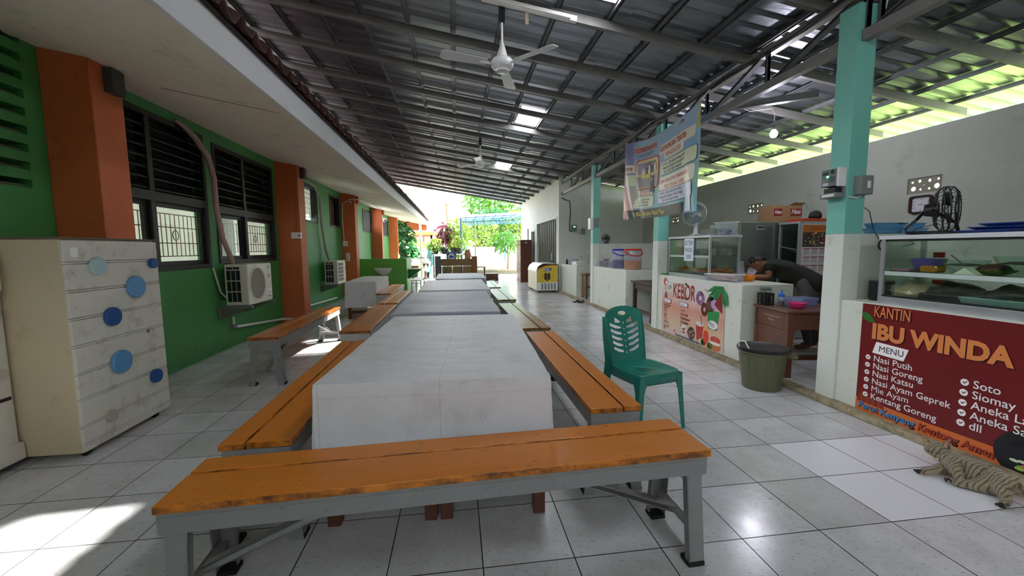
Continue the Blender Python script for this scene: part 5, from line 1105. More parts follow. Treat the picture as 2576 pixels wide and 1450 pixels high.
t = thing('cap', 'dark peaked cap lying on the orange tray', 'cap', (5.02, 5.15, 1.735)); part('crown', blob(.08, .07, .07, .2, 8), mat('dark cloth', '#2e2620', .9), t); part('peak', MB().box(-.13, -.05, -.05, .05, 0, .008), mat('dark cloth', '#2e2620', .9), t, bev=.003)
solo('tray', MB().hexa([(4.72, 5.03, 1.69), (5.1, 5.03, 1.69), (5.1, 5.3, 1.69), (4.72, 5.3, 1.69), (4.70, 5.01, 1.73), (5.12, 5.01, 1.73), (5.12, 5.32, 1.73), (4.70, 5.32, 1.73)]), mat('orange red plastic', '#d84a1c', .35), 'orange red plastic tray on top of the glass cupboard', 'tray', bev=.006)
t = thing('glass_cupboard', 'tall glass fronted cupboard with the calendar on its side', 'cupboard', (4.65, 5.0, .05))
part('frame', MB().box(0, .03, 0, .03, 0, 1.62).box(0, .03, .33, .36, 0, 1.62).box(.6, .63, 0, .03, 0, 1.62).box(.6, .63, .33, .36, 0, 1.62), M_ALU, t)
part('top_board', MB().box(-.01, .64, -.01, .37, 1.61, 1.64), M_ALU, t); part('back_panel', MB().box(.6, .605, .03, .33, .02, 1.61), M_ALUW, t); part('side_panel', MB().box(.03, .6, .004, .01, .02, 1.61), M_ALUW, t); part('side_panel', MB().box(.03, .6, .35, .356, .02, 1.61), M_GLASSG, t)
for z in (.5, .95, 1.28): part('shelf', MB().box(.02, .6, .02, .34, z, z + .012), M_GLASSG, t)
part('door_pane', MB().box(.004, .008, .03, .33, .05, 1.6), M_GLASS, t)
t = thing('wall_calendar', 'orange topped food calendar hanging on the side of the glass cupboard', 'calendar', (4.69, 4.992, .98)); CW, CH = .50, .66
f4 = mapped((0, 0, 0), (1, 0, 0), (0, 0, 1)); part('sheet', MB().box(0, CW, -.003, 0, 0, CH), mat('calendar paper', '#ddd6d8', .6), t)
f4 = mapped((0, -.003, 0), (1, 0, 0), (0, 0, 1)); shape([[(0, .56), (CW, .56), (CW, CH), (0, CH)]], f4, col('', '#c8752c'), t, 'calendar_header', .001); shape([[(0, .36), (CW, .36), (CW, .56), (0, .56)]], f4, col('', '#3a2c28'), t, 'calendar_picture', .001)
letters('GUBUG BAMBU', .07, f4, .10, .59, col('', '#8f2f14'), t, z=.002, sx=.82)
random.seed(5)
for k in range(60): shape([circ(random.uniform(.03, CW - .03), random.uniform(.37, .55), random.uniform(.01, .025), random.uniform(.008, .016), 7)], f4, col('', random.choice(['#c9a26a', '#8f4a2a', '#5f8a74', '#d9c4a4', '#a83a2c', '#6a6a4a'])), t, 'food_print', .0015 + .00002 * k)
for r_ in range(3):
    for c_ in range(4):
        x, z = .02 + .122 * c_, .33 - .115 * r_; shape([[(x, z), (x + .105, z), (x + .105, z + .012), (x, z + .012)]], f4, col('', '#a0303c'), t, 'month_bar', .002)
        shape([[(x + .012 * q + .008, z - .014 - .014 * p_), (x + .012 * q + .014, z - .014 - .014 * p_), (x + .012 * q + .014, z - .006 - .014 * p_), (x + .012 * q + .008, z - .006 - .014 * p_)] for p_ in range(5) for q in range(7)], f4, col('', '#5a5a66'), t, 'day_grid', .002)
t = thing('baking_tray', 'thin metal sheet leaning on the cupboard shelf', 'tray', (4.70, 5.2, 1.255)); part('sheet_body', MB().hexa([(-.06, -.14, .05), (.2, -.14, .0), (.2, .12, .0), (-.06, .12, .09), (-.06, -.14, .06), (.2, -.14, .01), (.2, .12, .01), (-.06, .12, .10)]), M_ALU, t)
t = thing('stove_cabinet', 'yellow cabinet under the black pot behind the person', 'cabinet', (4.62, 4.30, .05)); part('carcass', MB().box(0, .5, 0, .42, 0, .74), mat('ochre board', '#9a6a1e', .5), t, bev=.004); part('stove_top', MB().box(-.02, .5, .02, .42, .74, .80), M_BLACK, t, bev=.01); part('burner', MB().cyl((.2, .24, .8), (.2, .24, .83), .09), M_BLACK, t)
t = thing('cooking_pot', 'black cooking pot on the stove behind the person', 'pot', (4.82, 4.54, .885)); part('pot_body', MB().lathe([(.10, 0), (.13, .02), (.14, .17), (.145, .18), (.13, .175), (.12, .03), (0, .02)], 26), M_BLACK, t, 'black cooking pot')
# counter things in the middle stall
t = thing('storage_tub', 'long shallow clear box of food on the edge of the middle counter', 'tub', (3.35, 4.70, .92), math.radians(25)); part('tub_wall', MB().hexa([(-.09, -.19, 0), (.09, -.19, 0), (.09, .19, 0), (-.09, .19, 0), (-.10, -.21, .085), (.10, -.21, .085), (.10, .21, .085), (-.10, .21, .085)]), M_PLAST, t, bev=.008); part('food', blob(.075, .16, .05, .4, 12), mat('wrapped pinkish food', '#c9a898', .5, c2='#a88a76', scale=18), t); part('rim', MB().tube([(-.102, -.212, .085), (.102, -.212, .085), (.102, .212, .085), (-.102, .212, .085)], .005, 6, True), M_WHITEP, t)
t = bowl('bowl', 'orange bowl on the middle counter beside the stacked cups', 'bowl', 3.60, 4.60, .92, .095, .085, P_ORG)
t = thing('storage_tub', 'small clear tub tipped inside the orange bowl', 'tub', (3.61, 4.60, .99)); t.rotation_euler = (.5, .2, 0); part('tub_wall', MB().lathe([(.035, 0), (.05, .08), (.053, .085), (.046, .08), (.032, .005), (0, .004)], 20), M_PLAST, t)
t = thing('cup_stack', 'tall stack of clear plastic cups beside the iced tea case', 'cups', (3.68, 4.85, .92)); m = MB()
m.lathe([(.052, 0), (.056, .1), (.045, .1), (.048, .16), (.038, .16), (.033, .245), (0, .245)], 22); part('cup_set', m, M_PLAST, t)
for k in range(7): part('cup_rim', MB().tube([(.055 * math.cos(a), .055 * math.sin(a), .02 + .013 * k) for a in [2 * PI * q / 20 for q in range(20)]], .0022, 5, True), M_PLAST, t)
t = thing('plate', 'green plastic plate on the counter beside the turquoise pillar', 'plate', (3.27, 5.99, .921)); part('dish', MB().lathe([(.045, 0), (.06, .012), (.075, .028), (.07, .028), (.055, .014), (0, .006)], 24), P_GRN, t)
# food inside the iced tea case
for k, (x, y) in enumerate(((3.40, 5.02), (3.53, 5.02), (3.64, 5.03), (3.38, 5.14), (3.37, 5.24))):
    t = thing('food_cup', ['clear cup of orange snacks with skewers at the front corner of the tea case', 'clear cup of orange snacks in the middle of the end of the tea case', 'clear cup of orange snacks at the back of the end of the tea case', 'clear cup of snack sticks second from the corner behind the front glass', 'clear cup of snack sticks third from the corner behind the front glass'][k], 'cup', (x, y, 1.237)); part('cup_wall', MB().lathe([(.036, 0), (.045, .09), (.047, .092), (.042, .088), (.034, .004), (0, .003)], 20), M_PLAST, t)
    part('food', blob(.034, .034, .05, .3, k), F_OR, t); part('skewer', MB().tube([(0, 0, .03), (.015 - .008 * k, .012, .19)], .0018, 5).tube([(.01, 0, .03), (.02, -.01, .18)], .0018, 5), mat('bamboo', '#b8a27a', .6), t)
t = thing('storage_tub', 'pale clear box beside the sign inside the tea case', 'tub', (3.40, 5.38, 1.237)); part('tub_wall', MB().box(-.05, .05, -.06, .06, 0, .08), M_PLAST, t, bev=.008); part('tissue', blob(.04, .05, .05, .3, 6), mat('pale tissue', '#cfd6d6', .8), t)
t = thing('ladle', 'dark ladle leaning at the left end of the tea case', 'ladle', (3.5, 5.72, 1.237)); part('handle', MB().tube([(0, 0, .03), (.02, .12, .22)], .006, 6), M_BLACK, t); part('scoop', MB().ell((0, -.02, .03), .04, .04, .03), M_BLACK, t)
for k, (x, y, l, f_, lab) in enumerate(((3.44, 5.75, .12, F_OR, 'tray of fried snacks at the left of the tea case floor'), (3.44, 5.47, .12, mat('pale fritters', '#c9a878', .6, c2='#8f6a3c', scale=25, bump=.5), 'tray of pale fritters in the middle of the tea case floor'), (3.44, 5.2, .11, F_OR, 'tray of orange fritters at the right of the tea case floor'))):
    t = thing('food_tray', lab, 'tray', (x, y, .972)); part('tray_body', MB().hexa([(-.1, -l, 0), (.1, -l, 0), (.1, l, 0), (-.1, l, 0), (-.115, -l - .012, .035), (.115, -l - .012, .035), (.115, l + .012, .035), (-.115, l + .012, .035)]), mat('steel tray grey', '#9aa2a4', .35, .5), t); part('food', blob(.10, l * .95, .05, .45, k + 20, 30, 20), f_, t)
t = thing('food_tray', 'heap of orange fried food with skewers at the open end of the tea case', 'tray', (3.54, 5.03, .972)); part('food', blob(.13, .08, .06, .45, 31, 30, 20), F_OR, t); m = MB()
for k in range(9): m.tube([(.0 + .012 * k - .05, 0, .04), (.03 + .022 * k - .09, .01 * (k % 3), .15 + .01 * (k % 4))], .0017, 4)
part('skewer_set', m, mat('bamboo', '#b8a27a', .6), t)
# school desk
t = thing('school_desk', 'brown wooden school desk with paint numbers beside the waste bin', 'desk', (3.20, 3.52, .05), math.radians(-8))
DW, DL, DH = 1.05, .54, .67
part('desktop', MB().box(-.02, DW, -.03, DL, DH - .025, DH), M_DESKW, t, bev=.006); part('front_drawer', MB().box(0, .02, .05, DL - .03, DH - .20, DH - .03), M_DESKW, t, bev=.003); part('lower_panel', MB().box(.004, .02, .05, DL - .03, DH - .42, DH - .205), M_DESKW, t, bev=.003); part('side_panel', MB().box(.06, DW - .05, -.005, .012, DH - .19, DH - .03), M_DESKW, t, bev=.003)
for x in (0, DW - .07):
    for y in (-.012, DL - .06): part('leg', MB().box(x, x + .06, y, y + .06, 0, DH - .025), M_DESKW, t, bev=.004)
part('footrest', MB().box(.06, DW - .06, .2, .26, .12, .16), M_DESKW, t); f5 = mapped((-.001, .44, 0), (0, -1, 0), (0, 0, 1))
for s_, z in (('PT. MULDI MULIA INDAH', .575), ('SMPN 262', .535)): letters(s_, .028, f5, .19, z, mat('white stencil paint', '#b9a79a', .7), t, z=.001, align='CENTER', sx=.8)
part('sticker', MB().box(.52, .55, -.008, -.005, .565, .615), mat('paper', '#f0f0ee', .7), t)
ZD = .721
t = thing('cutlery_basket', 'black slotted basket of spoons and forks on the school desk', 'basket', (3.31, 3.95, ZD)); m = MB(); m.box(-.05, .05, -.05, .05, 0, .008)
for z in (.02, .04, .06, .08, .10): m.box(-.05, .05, -.053, -.048, z, z + .009).box(-.05, .05, .048, .053, z, z + .009).box(-.053, -.048, -.05, .05, z, z + .009).box(.048, .053, -.05, .05, z, z + .009)
for x in (-.05, 0, .05):
    for y in (-.05, 0, .05): m.box(x - .006, x + .006, y - .006, y + .006, 0, .13) if (x or y) else None
m.box(-.055, .055, -.055, -.047, .115, .13).box(-.055, .055, .047, .055, .115, .13).box(-.055, -.047, -.05, .05, .115, .13).box(.047, .055, -.05, .05, .115, .13); part('basket_body', m, M_BLACK, t)
for k in range(8): part('spoon', MB().tube([(-.03 + .009 * k, .02 - .008 * (k % 4), .02), (-.035 + .012 * k, .03 - .014 * (k % 4), .16)], .0025, 5).ell((-.036 + .012 * k, .03 - .014 * (k % 4), .172), .013, .006, .02), M_INOX, t)
t = thing('sauce_bottle', 'squeeze bottle of dark sauce with a blue cap on the school desk', 'bottle', (3.42, 3.86, ZD)); part('bottle_body', MB().lathe([(.03, 0), (.032, .01), (.032, .09), (.026, .1)], 20), M_PLAST, t); part('sauce', MB().cyl((0, 0, .003), (0, 0, .05), .029), mat('soy sauce', '#1f110a', .3), t); part('cap', MB().lathe([(.03, .095), (.03, .12), (.012, .13), (.006, .17), (0, .17)], 18), mat('blue cap', '#2f6fd0', .3), t)
t = thing('storage_tub', 'shallow lilac clear tub on the school desk', 'tub', (3.62, 3.86, ZD)); part('tub_wall', MB().hexa([(-.14, -.09, 0), (.14, -.09, 0), (.14, .09, 0), (-.14, .09, 0), (-.16, -.105, .085), (.16, -.105, .085), (.16, .105, .085), (-.16, .105, .085)]), glassy('lilac plastic', '#d6dcf6', .15, .2, .35, '#b9c2ea'), t, bev=.008); part('rice_pack', blob(.06, .06, .05, .3, 14), F_WH, t)
bowl('bowl', 'bright pink bowl with a spoon on the school desk', 'bowl', 3.43, 3.66, ZD, .085, .058, P_PINK)
solo('spoon', MB().tube([(3.43, 3.66, ZD + .02), (3.50, 3.66, ZD + .085)], .003, 5), M_INOX, 'spoon resting in the pink bowl', 'spoon')
t = thing('waste_bin', 'olive green plastic waste bin with black liner beside the school desk', 'bin', (2.885, 3.44, 0)); part('bin_body', MB().lathe([(.155, 0), (.165, .01), (.195, .33), (.20, .345), (.215, .35), (.218, .39), (.205, .40), (.20, .385), (.19, .34), (.155, .02), (0, .015)], 36), mat('olive plastic', '#65684a', .4, c2='#585b40', scale=4, bump=.05), t)
part('bin_liner', MB().lathe([(.205, .398), (.212, .402), (.222, .395), (.222, .37), (.220, .37)], 36), M_BLACK, t); part('liner_inside', MB().lathe([(.20, .395), (.17, .1), (0, .08)], 36), M_BLACK, t)
for k in range(8):
    a = PI * (.55 + .13 * k); part('rib', MB().bar((.160 * math.cos(a), .160 * math.sin(a), .02), (.196 * math.cos(a), .196 * math.sin(a), .33), .008, .006), mat('olive plastic', '#65684a', .4), t)
part('handle', MB().tube([(-.205, .06, .39), (-.22, .05, .45), (-.20, -.01, .46), (-.19, -.06, .39)], .006, 6), M_WHITEP, t); part('lug', MB().box(.10, .16, -.235, -.195, .33, .36), mat('olive plastic', '#65684a', .4), t, bev=.004)
t = thing('stool', 'dark stacked trays and stool under the school desk', 'stool', (3.85, 3.30, .05)); part('seat', MB().box(-.2, .25, -.15, .15, .30, .34), M_BLACK, t, bev=.01); part('shelf', MB().box(-.2, .25, -.15, .15, .12, .15), mat('bluish grey plastic', '#4a525c', .5), t, bev=.01)
for x in (-.18, .2):
    for y in (-.13, .1): part('leg', MB().box(x, x + .03, y, y + .03, 0, .3), M_BLACK, t)

# ================================================================== PERSON bending over behind the middle counter
def skin_mesh(nodes, edges, root=0, sub=2):
    me = bpy.data.meshes.new('skin'); me.from_pydata([n[:3] for n in nodes], edges, []); o = bpy.data.objects.new('skin', me); COL.objects.link(o)
    o.modifiers.new('skin', 'SKIN'); sk = me.skin_vertices[0].data
    for i, n in enumerate(nodes):
        r = n[3]; sk[i].radius = r if isinstance(r, tuple) else (r, r); sk[i].use_root = (i == root)
    s = o.modifiers.new('sub', 'SUBSURF'); s.levels = s.render_levels = sub
    dg = bpy.context.evaluated_depsgraph_get(); out = bpy.data.meshes.new_from_object(o.evaluated_get(dg)); bpy.data.objects.remove(o)
    for p in out.polygons: p.use_smooth = True
    return out
def merge(meshes):
    bm = bmesh.new()
    for m in meshes: bm.from_mesh(m)
    out = bpy.data.meshes.new('body'); bm.to_mesh(out); bm.free()
    for p in out.polygons: p.use_smooth = True
    return out
M_SKIN = mat('brown skin', '#8a5a3e', .55, c2='#7d5038', scale=20); M_SHIRT = mat('dark olive t shirt', '#1b1d16', .85, c2='#15170f', scale=9, bump=.2, bscale=20); M_TROU = mat('dark grey trousers', '#4a4744', .85)
P0 = V((4.36, 4.44, 0)); t = thing('person', 'person in a dark olive t-shirt bending over behind the middle counter', 'person', (4.36, 4.44, .05))
L_ = lambda x, y, z: (x - 4.36, y - 4.44, z - .05)
sdv = V((.88, .48, 0))
def arm(s, el, wr, hd):
    return [L_(4.15 + s * .16, 4.84 + s * .085, 1.08) + (.058,), L_(*el) + (.043,), L_(*wr) + (.030,), L_(*hd) + (.036,)]
nodes = [L_(4.36, 4.44, .90) + (.10,), L_(4.29, 4.58, .98) + (.095,), L_(4.20, 4.74, 1.07) + (.118,), L_(4.13, 4.87, 1.10) + (.085,), L_(4.09, 4.935, 1.10) + (.058,)]
edges = [(0, 1), (1, 2), (2, 3), (3, 4)]
aN = arm(-1, (3.99, 4.70, .96), (3.88, 4.80, .955), (3.84, 4.85, .95)); aF = arm(1, (4.30, 5.05, .95), (4.12, 5.08, .90), (4.04, 5.10, .90))
for a in (aN, aF):
    b = len(nodes); nodes += a; edges += [(2, b), (b, b + 1), (b + 1, b + 2), (b + 2, b + 3)]
for s in (-1, 1):
    b = len(nodes); hx, hy = 4.36 + s * .09, 4.44 + s * .05
    nodes += [L_(hx, hy, .80) + (.064,), L_(hx - .02, hy + .04, .47) + (.046,), L_(hx + .02, hy - .02, .12) + (.034,), L_(hx - .06, hy + .12, .075) + (.032,)]; edges += [(0, b), (b, b + 1), (b + 1, b + 2), (b + 2, b + 3)]
body = skin_mesh(nodes, edges)
# head with a face: rows of an egg shape pushed out for brow, nose, lips and chin
HC = V(L_(4.045, 5.01, 1.105)); fz = V((-.5, .35, -.72)).normalized(); cr_ = V((-.42, .70, .55)); cr_ = (cr_ - fz * cr_.dot(fz)).normalized(); sx_ = cr_.cross(fz)
def head_pt(d):
    x, y, z = d.x * .076, d.y * .098, d.z * .115
    if d.y > .2:
        y += .020 * math.exp(-(d.x / .16) ** 2 - ((d.z + .12) / .2) ** 2) * 1.3 + .010 * math.exp(-(d.x / .25) ** 2 - ((d.z + .48) / .1) ** 2) + .012 * math.exp(-(d.x / .4) ** 2 - ((d.z - .28) / .12) ** 2)
        y -= .012 * (math.exp(-((abs(d.x) - .38) / .16) ** 2 - ((d.z - .08) / .13) ** 2)) - .008 * math.exp(-(d.x / .3) ** 2 - ((d.z + .85) / .15) ** 2)
    if d.z < 0: x *= 1 + .25 * d.z
    return HC + sx_ * x + fz * y + cr_ * z
hm = MB(); hm.grid(lambda u, v: head_pt(V((math.sin(PI * v) * math.cos(2 * PI * u), math.sin(PI * v) * math.sin(2 * PI * u), -math.cos(PI * v)))), 36, 28)
for s in (1, -1): hm.ell(HC + sx_ * s * .078 - fz * .005 - cr_ * .005, .016, .022, .03, 10, 8)
hm.tube([HC - cr_ * .07 - fz * .03, V(nodes[4][:3]), V(nodes[3][:3])], [.05, .055, .06], 14)
hands = MB()
for a, dr in ((aN, V((-.5, .85, -.1))), (aF, V((-.85, .3, -.15)))):
    c = V(a[3][:3]); d = dr.normalized(); lat = d.cross(V((0, 0, 1))).normalized()
    for k in range(4):
        b = c + lat * (-.027 + .018 * k) + d * .02; l = (.055, .065, .06, .045)[k]; hands.tube([b, b + d * l * .5 + V((0, 0, .008)), b + d * l + V((0, 0, -.012))], [.0095, .0085, .007], 7)
    hands.tube([c - lat * .03, c - lat * .05 + d * .025, c - lat * .045 + d * .05 - V((0, 0, .008))], [.011, .0095, .007], 7)
part('body', merge([body, hm.mesh('head'), hands.mesh('hands')]), M_SKIN, t)
sh_n = [(nodes[0][0] + .03, nodes[0][1] - .06, nodes[0][2] - .05, .145)] + [n[:3] + (n[3] + .046 - .02 * (k == 2),) for k, n in enumerate(nodes[1:4])] + [aN[0][:3] + (.078,), tuple((V(aN[0][:3]) * .35 + V(aN[1][:3]) * .65)) + (.065,), aF[0][:3] + (.078,), tuple((V(aF[0][:3]) * .35 + V(aF[1][:3]) * .65)) + (.065,)]
part('t_shirt', skin_mesh([(sh_n[0][0] + .03, sh_n[0][1] - .05, sh_n[0][2] - .04, .158)] + sh_n[1:], [(0, 1), (1, 2), (2, 3), (2, 4), (4, 5), (2, 6), (6, 7)]), M_SHIRT, t)
b0 = len(nodes) - 8; tr_n = [(nodes[0][0] + .01, nodes[0][1] - .02, nodes[0][2], .150)] + [nodes[b0 + k][:3] + (nodes[b0 + k][3] + .04 - .014 * k,) for k in (0, 1, 2)] + [nodes[b0 + 4 + k][:3] + (nodes[b0 + 4 + k][3] + .04 - .014 * k,) for k in (0, 1, 2)] + [nodes[1][:3] + (.132,)]
part('trousers', skin_mesh(tr_n, [(0, 1), (1, 2), (2, 3), (0, 4), (4, 5), (5, 6), (0, 7)]), M_TROU, t)
hr = MB(); hr.grid(lambda u, v: HC + (head_pt(V((math.sin(PI * v) * math.cos(2 * PI * u), min(.45, math.sin(PI * v) * math.sin(2 * PI * u)), -math.cos(PI * v)))) - HC) * 1.07 + cr_ * .006 - fz * .012 if True else None, 30, 20)
hv = MB(); keep = []
hv.v = hr.v; hv.f = [f for f in hr.f if sum((hr.v[i] - HC).dot(cr_) for i in f) / 4 > .028 + .55 * max(0, sum((hr.v[i] - HC).dot(fz) for i in f) / 4) - .5 * max(0, -sum((hr.v[i] - HC).dot(fz) for i in f) / 4 - .01)]; hv.s = [True] * len(hv.f); hv.m = [0] * len(hv.f)
part('hair', hv, mat('black hair', '#15110e', .6, bump=.5, bscale=150), t, solid=.01)
gl = MB()
for s in (1, -1):
    c = HC + sx_ * s * .034 + fz * .103 + cr_ * .012; gl.tube([c + sx_ * .026 * math.cos(a) + cr_ * .018 * math.sin(a) for a in [2 * PI * k / 16 for k in range(16)]], .0025, 5, True); gl.tube([c + sx_ * s * .026, HC + sx_ * s * .080 + fz * .03 + cr_ * .012, HC + sx_ * s * .082 - fz * .01 + cr_ * .01], .0022, 5)
part('glasses', gl, M_BLACK, t)

# ================================================================== CAT
t = thing('cat', 'tabby cat dozing on its side on the clean white tiles below the red banner', 'cat', (2.84, 1.80, 0))
C_ = lambda x, y, z, r: (x - 2.84, y - 1.80, z, r)
nodes = [C_(2.895, 1.69, .074, .072), C_(2.888, 1.745, .078, .070), C_(2.872, 1.80, .078, .074), C_(2.842, 1.855, .078, .074), C_(2.826, 1.90, .09, .056), C_(2.830, 1.935, .112, .038), C_(2.838, 1.962, .132, .046), C_(2.818, 1.950, .118, .024),
         C_(2.800, 1.893, .05, .040), C_(2.762, 1.908, .032, .028), C_(2.718, 1.918, .024, .021), C_(2.680, 1.924, .022, .023),
         C_(2.802, 1.855, .10, .042), C_(2.778, 1.832, .085, .032), C_(2.768, 1.803, .058, .024), C_(2.748, 1.786, .03, .024),
         C_(2.838, 1.715, .05, .052), C_(2.790, 1.745, .036, .034), C_(2.764, 1.782, .026, .021), C_(2.735, 1.812, .023, .022),
         C_(2.848, 1.672, .092, .060), C_(2.812, 1.650, .068, .038), C_(2.797, 1.615, .030, .022), C_(2.745, 1.602, .022, .022),
         C_(2.912, 1.642, .060, .026), C_(2.950, 1.612, .034, .014), C_(2.985, 1.555, .018, .011), C_(2.99, 1.48, .014, .009)]
edges = [(0, 1), (1, 2), (2, 3), (3, 4), (4, 5), (5, 6), (6, 7), (3, 8), (8, 9), (9, 10), (10, 11), (3, 12), (12, 13), (13, 14), (14, 15), (0, 16), (16, 17), (17, 18), (18, 19), (0, 20), (20, 21), (21, 22), (22, 23), (0, 24), (24, 25), (25, 26), (26, 27)]
cb = skin_mesh(nodes, edges, 0, 3)
HC = V(C_(2.832, 1.958, .128, 0)[:3]); fz = V((-.80, -.42, -.22)).normalized(); cr_ = V((-.12, .10, .95)); cr_ = (cr_ - fz * cr_.dot(fz)).normalized(); sx_ = fz.cross(cr_)
hm = MB()
def cat_head(d):
    x, y, z = d.x * .054, d.y * .049, d.z * .046
    y += .020 * math.exp(-(d.x / .42) ** 2 - ((d.z + .35) / .32) ** 2) * max(0, d.y); x *= 1 + .12 * math.exp(-((d.z + .2) / .4) ** 2)
    return HC + sx_ * x + fz * y + cr_ * z
hm.grid(lambda u, v: cat_head(V((math.sin(PI * v) * math.cos(2 * PI * u), math.sin(PI * v) * math.sin(2 * PI * u), -math.cos(PI * v)))), 28, 20)
for s in (1, -1):
    b = HC + sx_ * s * .034 + cr_ * .026; tip = HC + sx_ * s * .062 + cr_ * .092 + fz * .004
    p = [b + sx_ * s * .021 - fz * .004 - cr_ * .012, b - sx_ * s * .021 + cr_ * .008, b - fz * .020, b + fz * .013]
    hm.add([p[0], p[3], p[1], p[2], tip], [(0, 1, 4), (1, 2, 4), (2, 3, 4), (3, 0, 4)], False)
for c in (11, 15, 19, 23):       # toes
    n_ = V(nodes[c][:3]); pr = V(nodes[c - 1][:3]); d = (n_ - pr).normalized(); lat = d.cross(V((0, 0, 1))).normalized()
    for k in range(4): hm.ell(n_ + d * .014 + lat * (-.0135 + .009 * k), .008, .008, .009, 8, 6)
part('body', merge([cb, hm.mesh('head')]), tabby(), t)
M_PAD = mat('dark paw pads', '#1d1513', .6)
for c in (11, 19, 23):
    n_ = V(nodes[c][:3]); pr = V(nodes[c - 1][:3]); d = (n_ - pr).normalized(); lat = d.cross(V((0, 0, 1))).normalized(); m = MB()
    m.ell(n_ + d * .012 - V((0, 0, -.002)), .013, .013, .014, 12, 8)
    for k in range(4): m.ell(n_ + d * .022 + lat * (-.014 + .0095 * k) + V((0, 0, .003)), .0055, .0055, .006, 8, 6)
    part('paw_pad', m, M_PAD, t)
for s in (1, -1):
    m = MB(); m.tube([HC + sx_ * s * (.010 + .007 * k) + fz * (.0505 - .0013 * k * k * .6) + cr_ * (.008 - .004 * math.sin(k * .8) + .001 * k) for k in range(5)], .002, 5); part('eye', m, M_PAD, t)
    b = HC + sx_ * s * .036 + cr_ * .030 + fz * .012; part('inner_ear', MB().add([b + sx_ * s * .010, b - sx_ * s * .010 + cr_ * .004, HC + sx_ * s * .059 + cr_ * .083 + fz * .010], [(0, 1, 2)]), mat('inner ear', '#b98f7a', .8), t)
    w_ = MB()
    for k in range(3): w_.tube([HC + sx_ * s * .012 + fz * .062 - cr_ * .015, HC + sx_ * s * (.065) + fz * (.06 - .004 * k) - cr_ * (.008 + .010 * k)], .0005, 3)
    part('whisker_set', w_, M_WHITEP, t)
part('nose', MB().ell(HC + fz * .0665 - cr_ * .011, .006, .005, .005, 10, 8), mat('cat nose', '#8f5a4a', .5), t)
part('chin_patch', MB().ell(HC + fz * .046 - cr_ * .030, .024, .018, .014, 12, 8), mat('cream fur', '#d6c6a6', .9, bump=.6, bscale=190), t)
# ================================================================== FAR STALLS
def bucket(label, x, y, z, r, h, mc, lidm, fillm, fl):
    t = thing('snack_bucket', label, 'bucket', (x, y, z)); mb = MB(); mb.lathe([(r * .95, 0), (r, .02), (r, h - .03), (r * .97, h - .02)], 36); part('bucket_wall', mb, M_PLAST, t)
    part('lid', MB().lathe([(r * 1.03, h - .035), (r * 1.04, h - .01), (r * .98, h), (0, h)], 36), lidm, t); part('snacks', MB().lathe([(r * .9, .01), (r * .94, fl), (r * .5, fl + .01), (0, fl)], 30), fillm, t)
    hd = [(-(r + .012) , .0, h - .05)] + [(-(r + .012) * math.cos(a) , -(r + .014) * math.sin(a), h - .05 - .085 * math.sin(a)) for a in [PI * k / 12 for k in range(1, 12)]] + [((r + .012), 0, h - .05)]
    part('handle', MB().tube(hd, .012, 8), lidm, t)
ZB = .926
bucket('clear bucket of orange snacks with a red lid and handle on the far counter', 3.40, 7.52, ZB, .165, .40, None, P_RED, mat('orange snacks', '#d98a3a', .6, c2='#b5652a', scale=40, bump=.6), .165)
bucket('clear bucket of purple snacks with a blue lid behind the orange one', 3.33, 7.98, ZB, .155, .40, None, mat('royal blue plastic', '#2b33a8', .3), mat('purple snacks', '#5a3f8a', .6, c2='#432c6a', scale=40, bump=.6), .17)
k = 0; labs = []
for j, (y, n) in enumerate(((8.30, 2), (8.48, 2), (8.64, 2), (8.82, 3), (8.98, 2))):
    for q in range(n):
        t = thing('snack_box', ['lower', 'middle' if n == 3 else 'upper', 'topmost'][q] + ' clear snack box in the ' + ['first', 'second', 'third', 'fourth', 'fifth'][j] + ' pile left of the purple bucket', 'box', (3.32 + .03 * (j % 2), y, ZB + .062 * q), 0, 'clear snack boxes')
        part('box_wall', MB().hexa([(-.06, -.065, 0), (.06, -.065, 0), (.06, .065, 0), (-.06, .065, 0), (-.07, -.075, .04), (.07, -.075, .04), (.07, .075, .04), (-.07, .075, .04)]).hexa([(-.07, -.075, .04), (.07, -.075, .04), (.07, .075, .04), (-.07, .075, .04), (-.05, -.055, .06), (.05, -.055, .06), (.05, .055, .06), (-.05, .055, .06)]), M_PLAST, t); part('snacks', blob(.055, .06, .03, .3, j + q), mat('brown snack balls', '#7a4228', .4, c2='#4f2716', scale=35, bump=.5), t)
t = thing('side_table', 'dark brown table standing in the gap between the far counters', 'table', (3.22, 6.42, .05)); 
part('tabletop', MB().box(0, .6, -.02, .78, .66, .69), M_WOODD, t, bev=.004); part('apron', MB().box(.04, .56, .03, .72, .55, .66), M_WOODD, t)
for x in (.03, .5):
    for y in (0, .68): part('leg', MB().box(x, x + .06, y, y + .06, 0, .66), M_WOODD, t, bev=.004)
part('stretcher', MB().box(.045, .075, .06, .68, .12, .18), M_WOODD, t)
t = thing('stool', 'tall brown wooden stool by the far counter', 'stool', (3.25, 9.95, .05)); M_WOODM = mat('mid brown wood', '#6f4a34', .5, c2='#5a3a28', scale=7, stretch=(1, 1, .2), bump=.1)
part('seat', MB().box(-.03, .35, -.03, .38, .60, .64), M_WOODM, t, bev=.006)
for x in (0, .27):
    for y in (0, .30): part('leg', MB().box(x, x + .05, y, y + .05, 0, .6), M_WOODM, t, bev=.003)
part('side_panel', MB().box(.01, .02, .05, .30, .05, .58), M_WOODM, t); part('stretcher', MB().box(.0, .05, .05, .3, .28, .33).box(.05, .27, .0, .04, .28, .33), M_WOODM, t)
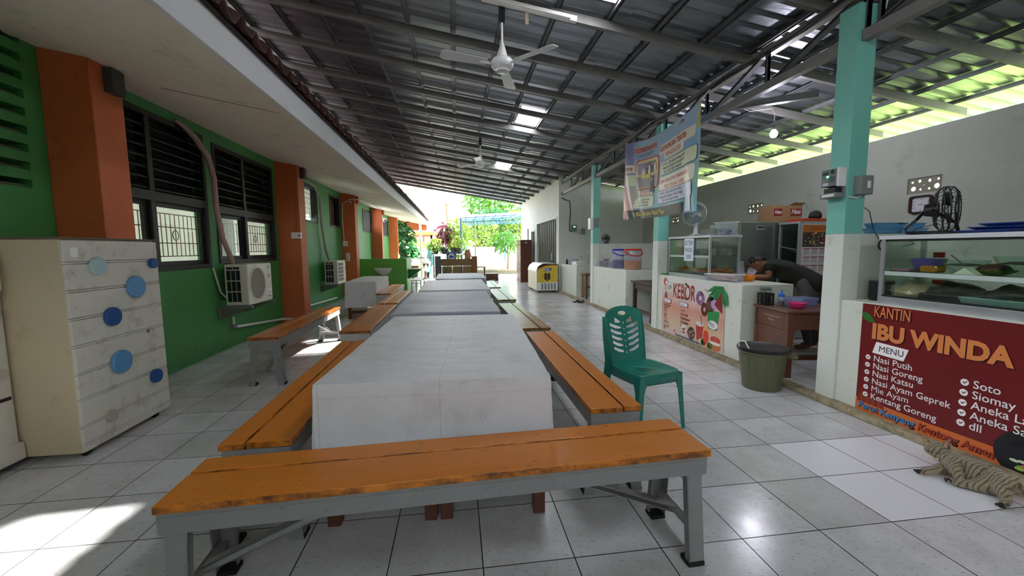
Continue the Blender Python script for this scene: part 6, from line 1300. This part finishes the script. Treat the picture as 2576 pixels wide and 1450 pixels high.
for x, y, lab in ((2.98, 9.78, 'left black rubber sandal on the floor by the wooden stool'), (3.06, 9.62, 'right black rubber sandal on the floor by the wooden stool')):
    t = thing('sandal', lab, 'sandal', (x, y, .0), .3, 'black sandals'); part('sole', MB().extr([(-.13, -.035), (-.1, -.045), (.05, -.05), (.12, -.03), (.13, .01), (.08, .045), (-.05, .04), (-.12, .035)], 0, .025), M_BLACK, t, bev=.006); part('strap', MB().tube([(.0, -.05, .02), (.03, -.02, .06), (.03, .02, .06), (.0, .045, .02)], .014, 6), M_BLACK, t)
ZA = .872
for k, (x, y, m, lab) in enumerate(((3.25, 11.75, M_BLACK, 'dark bottle at the left end of the far counter'), (3.30, 11.55, M_PLAST, 'tall clear glass second from the left on the far counter'), (3.36, 11.42, M_PLAST, 'clear glass in the middle of the far counter'), (3.42, 11.3, M_PLAST, 'clear glass nearest the white boxes on the far counter'))):
    t = thing('bottle' if k == 0 else 'drinking_glass', lab, 'bottle' if k == 0 else 'glass', (x, y, ZA)); part('bottle_body' if k == 0 else 'glass_wall', MB().lathe([(.035, 0), (.037, .1), (.03, .12), (.014, .15), (.014, .17), (0, .17)] if k == 0 else [(.03, 0), (.038, .17), (.036, .17), (.028, .006), (0, .005)], 16), m, t); k == 0 and part('cap', MB().cyl((0, 0, .17), (0, 0, .19), .016), M_WHITEP, t)
t = thing('bottle', 'tall bottle with a blue label behind the glasses on the far counter', 'bottle', (3.62, 11.5, ZA)); part('bottle_body', MB().lathe([(.035, 0), (.037, .14), (.015, .19), (.015, .22), (0, .22)], 16), M_PLAST, t); part('cap', MB().cyl((0, 0, .22), (0, 0, .245), .017), M_BLACK, t)
for y0, y1, z, lab in ((10.62, 11.12, 0, 'long white lidded tray at the right end of the far counter, lower'), (10.70, 11.1, .055, 'white lidded tray on top of the lower one at the far counter')):
    t = thing('food_box', lab, 'box', (3.36, (y0 + y1) / 2, ZA + z)); part('box_wall', MB().box(-.14, .14, (y0 - y1) / 2, (y1 - y0) / 2, 0, .04), mat('whitish tray', '#d8d4d2', .4), t, bev=.006); part('lid', MB().box(-.15, .15, (y0 - y1) / 2 - .01, (y1 - y0) / 2 + .01, .04, .052), M_WHITEP, t, bev=.004)
# freezer
t = thing('chest_freezer', 'yellow ice cream chest freezer standing in front of the shutter', 'freezer', (2.38, 11.98, 0)); FW, FL = .66, 1.5; M_YP = mat('freezer yellow', '#d9b93c', .4); M_FRW = mat('freezer cream', '#e2d6b8', .4)
pro = [(0, .07), (FW, .07), (FW, .86), (FW * .75, .865), (FW * .4, .84), (.1, .78), (.03, .74), (0, .70)]
XZ = Matrix(((1, 0, 0, 0), (0, 0, 1, 0), (0, 1, 0, 0), (0, 0, 0, 1)))
part('cabinet', MB().extr(pro, 0.012, FL, XZ), M_FRW, t, bev=.01); part('front_panel', MB().extr([(.02, .32), (FW - .015, .32), (FW - .015, .83), (FW * .75, .84), (FW * .4, .81), (.1, .745), (.02, .70)], 0, .014, XZ), M_YP, t); part('brown_trim', MB().extr([(.02, .70), (.1, .745), (FW * .4, .81), (FW * .75, .84), (FW - .01, .83), (FW - .01, .87), (FW * .75, .875), (FW * .4, .85), (.1, .79), (.02, .745)], -.004, .014, XZ), mat('freezer brown', '#7a4a2c', .4), t)
part('machine_grille', MB().box(.02, FW - .015, -.002, .014, .09, .315), M_WHITEP, t); g = MB()
for k in range(5): g.box(.14 + .098 * k, .20 + .098 * k, -.005, 0, .11, .295)
part('grille_slot', g, mat('slot grey', '#7f858a', .5), t)
f6 = mapped((0, 0, 0), (1, 0, 0), (0, 0, 1)); shape([[(.20, .66), (.25, .745), (.46, .76), (.45, .70), (.42, .665)]], f6, col('', '#24458f'), t, 'logo_panel', .004); letters('Joyday', .075, f6, .225, .685, M_WH, t, z=.006, sx=.85, shear=.3, bold=.001)
shape([rrect(.235, .32, .40, .61, .04)], f6, col('', '#3a1f14'), t, 'chocolate_print', .004); shape([rrect(.33, .415, .40, .61, .04)], f6, col('', '#3a1f14'), t, 'chocolate_print', .004); shape([[(.20, .44), (.33, .36), (.45, .45), (.33, .40)]], f6, col('', '#3a1f14'), t, 'chocolate_print', .005)
for x, z in ((.17, .50), (.19, .47), (.48, .57), (.50, .53), (.18, .54)): shape([circ(x, z, .01, .012, 8)], f6, col('', '#3a1f14'), t, 'chocolate_print', .004)
part('side_grille', MB().box(FW, FW + .012, .02, FL, .07, .86), M_BLACK, t)
c = MB(); c.grid(lambda u, v: (-.02 + (FW * .99) * u if u > .0 else -.02, .02 + (FL - .04) * v, .70 - .05 * (u < .05) + .19 * min(1, u * 3.2) ** .5 - .02 * max(0, u - .6) + .012 * noise.noise(V((u * 5, v * 9, 1)))), 24, 30); part('plastic_cover', c, mat('crumpled plastic cover', '#dcdde2', .3, bump=.4, bscale=20), t)
for x in (.08, FW - .08):
    for y in (.08, FL - .1): part('caster', MB().cyl((x - .015, y, .035), (x + .015, y, .035), .035), M_BLACK, t)
# locker
t = thing('locker_cabinet', 'tall brown wooden locker with small doors against the white building', 'locker', (2.52, 15.95, 0)); M_LOCK = mat('brown locker paint', '#7a4430', .4, c2='#6a3826', scale=4)
part('carcass', MB().box(.01, .44, 0, 1.08, .06, 1.66), mat('dark locker side', '#57291b', .4), t, bev=.006); part('plinth', MB().box(-.01, .45, -.015, 1.09, 0, .07), M_LOCK, t, bev=.004); part('cornice', MB().box(-.015, .45, -.02, 1.1, 1.66, 1.69), M_LOCK, t, bev=.004)
for r_ in range(5):
    for c_ in range(3):
        d = part('door', MB().box(-.004, .014, .03 + .345 * c_, .355 + .345 * c_, .085 + .315 * r_, .385 + .315 * r_), M_LOCK, t, bev=.004); part('knob', MB().box(-.012, -.004, .09 + .345 * c_, .12 + .345 * c_, .27 + .315 * r_, .33 + .315 * r_), M_WHITEP, d)
part('name_plate', MB().box(.16, .27, -.004, 0, 1.57, 1.6), M_WHITEP, t)
t = thing('storage_chest', 'low brown wooden trunk on the floor beyond the last table', 'trunk', (1.22, 17.1, 0)); part('trunk_body', MB().box(0, .52, 0, .5, .03, .26), M_WOODM, t, bev=.006); part('lid', MB().box(-.02, .54, -.02, .52, .26, .30), M_WOODM, t, bev=.006); part('base_strip', MB().box(.0, .1, -.01, .5, 0, .03).box(.42, .52, -.01, .5, 0, .03), M_WOODM, t)
t = thing('rack', 'small brown rack with a pale top beside the wooden barrier', 'rack', (.80, 17.2, 0)); part('top_board', MB().box(-.05, .42, 0, .4, .56, .6), mat('pale worn board', '#bfae98', .7), t)
for x in (0, .35):
    for y in (.02, .34): part('leg', MB().box(x, x + .04, y, y + .04, 0, .56), M_WOODD, t)
part('shelf', MB().box(0, .39, .02, .38, .25, .28), M_WOODD, t)
# wooden barrier with uneven posts
M_OLDW = mat('weathered plank wood', '#a8895f', .7, c2='#8a6c48', scale=5, stretch=(1, 8, 10), bump=.4, bscale=30); t = thing('wooden_barrier', 'rough wooden plank barrier with thick posts beyond the last table', 'barrier', (-.76, 14.5, 0))
part('post', MB().box(0, .2, 0, .12, 0, 1.10), mat('grey weathered post', '#7c8286', .8, c2='#5f666a', scale=8, stretch=(6, 6, 1), bump=.4), t, bev=.012); part('post', MB().box(1.29, 1.48, 0, .12, 0, 1.09), mat('brown post wood', '#a5703f', .7, c2='#8a5a32', scale=8, stretch=(6, 6, 1), bump=.4), t, bev=.012); part('plank', MB().box(.2, 1.30, .02, .06, .76, 1.0), M_OLDW, t, bev=.006)
for k in range(3): part('plank', MB().box(.24 + .36 * k, .57 + .36 * k, .03, .05, .32, .73), M_OLDW, t, bev=.004)
for k in range(4): part('frame_bar', MB().box(.2 + .36 * k, .225 + .36 * k, .02, .045, .3, .75), M_BLACK, t)
for k in range(3): part('metal_strip', MB().box(.26 + .36 * k, .55 + .36 * k, .01, .03, .735, .755), M_ALU, t, bev=.004)
part('brace', MB().bar((.24, .02, .34), (.42, .02, .68), .05, .02, (0, 1, 0)), mat('grey weathered post', '#7c8286', .8), t)
t = thing('direction_sign', 'blue square sign with a white circle and left arrow', 'sign', (-.195, 15.5, 0)); part('board', MB().box(-.185, .185, 0, .012, .88, 1.24), mat('sign blue', '#2a4fb0', .4), t, bev=.003); part('stand', MB().box(-.15, -.12, .012, .03, 0, .9).box(.12, .15, .012, .03, 0, .9).box(-.15, .15, .02, .3, 0, .02), M_GREYP, t)
f7 = mapped((0, 0, 1.06), (1, 0, 0), (0, 0, 1)); shape([rrect(-.17, .17, -.165, .165, .01, 2), rrect(-.16, .16, -.155, .155, .008, 2)], f7, M_WH, t, 'border_line', .002); shape([circ(0, 0, .13, n=32)], f7, M_WH, t, 'circle_mark', .003); shape([[(-.10, 0), (-.01, .085), (-.01, .04), (.095, .04), (.095, -.04), (-.01, -.04), (-.01, -.085)]], f7, mat('sign blue', '#2a4fb0', .4), t, 'arrow_mark', .005)
# wash basin wall
struct('wall_washbasin', MB().box(WX, -1.58, 13.2, 13.34, 0, 1.06), M_GREEN2, 'low bright green wall carrying the washbasin', 'wall', bev=.01)
struct('wall_washbasin', MB().box(-1.72, -1.58, 13.34, 14.6, 0, 1.06), M_GREEN2, 'low bright green side wall running away from the washbasin', 'wall', bev=.01)
t = thing('washbasin', 'white ceramic washbasin on the bright green wall', 'washbasin', (-2.30, 13.2, .62)); M_CER = mat('white ceramic', '#ecebe6', .15)
part('basin', MB().grid(lambda u, v: ((.27 * (1 - v * .0) * math.cos(PI * u)) * (1 - .75 * v ** 2), -.30 * math.sin(PI * u) * (1 - .7 * v ** 2) , .12 - .2 * v ** 1.4), 28, 12).grid(lambda u, v: (.27 * math.cos(PI * u) * (1 - v * .25), -.30 * math.sin(PI * u) * (1 - v * .25) - .0, .12 - .12 * v * v), 28, 6), M_CER, t, solid=.012); part('rim', MB().box(-.27, .27, -.06, 0, .1, .16), M_CER, t, bev=.01); part('tap', MB().tube([(.03, -.03, .16), (.03, -.03, .22), (.03, -.10, .23), (.03, -.13, .2)], .012, 8).cyl((-.02, -.03, .2), (.09, -.03, .2), .008), M_INOX, t)
t = thing('trough_chute', 'small green sloping trough on the side of the washbasin wall', 'trough', (-1.58, 13.6, .38)); part('trough_body', MB().hexa([(0, 0, 0), (.10, 0, .05), (.10, .9, .05), (0, .9, 0), (0, 0, .32), (.42, 0, .32), (.42, .9, .32), (0, .9, .32)]), mat('inner green', '#2f7a3a', .5), t, bev=.01)
t = thing('small_table', 'narrow white topped table with thin metal legs by the green wall', 'table', (-1.27, 11.45, 0)); part('tabletop', MB().box(0, .28, 0, 1.3, .47, .5), mat('pale top', '#e4e6e4', .4), t, bev=.006)
for x in (.01, .25):
    for y in (.03, 1.23): part('leg', MB().box(x, x + .022, y, y + .022, 0, .47), M_GREYP, t)
part('rail', MB().box(.01, .27, .03, .05, .40, .415).box(.01, .27, 1.23, 1.25, .40, .415).box(.012, .028, .03, 1.25, .40, .415), M_GREYP, t)
# scooter seen from the front
t = thing('motor_scooter', 'white and grey motor scooter parked beyond the washbasin wall', 'scooter', (-1.38, 18.5, 0)); M_SCW = mat('scooter white', '#e6e6ea', .25); M_SCD = mat('scooter dark', '#2a2a30', .35)
part('front_wheel', MB().lathe([(.16, -.05), (.24, -.05), (.26, 0), (.24, .05), (.16, .05), (.16, -.05)], 28, Matrix.Translation((0, .0, .26)) @ Matrix.Rotation(PI / 2, 4, 'Y')).cyl((-.02, 0, .26), (.02, 0, .26), .16), mat('worn tyre', '#4a3a34', .8), t); part('rear_wheel', MB().lathe([(.14, -.05), (.24, -.05), (.26, 0), (.24, .05), (.14, .05), (.14, -.05)], 28, Matrix.Translation((0, 1.25, .26)) @ Matrix.Rotation(PI / 2, 4, 'Y')), M_RUB, t)
part('front_fender', blob(.075, .22, .2, .05, 2), M_SCW, t, loc=(0, -.02, .34)); part('leg_shield', MB().hexa([(-.12, .05, .32), (.12, .05, .32), (.12, .16, .32), (-.12, .16, .32), (-.24, .12, .78), (.24, .12, .78), (.22, .26, .82), (-.22, .26, .82)]), M_SCW, t, bev=.04, seg=3); part('shield_inset', MB().hexa([(-.07, .03, .40), (.07, .03, .40), (.07, .08, .40), (-.07, .08, .40), (-.13, .09, .70), (.13, .09, .70), (.13, .14, .70), (-.13, .14, .70)]), M_SCD, t, bev=.02)
part('headlamp', MB().ell((0, .13, .87), .15, .12, .08), M_SCW, t); part('lamp_lens', MB().ell((0, .06, .87), .09, .06, .045), mat('lamp lens', '#cfd6dc', .1), t); part('handlebar', MB().tube([(-.34, .3, .95), (-.2, .24, .97), (0, .22, .94), (.2, .24, .97), (.34, .3, .95)], .02, 8), M_SCD, t)
for s in (1, -1): part('mirror', MB().tube([(s * .2, .24, .97), (s * .28, .22, 1.12)], .008, 6).ell((s * .3, .21, 1.15), .06, .015, .04), M_SCD, t)
part('seat', MB().box(-.13, .13, .7, 1.4, .70, .80), M_SCD, t, bev=.04, seg=3); part('rear_body', MB().hexa([(-.12, .5, .3), (.12, .5, .3), (.12, 1.4, .5), (-.12, 1.4, .5), (-.14, .6, .7), (.14, .6, .7), (.1, 1.5, .74), (-.1, 1.5, .74)]), M_SCW, t, bev=.03)
t = thing('small_cart', 'little wheeled cart behind the green trough', 'cart', (-1.72 + .0, 17.6, 0)); part('wheel', MB().lathe([(.05, -.02), (.12, -.03), (.13, 0), (.12, .03), (.05, .02)], 22, Matrix.Translation((0, 0, .13)) @ Matrix.Rotation(PI / 2, 4, 'Y')), M_RUB, t); part('basket', MB().box(-.3, .1, .1, .5, .35, .65), mat('orange wicker', '#b07a4a', .8), t, bev=.02); part('frame', MB().box(-.28, .06, .12, .48, .1, .35), P_GRN, t)

# ================================================================== CEILING FANS, BULB
def ceiling_fan(label, x, y, zr, zh, a0):
    t = thing('ceiling_fan', label, 'ceiling fan', (x, y, zh)); part('down_rod', MB().cyl((0, 0, .05), (0, 0, zr - zh - .02), .012), M_WHITEP, t); part('bracket', MB().box(-.03, .03, -.02, .02, zr - zh - .17, zr - zh + .03), M_BLACK, t); part('canopy', MB().lathe([(.015, .22), (.05, .10), (.06, .06), (.03, .05)], 20), M_WHITEP, t)
    part('motor_housing', MB().lathe([(.04, .07), (.10, .05), (.118, .02), (.118, -.015), (.10, -.035), (.07, -.05), (.065, -.07), (.03, -.078), (0, -.08)], 36), mat('fan enamel', '#dedede', .2), t)
    for k in range(3):
        a = a0 + 2 * PI * k / 3; M = Matrix.Rotation(a, 4, 'Z') @ Matrix.Rotation(.2, 4, 'X')
        b = part('blade', MB().extr([(.17, -.05), (.60, -.075), (.64, -.05), (.64, .05), (.60, .07), (.17, .05)], -.003, .003, M), mat('fan blade', '#d2d2d2', .3), t, bev=.002); part('blade_iron', MB().box(.09, .24, -.018, .018, -.012, -.006, Matrix.Rotation(a, 4, 'Z')), M_WHITEP, b)
ceiling_fan('white ceiling fan hanging near the top of the view', .505, 4.345, 3.81, 3.235, math.radians(75)); ceiling_fan('smaller looking white ceiling fan farther down the canteen', .57, 9.27, 3.80, 3.24, math.radians(20))
t = thing('hanging_bulb', 'lit white bulb hanging on a cable over the middle stall', 'light bulb', (4.18, 5.0, 2.83)); part('bulb_glass', MB().lathe([(0, -.05), (.03, -.042), (.045, -.015), (.045, .01), (.03, .04), (.018, .055)], 24), emit('lit bulb', '#f2f0ff', 130), t); part('bulb_socket', MB().cyl((0, 0, .05), (0, 0, .11), .02), M_BLACK, t); part('cord', MB().tube([(0, 0, .11), (0, 0, .26), (-.03, .02, .33), (-.2, .2, .345), (-.4, .31, .46)], .005, 6), M_CABLEW, t)
t = thing('hanging_bulb', 'unlit round bulb hanging in the far stall', 'light bulb', (4.3, 9.1, 2.72)); part('bulb_glass', MB().ell((0, 0, 0), .05, .05, .06), M_WHITEP, t); part('cord', MB().tube([(0, 0, .05), (0, .15, .52)], .005, 6), M_CABLEW, t)
solo('cable', MB().tube([(3.16, -.9, 3.40), (3.155, 1.0, 3.36), (3.15, 2.9, 3.38), (3.16, 3.6, 3.30), (3.15, 4.6, 3.33), (3.155, 5.6, 3.27), (3.15, 6.3, 3.36), (3.16, 7.3, 3.27), (3.16, 9, 3.34), (3.16, 11, 3.30), (3.2, 12.1, 3.3)], .014, 6), M_CABLE, 'thick black cable tied along the roof truss', 'cable')
solo('cable', MB().tube([(3.3, 2.93, 3.9 - .4), (3.36, 2.93, 3.45), (3.38, 2.94, 3.3), (3.36, 2.94, 3.2)], .012, 6), M_CABLEW, 'pale loop of cable at the head of the nearest turquoise pillar', 'cable')
struct('beam', MB().chan((3.33, 2.94, 3.45), (3.33, 2.94, 3.06), .06, .05), M_STEEL, 'steel bracket on the head of the nearest turquoise pillar', 'bracket')
t = thing('tube_light', 'unlit white tube light batten fixed along the rafter by the nearest ceiling fan', 'lamp'); part('housing', MB().bar((.30, 4.28, 3.835), (1.27, 4.28, 3.684), .05, .055), M_WHITEP, t, bev=.004); part('tube', MB().cyl((.36, 4.245, 3.815), (1.2, 4.245, 3.685), .013), M_WHITEP, t)
solo('hanging_stick', MB().box(.74, .775, 4.30, 4.32, 3.62, 3.84), mat('raw stick', '#a8977c', .7), 'short wooden batten hanging from the rafter beside the nearest ceiling fan', 'stick')

# ================================================================== OUTDOORS BEYOND THE CANTEEN
M_PALE = mat('sunlit white wall', '#e9ebe8', .7); M_TEAL = mat('teal post paint', '#7fc4c0', .5)
struct('garden_wall', MB().box(.7, 8, 22.3, 22.5, 0, .62), mat('stained garden wall', '#c9c6b8', .85, c2='#a8a594', scale=2, dirt='#77745f', damt=.3, bump=.2), 'stained low wall under the white fence', 'wall')
struct('planter_ledge', MB().box(.9, 8, 21.75, 22.3, .17, .24).box(.9, 8, 21.85, 22.3, 0, .17), mat('stained concrete ledge', '#8f8a7c', .85, c2='#6c685c', scale=3, dirt='#4a473f', damt=.4, bump=.3), 'concrete ledge along the garden wall', 'ledge')
struct('garden_wall', MB().box(-9, -1.5, 22.4, 22.55, 0, 1.45), M_PALE, 'white garden wall left of the scooter', 'wall')
t = thing('fence', 'white panelled fence along the garden with teal posts', 'fence', (0, 22.4, 0), kind='structure')
for x in (-1.45, .53, 2.66, 5.2): part('fence_post', MB().box(x - .08, x + .08, -.08, .08, 0, 1.66 if x < 1 else 1.5), M_TEAL, t)
for x0, x1 in ((-1.37, .45), (.61, 2.58)): part('fence_panel', MB().box(x0, x1, -.02, .02, .62 if x0 > 0 else .1, 1.45), M_PALE, t)
g = MB()
for k in range(22): g.box(2.76 + .11 * k, 2.785 + .11 * k, -.01, .01, .62, 1.45)
g.box(2.74, 5.1, -.012, .012, .75, .78).box(2.74, 5.1, -.012, .012, 1.3, 1.33); part('fence_bars', g, M_PALE, t)
# plant shelf with pots
t = thing('plant_stand', 'long white shelf carrying a row of black plant pots', 'shelf', (-1.12, 19.4, 0)); part('shelf_board', MB().box(0, 1.4, 0, .35, 1.08, 1.12), M_PALE, t)
for x in (.02, .68, 1.34): part('leg', MB().box(x, x + .04, .02, .06, 0, 1.08).box(x, x + .04, .29, .33, 0, 1.08), M_WOODD, t)
part('cross_rail', MB().box(.02, 1.38, .03, .05, .55, .6), M_PALE, t)
def leaves(n, c, rx, ry, rz, size, seed, droop=.3, shell=True):
    rnd = random.Random(seed); mb = MB()
    for _ in range(n):
        while True:
            d = V((rnd.uniform(-1, 1), rnd.uniform(-1, 1), rnd.uniform(-1, 1)))
            if d.length <= 1: break
        if shell: d *= (.55 + .45 * d.length) / max(d.length, .15) * min(1, d.length + .35)
        p = V((c[0] + d.x * rx, c[1] + d.y * ry, c[2] + d.z * rz)); l = size * rnd.uniform(.6, 1.3); w_ = l * rnd.uniform(.28, .42)
        ax = V((rnd.uniform(-1, 1), rnd.uniform(-1, 1), rnd.uniform(-1, .6) - droop)).normalized(); b = ax.cross(V((rnd.uniform(-1, 1), rnd.uniform(-1, 1), rnd.uniform(-.2, 1)))).normalized(); nn = ax.cross(b) * l * .12
        mb.add([p, p + ax * l * .35 + b * w_ * .5 - nn, p + ax * l * .75 + b * w_ * .38 - nn * .6, p + ax * l + nn, p + ax * l * .75 - b * w_ * .38 - nn * .6, p + ax * l * .35 - b * w_ * .5 - nn], [(0, 1, 2, 5), (2, 3, 4), (5, 2, 4)][:1] + [(2, 3, 4), (0, 5, 4, 2)][:1] + [(5, 2, 4)], False)
    return mb
def pot_plant(label, x, y, z, r, h, m, n, rx, rz, size, seed, zc, name='potted_plant'):
    t = thing(name, label, 'plant', (x, y, z)); part('pot', MB().lathe([(r * .7, 0), (r, h), (r * 1.06, h), (r * .95, h - .02), (0, h - .03)], 18), M_BLACK, t); part('foliage', leaves(n, (0, 0, zc), rx, rx, rz, size, seed), m, t); part('stem', MB().tube([(0, 0, h - .05), (.02, 0, zc + rz * .5)], .012, 6), M_WOODM, t)
pot_plant('bushy yellow green pot plant at the left end of the white shelf', -.98, 19.57, 1.12, .15, .28, M_LEAFY, 150, .34, .34, .2, 1, .42); pot_plant('spiky pot plant second from the left on the shelf', -.55, 19.57, 1.12, .15, .26, M_LEAFD, 50, .16, .14, .18, 2, .2)
pot_plant('black pot with a low plant third on the shelf', -.15, 19.57, 1.12, .15, .28, M_LEAFD, 12, .1, .05, .1, 3, .3); pot_plant('leafy pot plant at the right end of the shelf', .1, 19.5, 1.12, .14, .28, M_LEAFY, 90, .2, .3, .16, 4, .5)
pot_plant('tall red leaved cordyline behind the white shelf', -.55, 20.6, 0, .2, .4, M_LEAFR, 130, .32, .45, .35, 5, 2.15); pot_plant('small green plant in front of the shelf legs', -.3, 19.2, .0, .14, .25, M_LEAFY, 40, .16, .2, .15, 6, .4)
t = thing('rock_ornament', 'brown carved stone ornament beside the blue post', 'ornament', (.52, 19.6, .85)); part('stone', blob(.16, .14, .28, .5, 4), mat('brown stone', '#7a4a34', .8, c2='#54301f', scale=14, bump=.6), t); part('pedestal', MB().box(-.2, .2, -.15, .15, -.85, .01), M_CONC, t)
solo('umbrella_folded', MB().lathe([(.02, 0), (.15, .1), (.19, .35), (.05, 1.0), (.0, 1.1)], 12, Matrix.Translation((-1.35, 21.2, .45))), mat('folded teal cloth', '#5fa8a4', .7), 'folded teal cloth leaning on the left fence post', 'cloth')
solo('support_post', MB().cyl((.235, 20.0, 0), (.235, 20.0, 2.85), .05), mat('blue grey post', '#4f7486', .5), 'blue grey post holding up the pergola', 'post'); solo('support_post', MB().cyl((.925, 20.0, 0), (.925, 20.0, 2.7), .03), mat('thin post', '#9a988c', .6), 'thin grey post to the right of the blue grey one', 'post'); solo('support_post', MB().cyl((-1.70, 20.0, 0), (-1.70, 20.0, 2.6), .06), M_PALE, 'slim white post at the end of the left eaves', 'post')
t = thing('pergola', 'blue metal pergola frame over the garden', 'pergola', (0, 20.3, 0), kind='structure')
for y in (0, 1.2, 2.4): part('truss_bar', MB().bar((.3, y, 2.86), (4.5, y, 3.12), .05, .05).bar((.3, y, 2.66), (4.5, y, 2.82), .04, .04), mat('pergola blue', '#33587f', .4), t)
for k in range(9): part('purlin', MB().bar((.5 + .48 * k, -.2, 2.91 + .03 * k), (.5 + .48 * k, 2.8, 2.91 + .03 * k), .04, .04), mat('pergola blue', '#33587f', .4), t)
part('roof_sheet', MB().hexa([(.2, -.3, 2.95), (4.6, -.3, 3.22), (4.6, 2.9, 3.22), (.2, 2.9, 2.95), (.2, -.3, 2.965), (4.6, -.3, 3.235), (4.6, 2.9, 3.235), (.2, 2.9, 2.965)]), sheet_light('pale pergola sheet', '#dfe9f2', .25), t)
def tree(label, x, y, h, m, n, rx, ry, rz, zc, size, seed, tr=.09):
    t = thing('tree', label, 'tree', (x, y, 0), 0, 'garden trees'); part('trunk', MB().tube([(0, 0, 0), (.05, .02, zc * .5), (-.03, .05, zc)], [tr, tr * .8, tr * .5], 8).tube([(.03, .02, zc * .5), (.4, .1, zc * 1.05)], [tr * .5, tr * .3], 6).tube([(.03, .02, zc * .6), (-.4, -.1, zc * 1.1)], [tr * .5, tr * .3], 6), mat('bark', '#6a5640', .9, bump=.5), t); part('foliage', leaves(n, (0, 0, zc), rx, ry, rz, size, seed), m, t)
tree('climbing yellow green bush wrapped around the blue grey post', .05, 20.6, 3, M_LEAFY, 520, .55, .45, 1.0, 1.95, .22, 11, .04); tree('yellow green tree over the middle of the white fence', 1.2, 23.6, 4, M_LEAFY, 800, 1.3, .9, 1.0, 2.3, .26, 12)
tree('dark green tree behind the thin grey post', 2.2, 24.6, 4, M_LEAFD, 900, 1.5, .9, 1.2, 2.6, .3, 13); tree('large leaved tree drooping over the fence by the locker', 2.75, 22.0, 3, M_LEAF, 150, .75, .45, .55, 1.75, .36, 14, .05)
tree('tall bright tree rising above the pergola', 2.2, 26.5, 5, M_LEAF, 700, 1.6, 1.0, 1.1, 4.4, .42, 15, .12); tree('yellow green tree behind the pergola on the right', 3.9, 24.0, 4, M_LEAFY, 700, 1.3, .8, 1.1, 2.6, .28, 16); tree('tree with long hanging leaves at the corner of the left building', -2.75, 21.45, 3, M_LEAFD, 190, .5, .42, 1.1, 1.75, .5, 17, .06)
tree('low bright hedge tree behind the left white wall', -3.0, 24.0, 2, M_LEAFY, 420, 2.0, .5, .35, 1.5, .22, 18, .05); tree('dark tree closing the garden behind the white building', 5.5, 25, 5, M_LEAFD, 900, 2.0, 1.2, 1.8, 3.2, .34, 19, .12)
t = thing('house', 'cream house with brown windows beyond the garden', 'house', (-8, 34, 0)); part('wall', MB().box(0, 8.0, 0, 6, 0, 2.95), mat('cream house wall', '#b39a5c', .8), t)
for x in (3.3, 4.75, 6.0): f = part('window', MB().box(x - .08, x + 1.3, -.06, 0, 1.1, 2.5), mat('brown window frame', '#7a4430', .6), t); part('pane', MB().box(x + .05, x + .55, -.08, -.06, 1.25, 2.38).box(x + .67, x + 1.17, -.08, -.06, 1.25, 2.38), mat('dim pane', '#8f8a80', .2), f)
part('roof', MB().hexa([(-1, -1.4, 2.75), (8.8, -1.4, 2.75), (8.8, 7.4, 2.75), (-1, 7.4, 2.75), (1, 2.5, 5.0), (7, 2.5, 5.0), (7, 3.5, 5.0), (1, 3.5, 5.0)]), mat('pale house roof', '#d9c8bc', .8), t)
t = thing('house', 'big pale tiled roof house far behind the trees', 'house', (-2.5, 46, 0)); part('wall', MB().box(0, 8, 0, 6, 0, 5.2), mat('pale far wall', '#efe8e0', .8), t); q = NT('haze paled roof tiles'); bk = q.n('ShaderNodeTexBrick'); bk.inputs['Scale'].default_value = 5; bk.inputs['Color1'].default_value = rgb('#cbbdbb'); bk.inputs['Color2'].default_value = rgb('#b5a6a6'); bk.inputs['Mortar'].default_value = rgb('#efe8e8'); q.l(q.tc.outputs['Object'], bk.inputs['Vector'])  # distance haze put into the pale tile colours
part('roof', MB().hexa([(-.8, -1, 5.0), (8.8, -1, 5.0), (8.8, 7, 5.0), (-.8, 7, 5.0), (1.2, 2.6, 7.0), (7.2, 2.6, 7.2), (7.2, 3.4, 7.2), (1.2, 3.4, 7.0)]), q.done(q.pbr(bk.outputs['Color'], .8)), t)
t = thing('awning', 'tilted metal framed awning over the left houses', 'awning', (0, 0, 0)); A = [V(p) for p in ((-4.2, 25.5, 3.6), (-1.25, 26.2, 3.4), (-1.7, 29, 5.5), (-4.6, 28.4, 5.6))]
part('roof_sheet', MB().add([tuple(p + V((0, 0, .06))) for p in A], [(0, 1, 2, 3)]), sheet_light('pale awning sheet', '#d8d4cc', .1), t)
for k in range(7): part('rafter', MB().bar(tuple(A[0].lerp(A[1], k / 6)), tuple(A[3].lerp(A[2], k / 6)), .06, .08), M_STEEL, t)
for k in range(7): part('purlin', MB().bar(tuple(A[0].lerp(A[3], k / 6)), tuple(A[1].lerp(A[2], k / 6)), .05, .06), M_STEEL, t)
part('post', MB().cyl((-1.4, 26.5, 0), (-1.4, 26.5, 3.6), .05), M_STEEL, t)
t = thing('utility_pole', 'bare branching pole against the white sky', 'pole', (-.55, 26, 0)); part('pole_shaft', MB().tube([(0, 0, 0), (.02, 0, 2.5), (-.03, 0, 4.2)], [.07, .06, .05], 8), mat('bark', '#6a5640', .9), t); part('arm', MB().tube([(-.03, 0, 4.0), (-.25, 0, 4.35)], .035, 6).tube([(-.03, 0, 4.0), (.2, 0, 4.3)], .03, 6), mat('bark', '#6a5640', .9), t)
t = thing('house', 'low building with a red tiled roof behind the pergola', 'house', (3.2, 30, 0)); part('wall', MB().box(0, 6, 0, 4, 0, 3.9), mat('pale far wall', '#efe8e0', .8), t); part('roof', MB().hexa([(-.6, -.8, 3.8), (6.6, -.8, 3.8), (6.6, 4.8, 3.8), (-.6, 4.8, 3.8), (1.2, 1.6, 5.2), (5.4, 1.6, 5.2), (5.4, 2.4, 5.2), (1.2, 2.4, 5.2)]), mat('red roof', '#b86a54', .8), t)
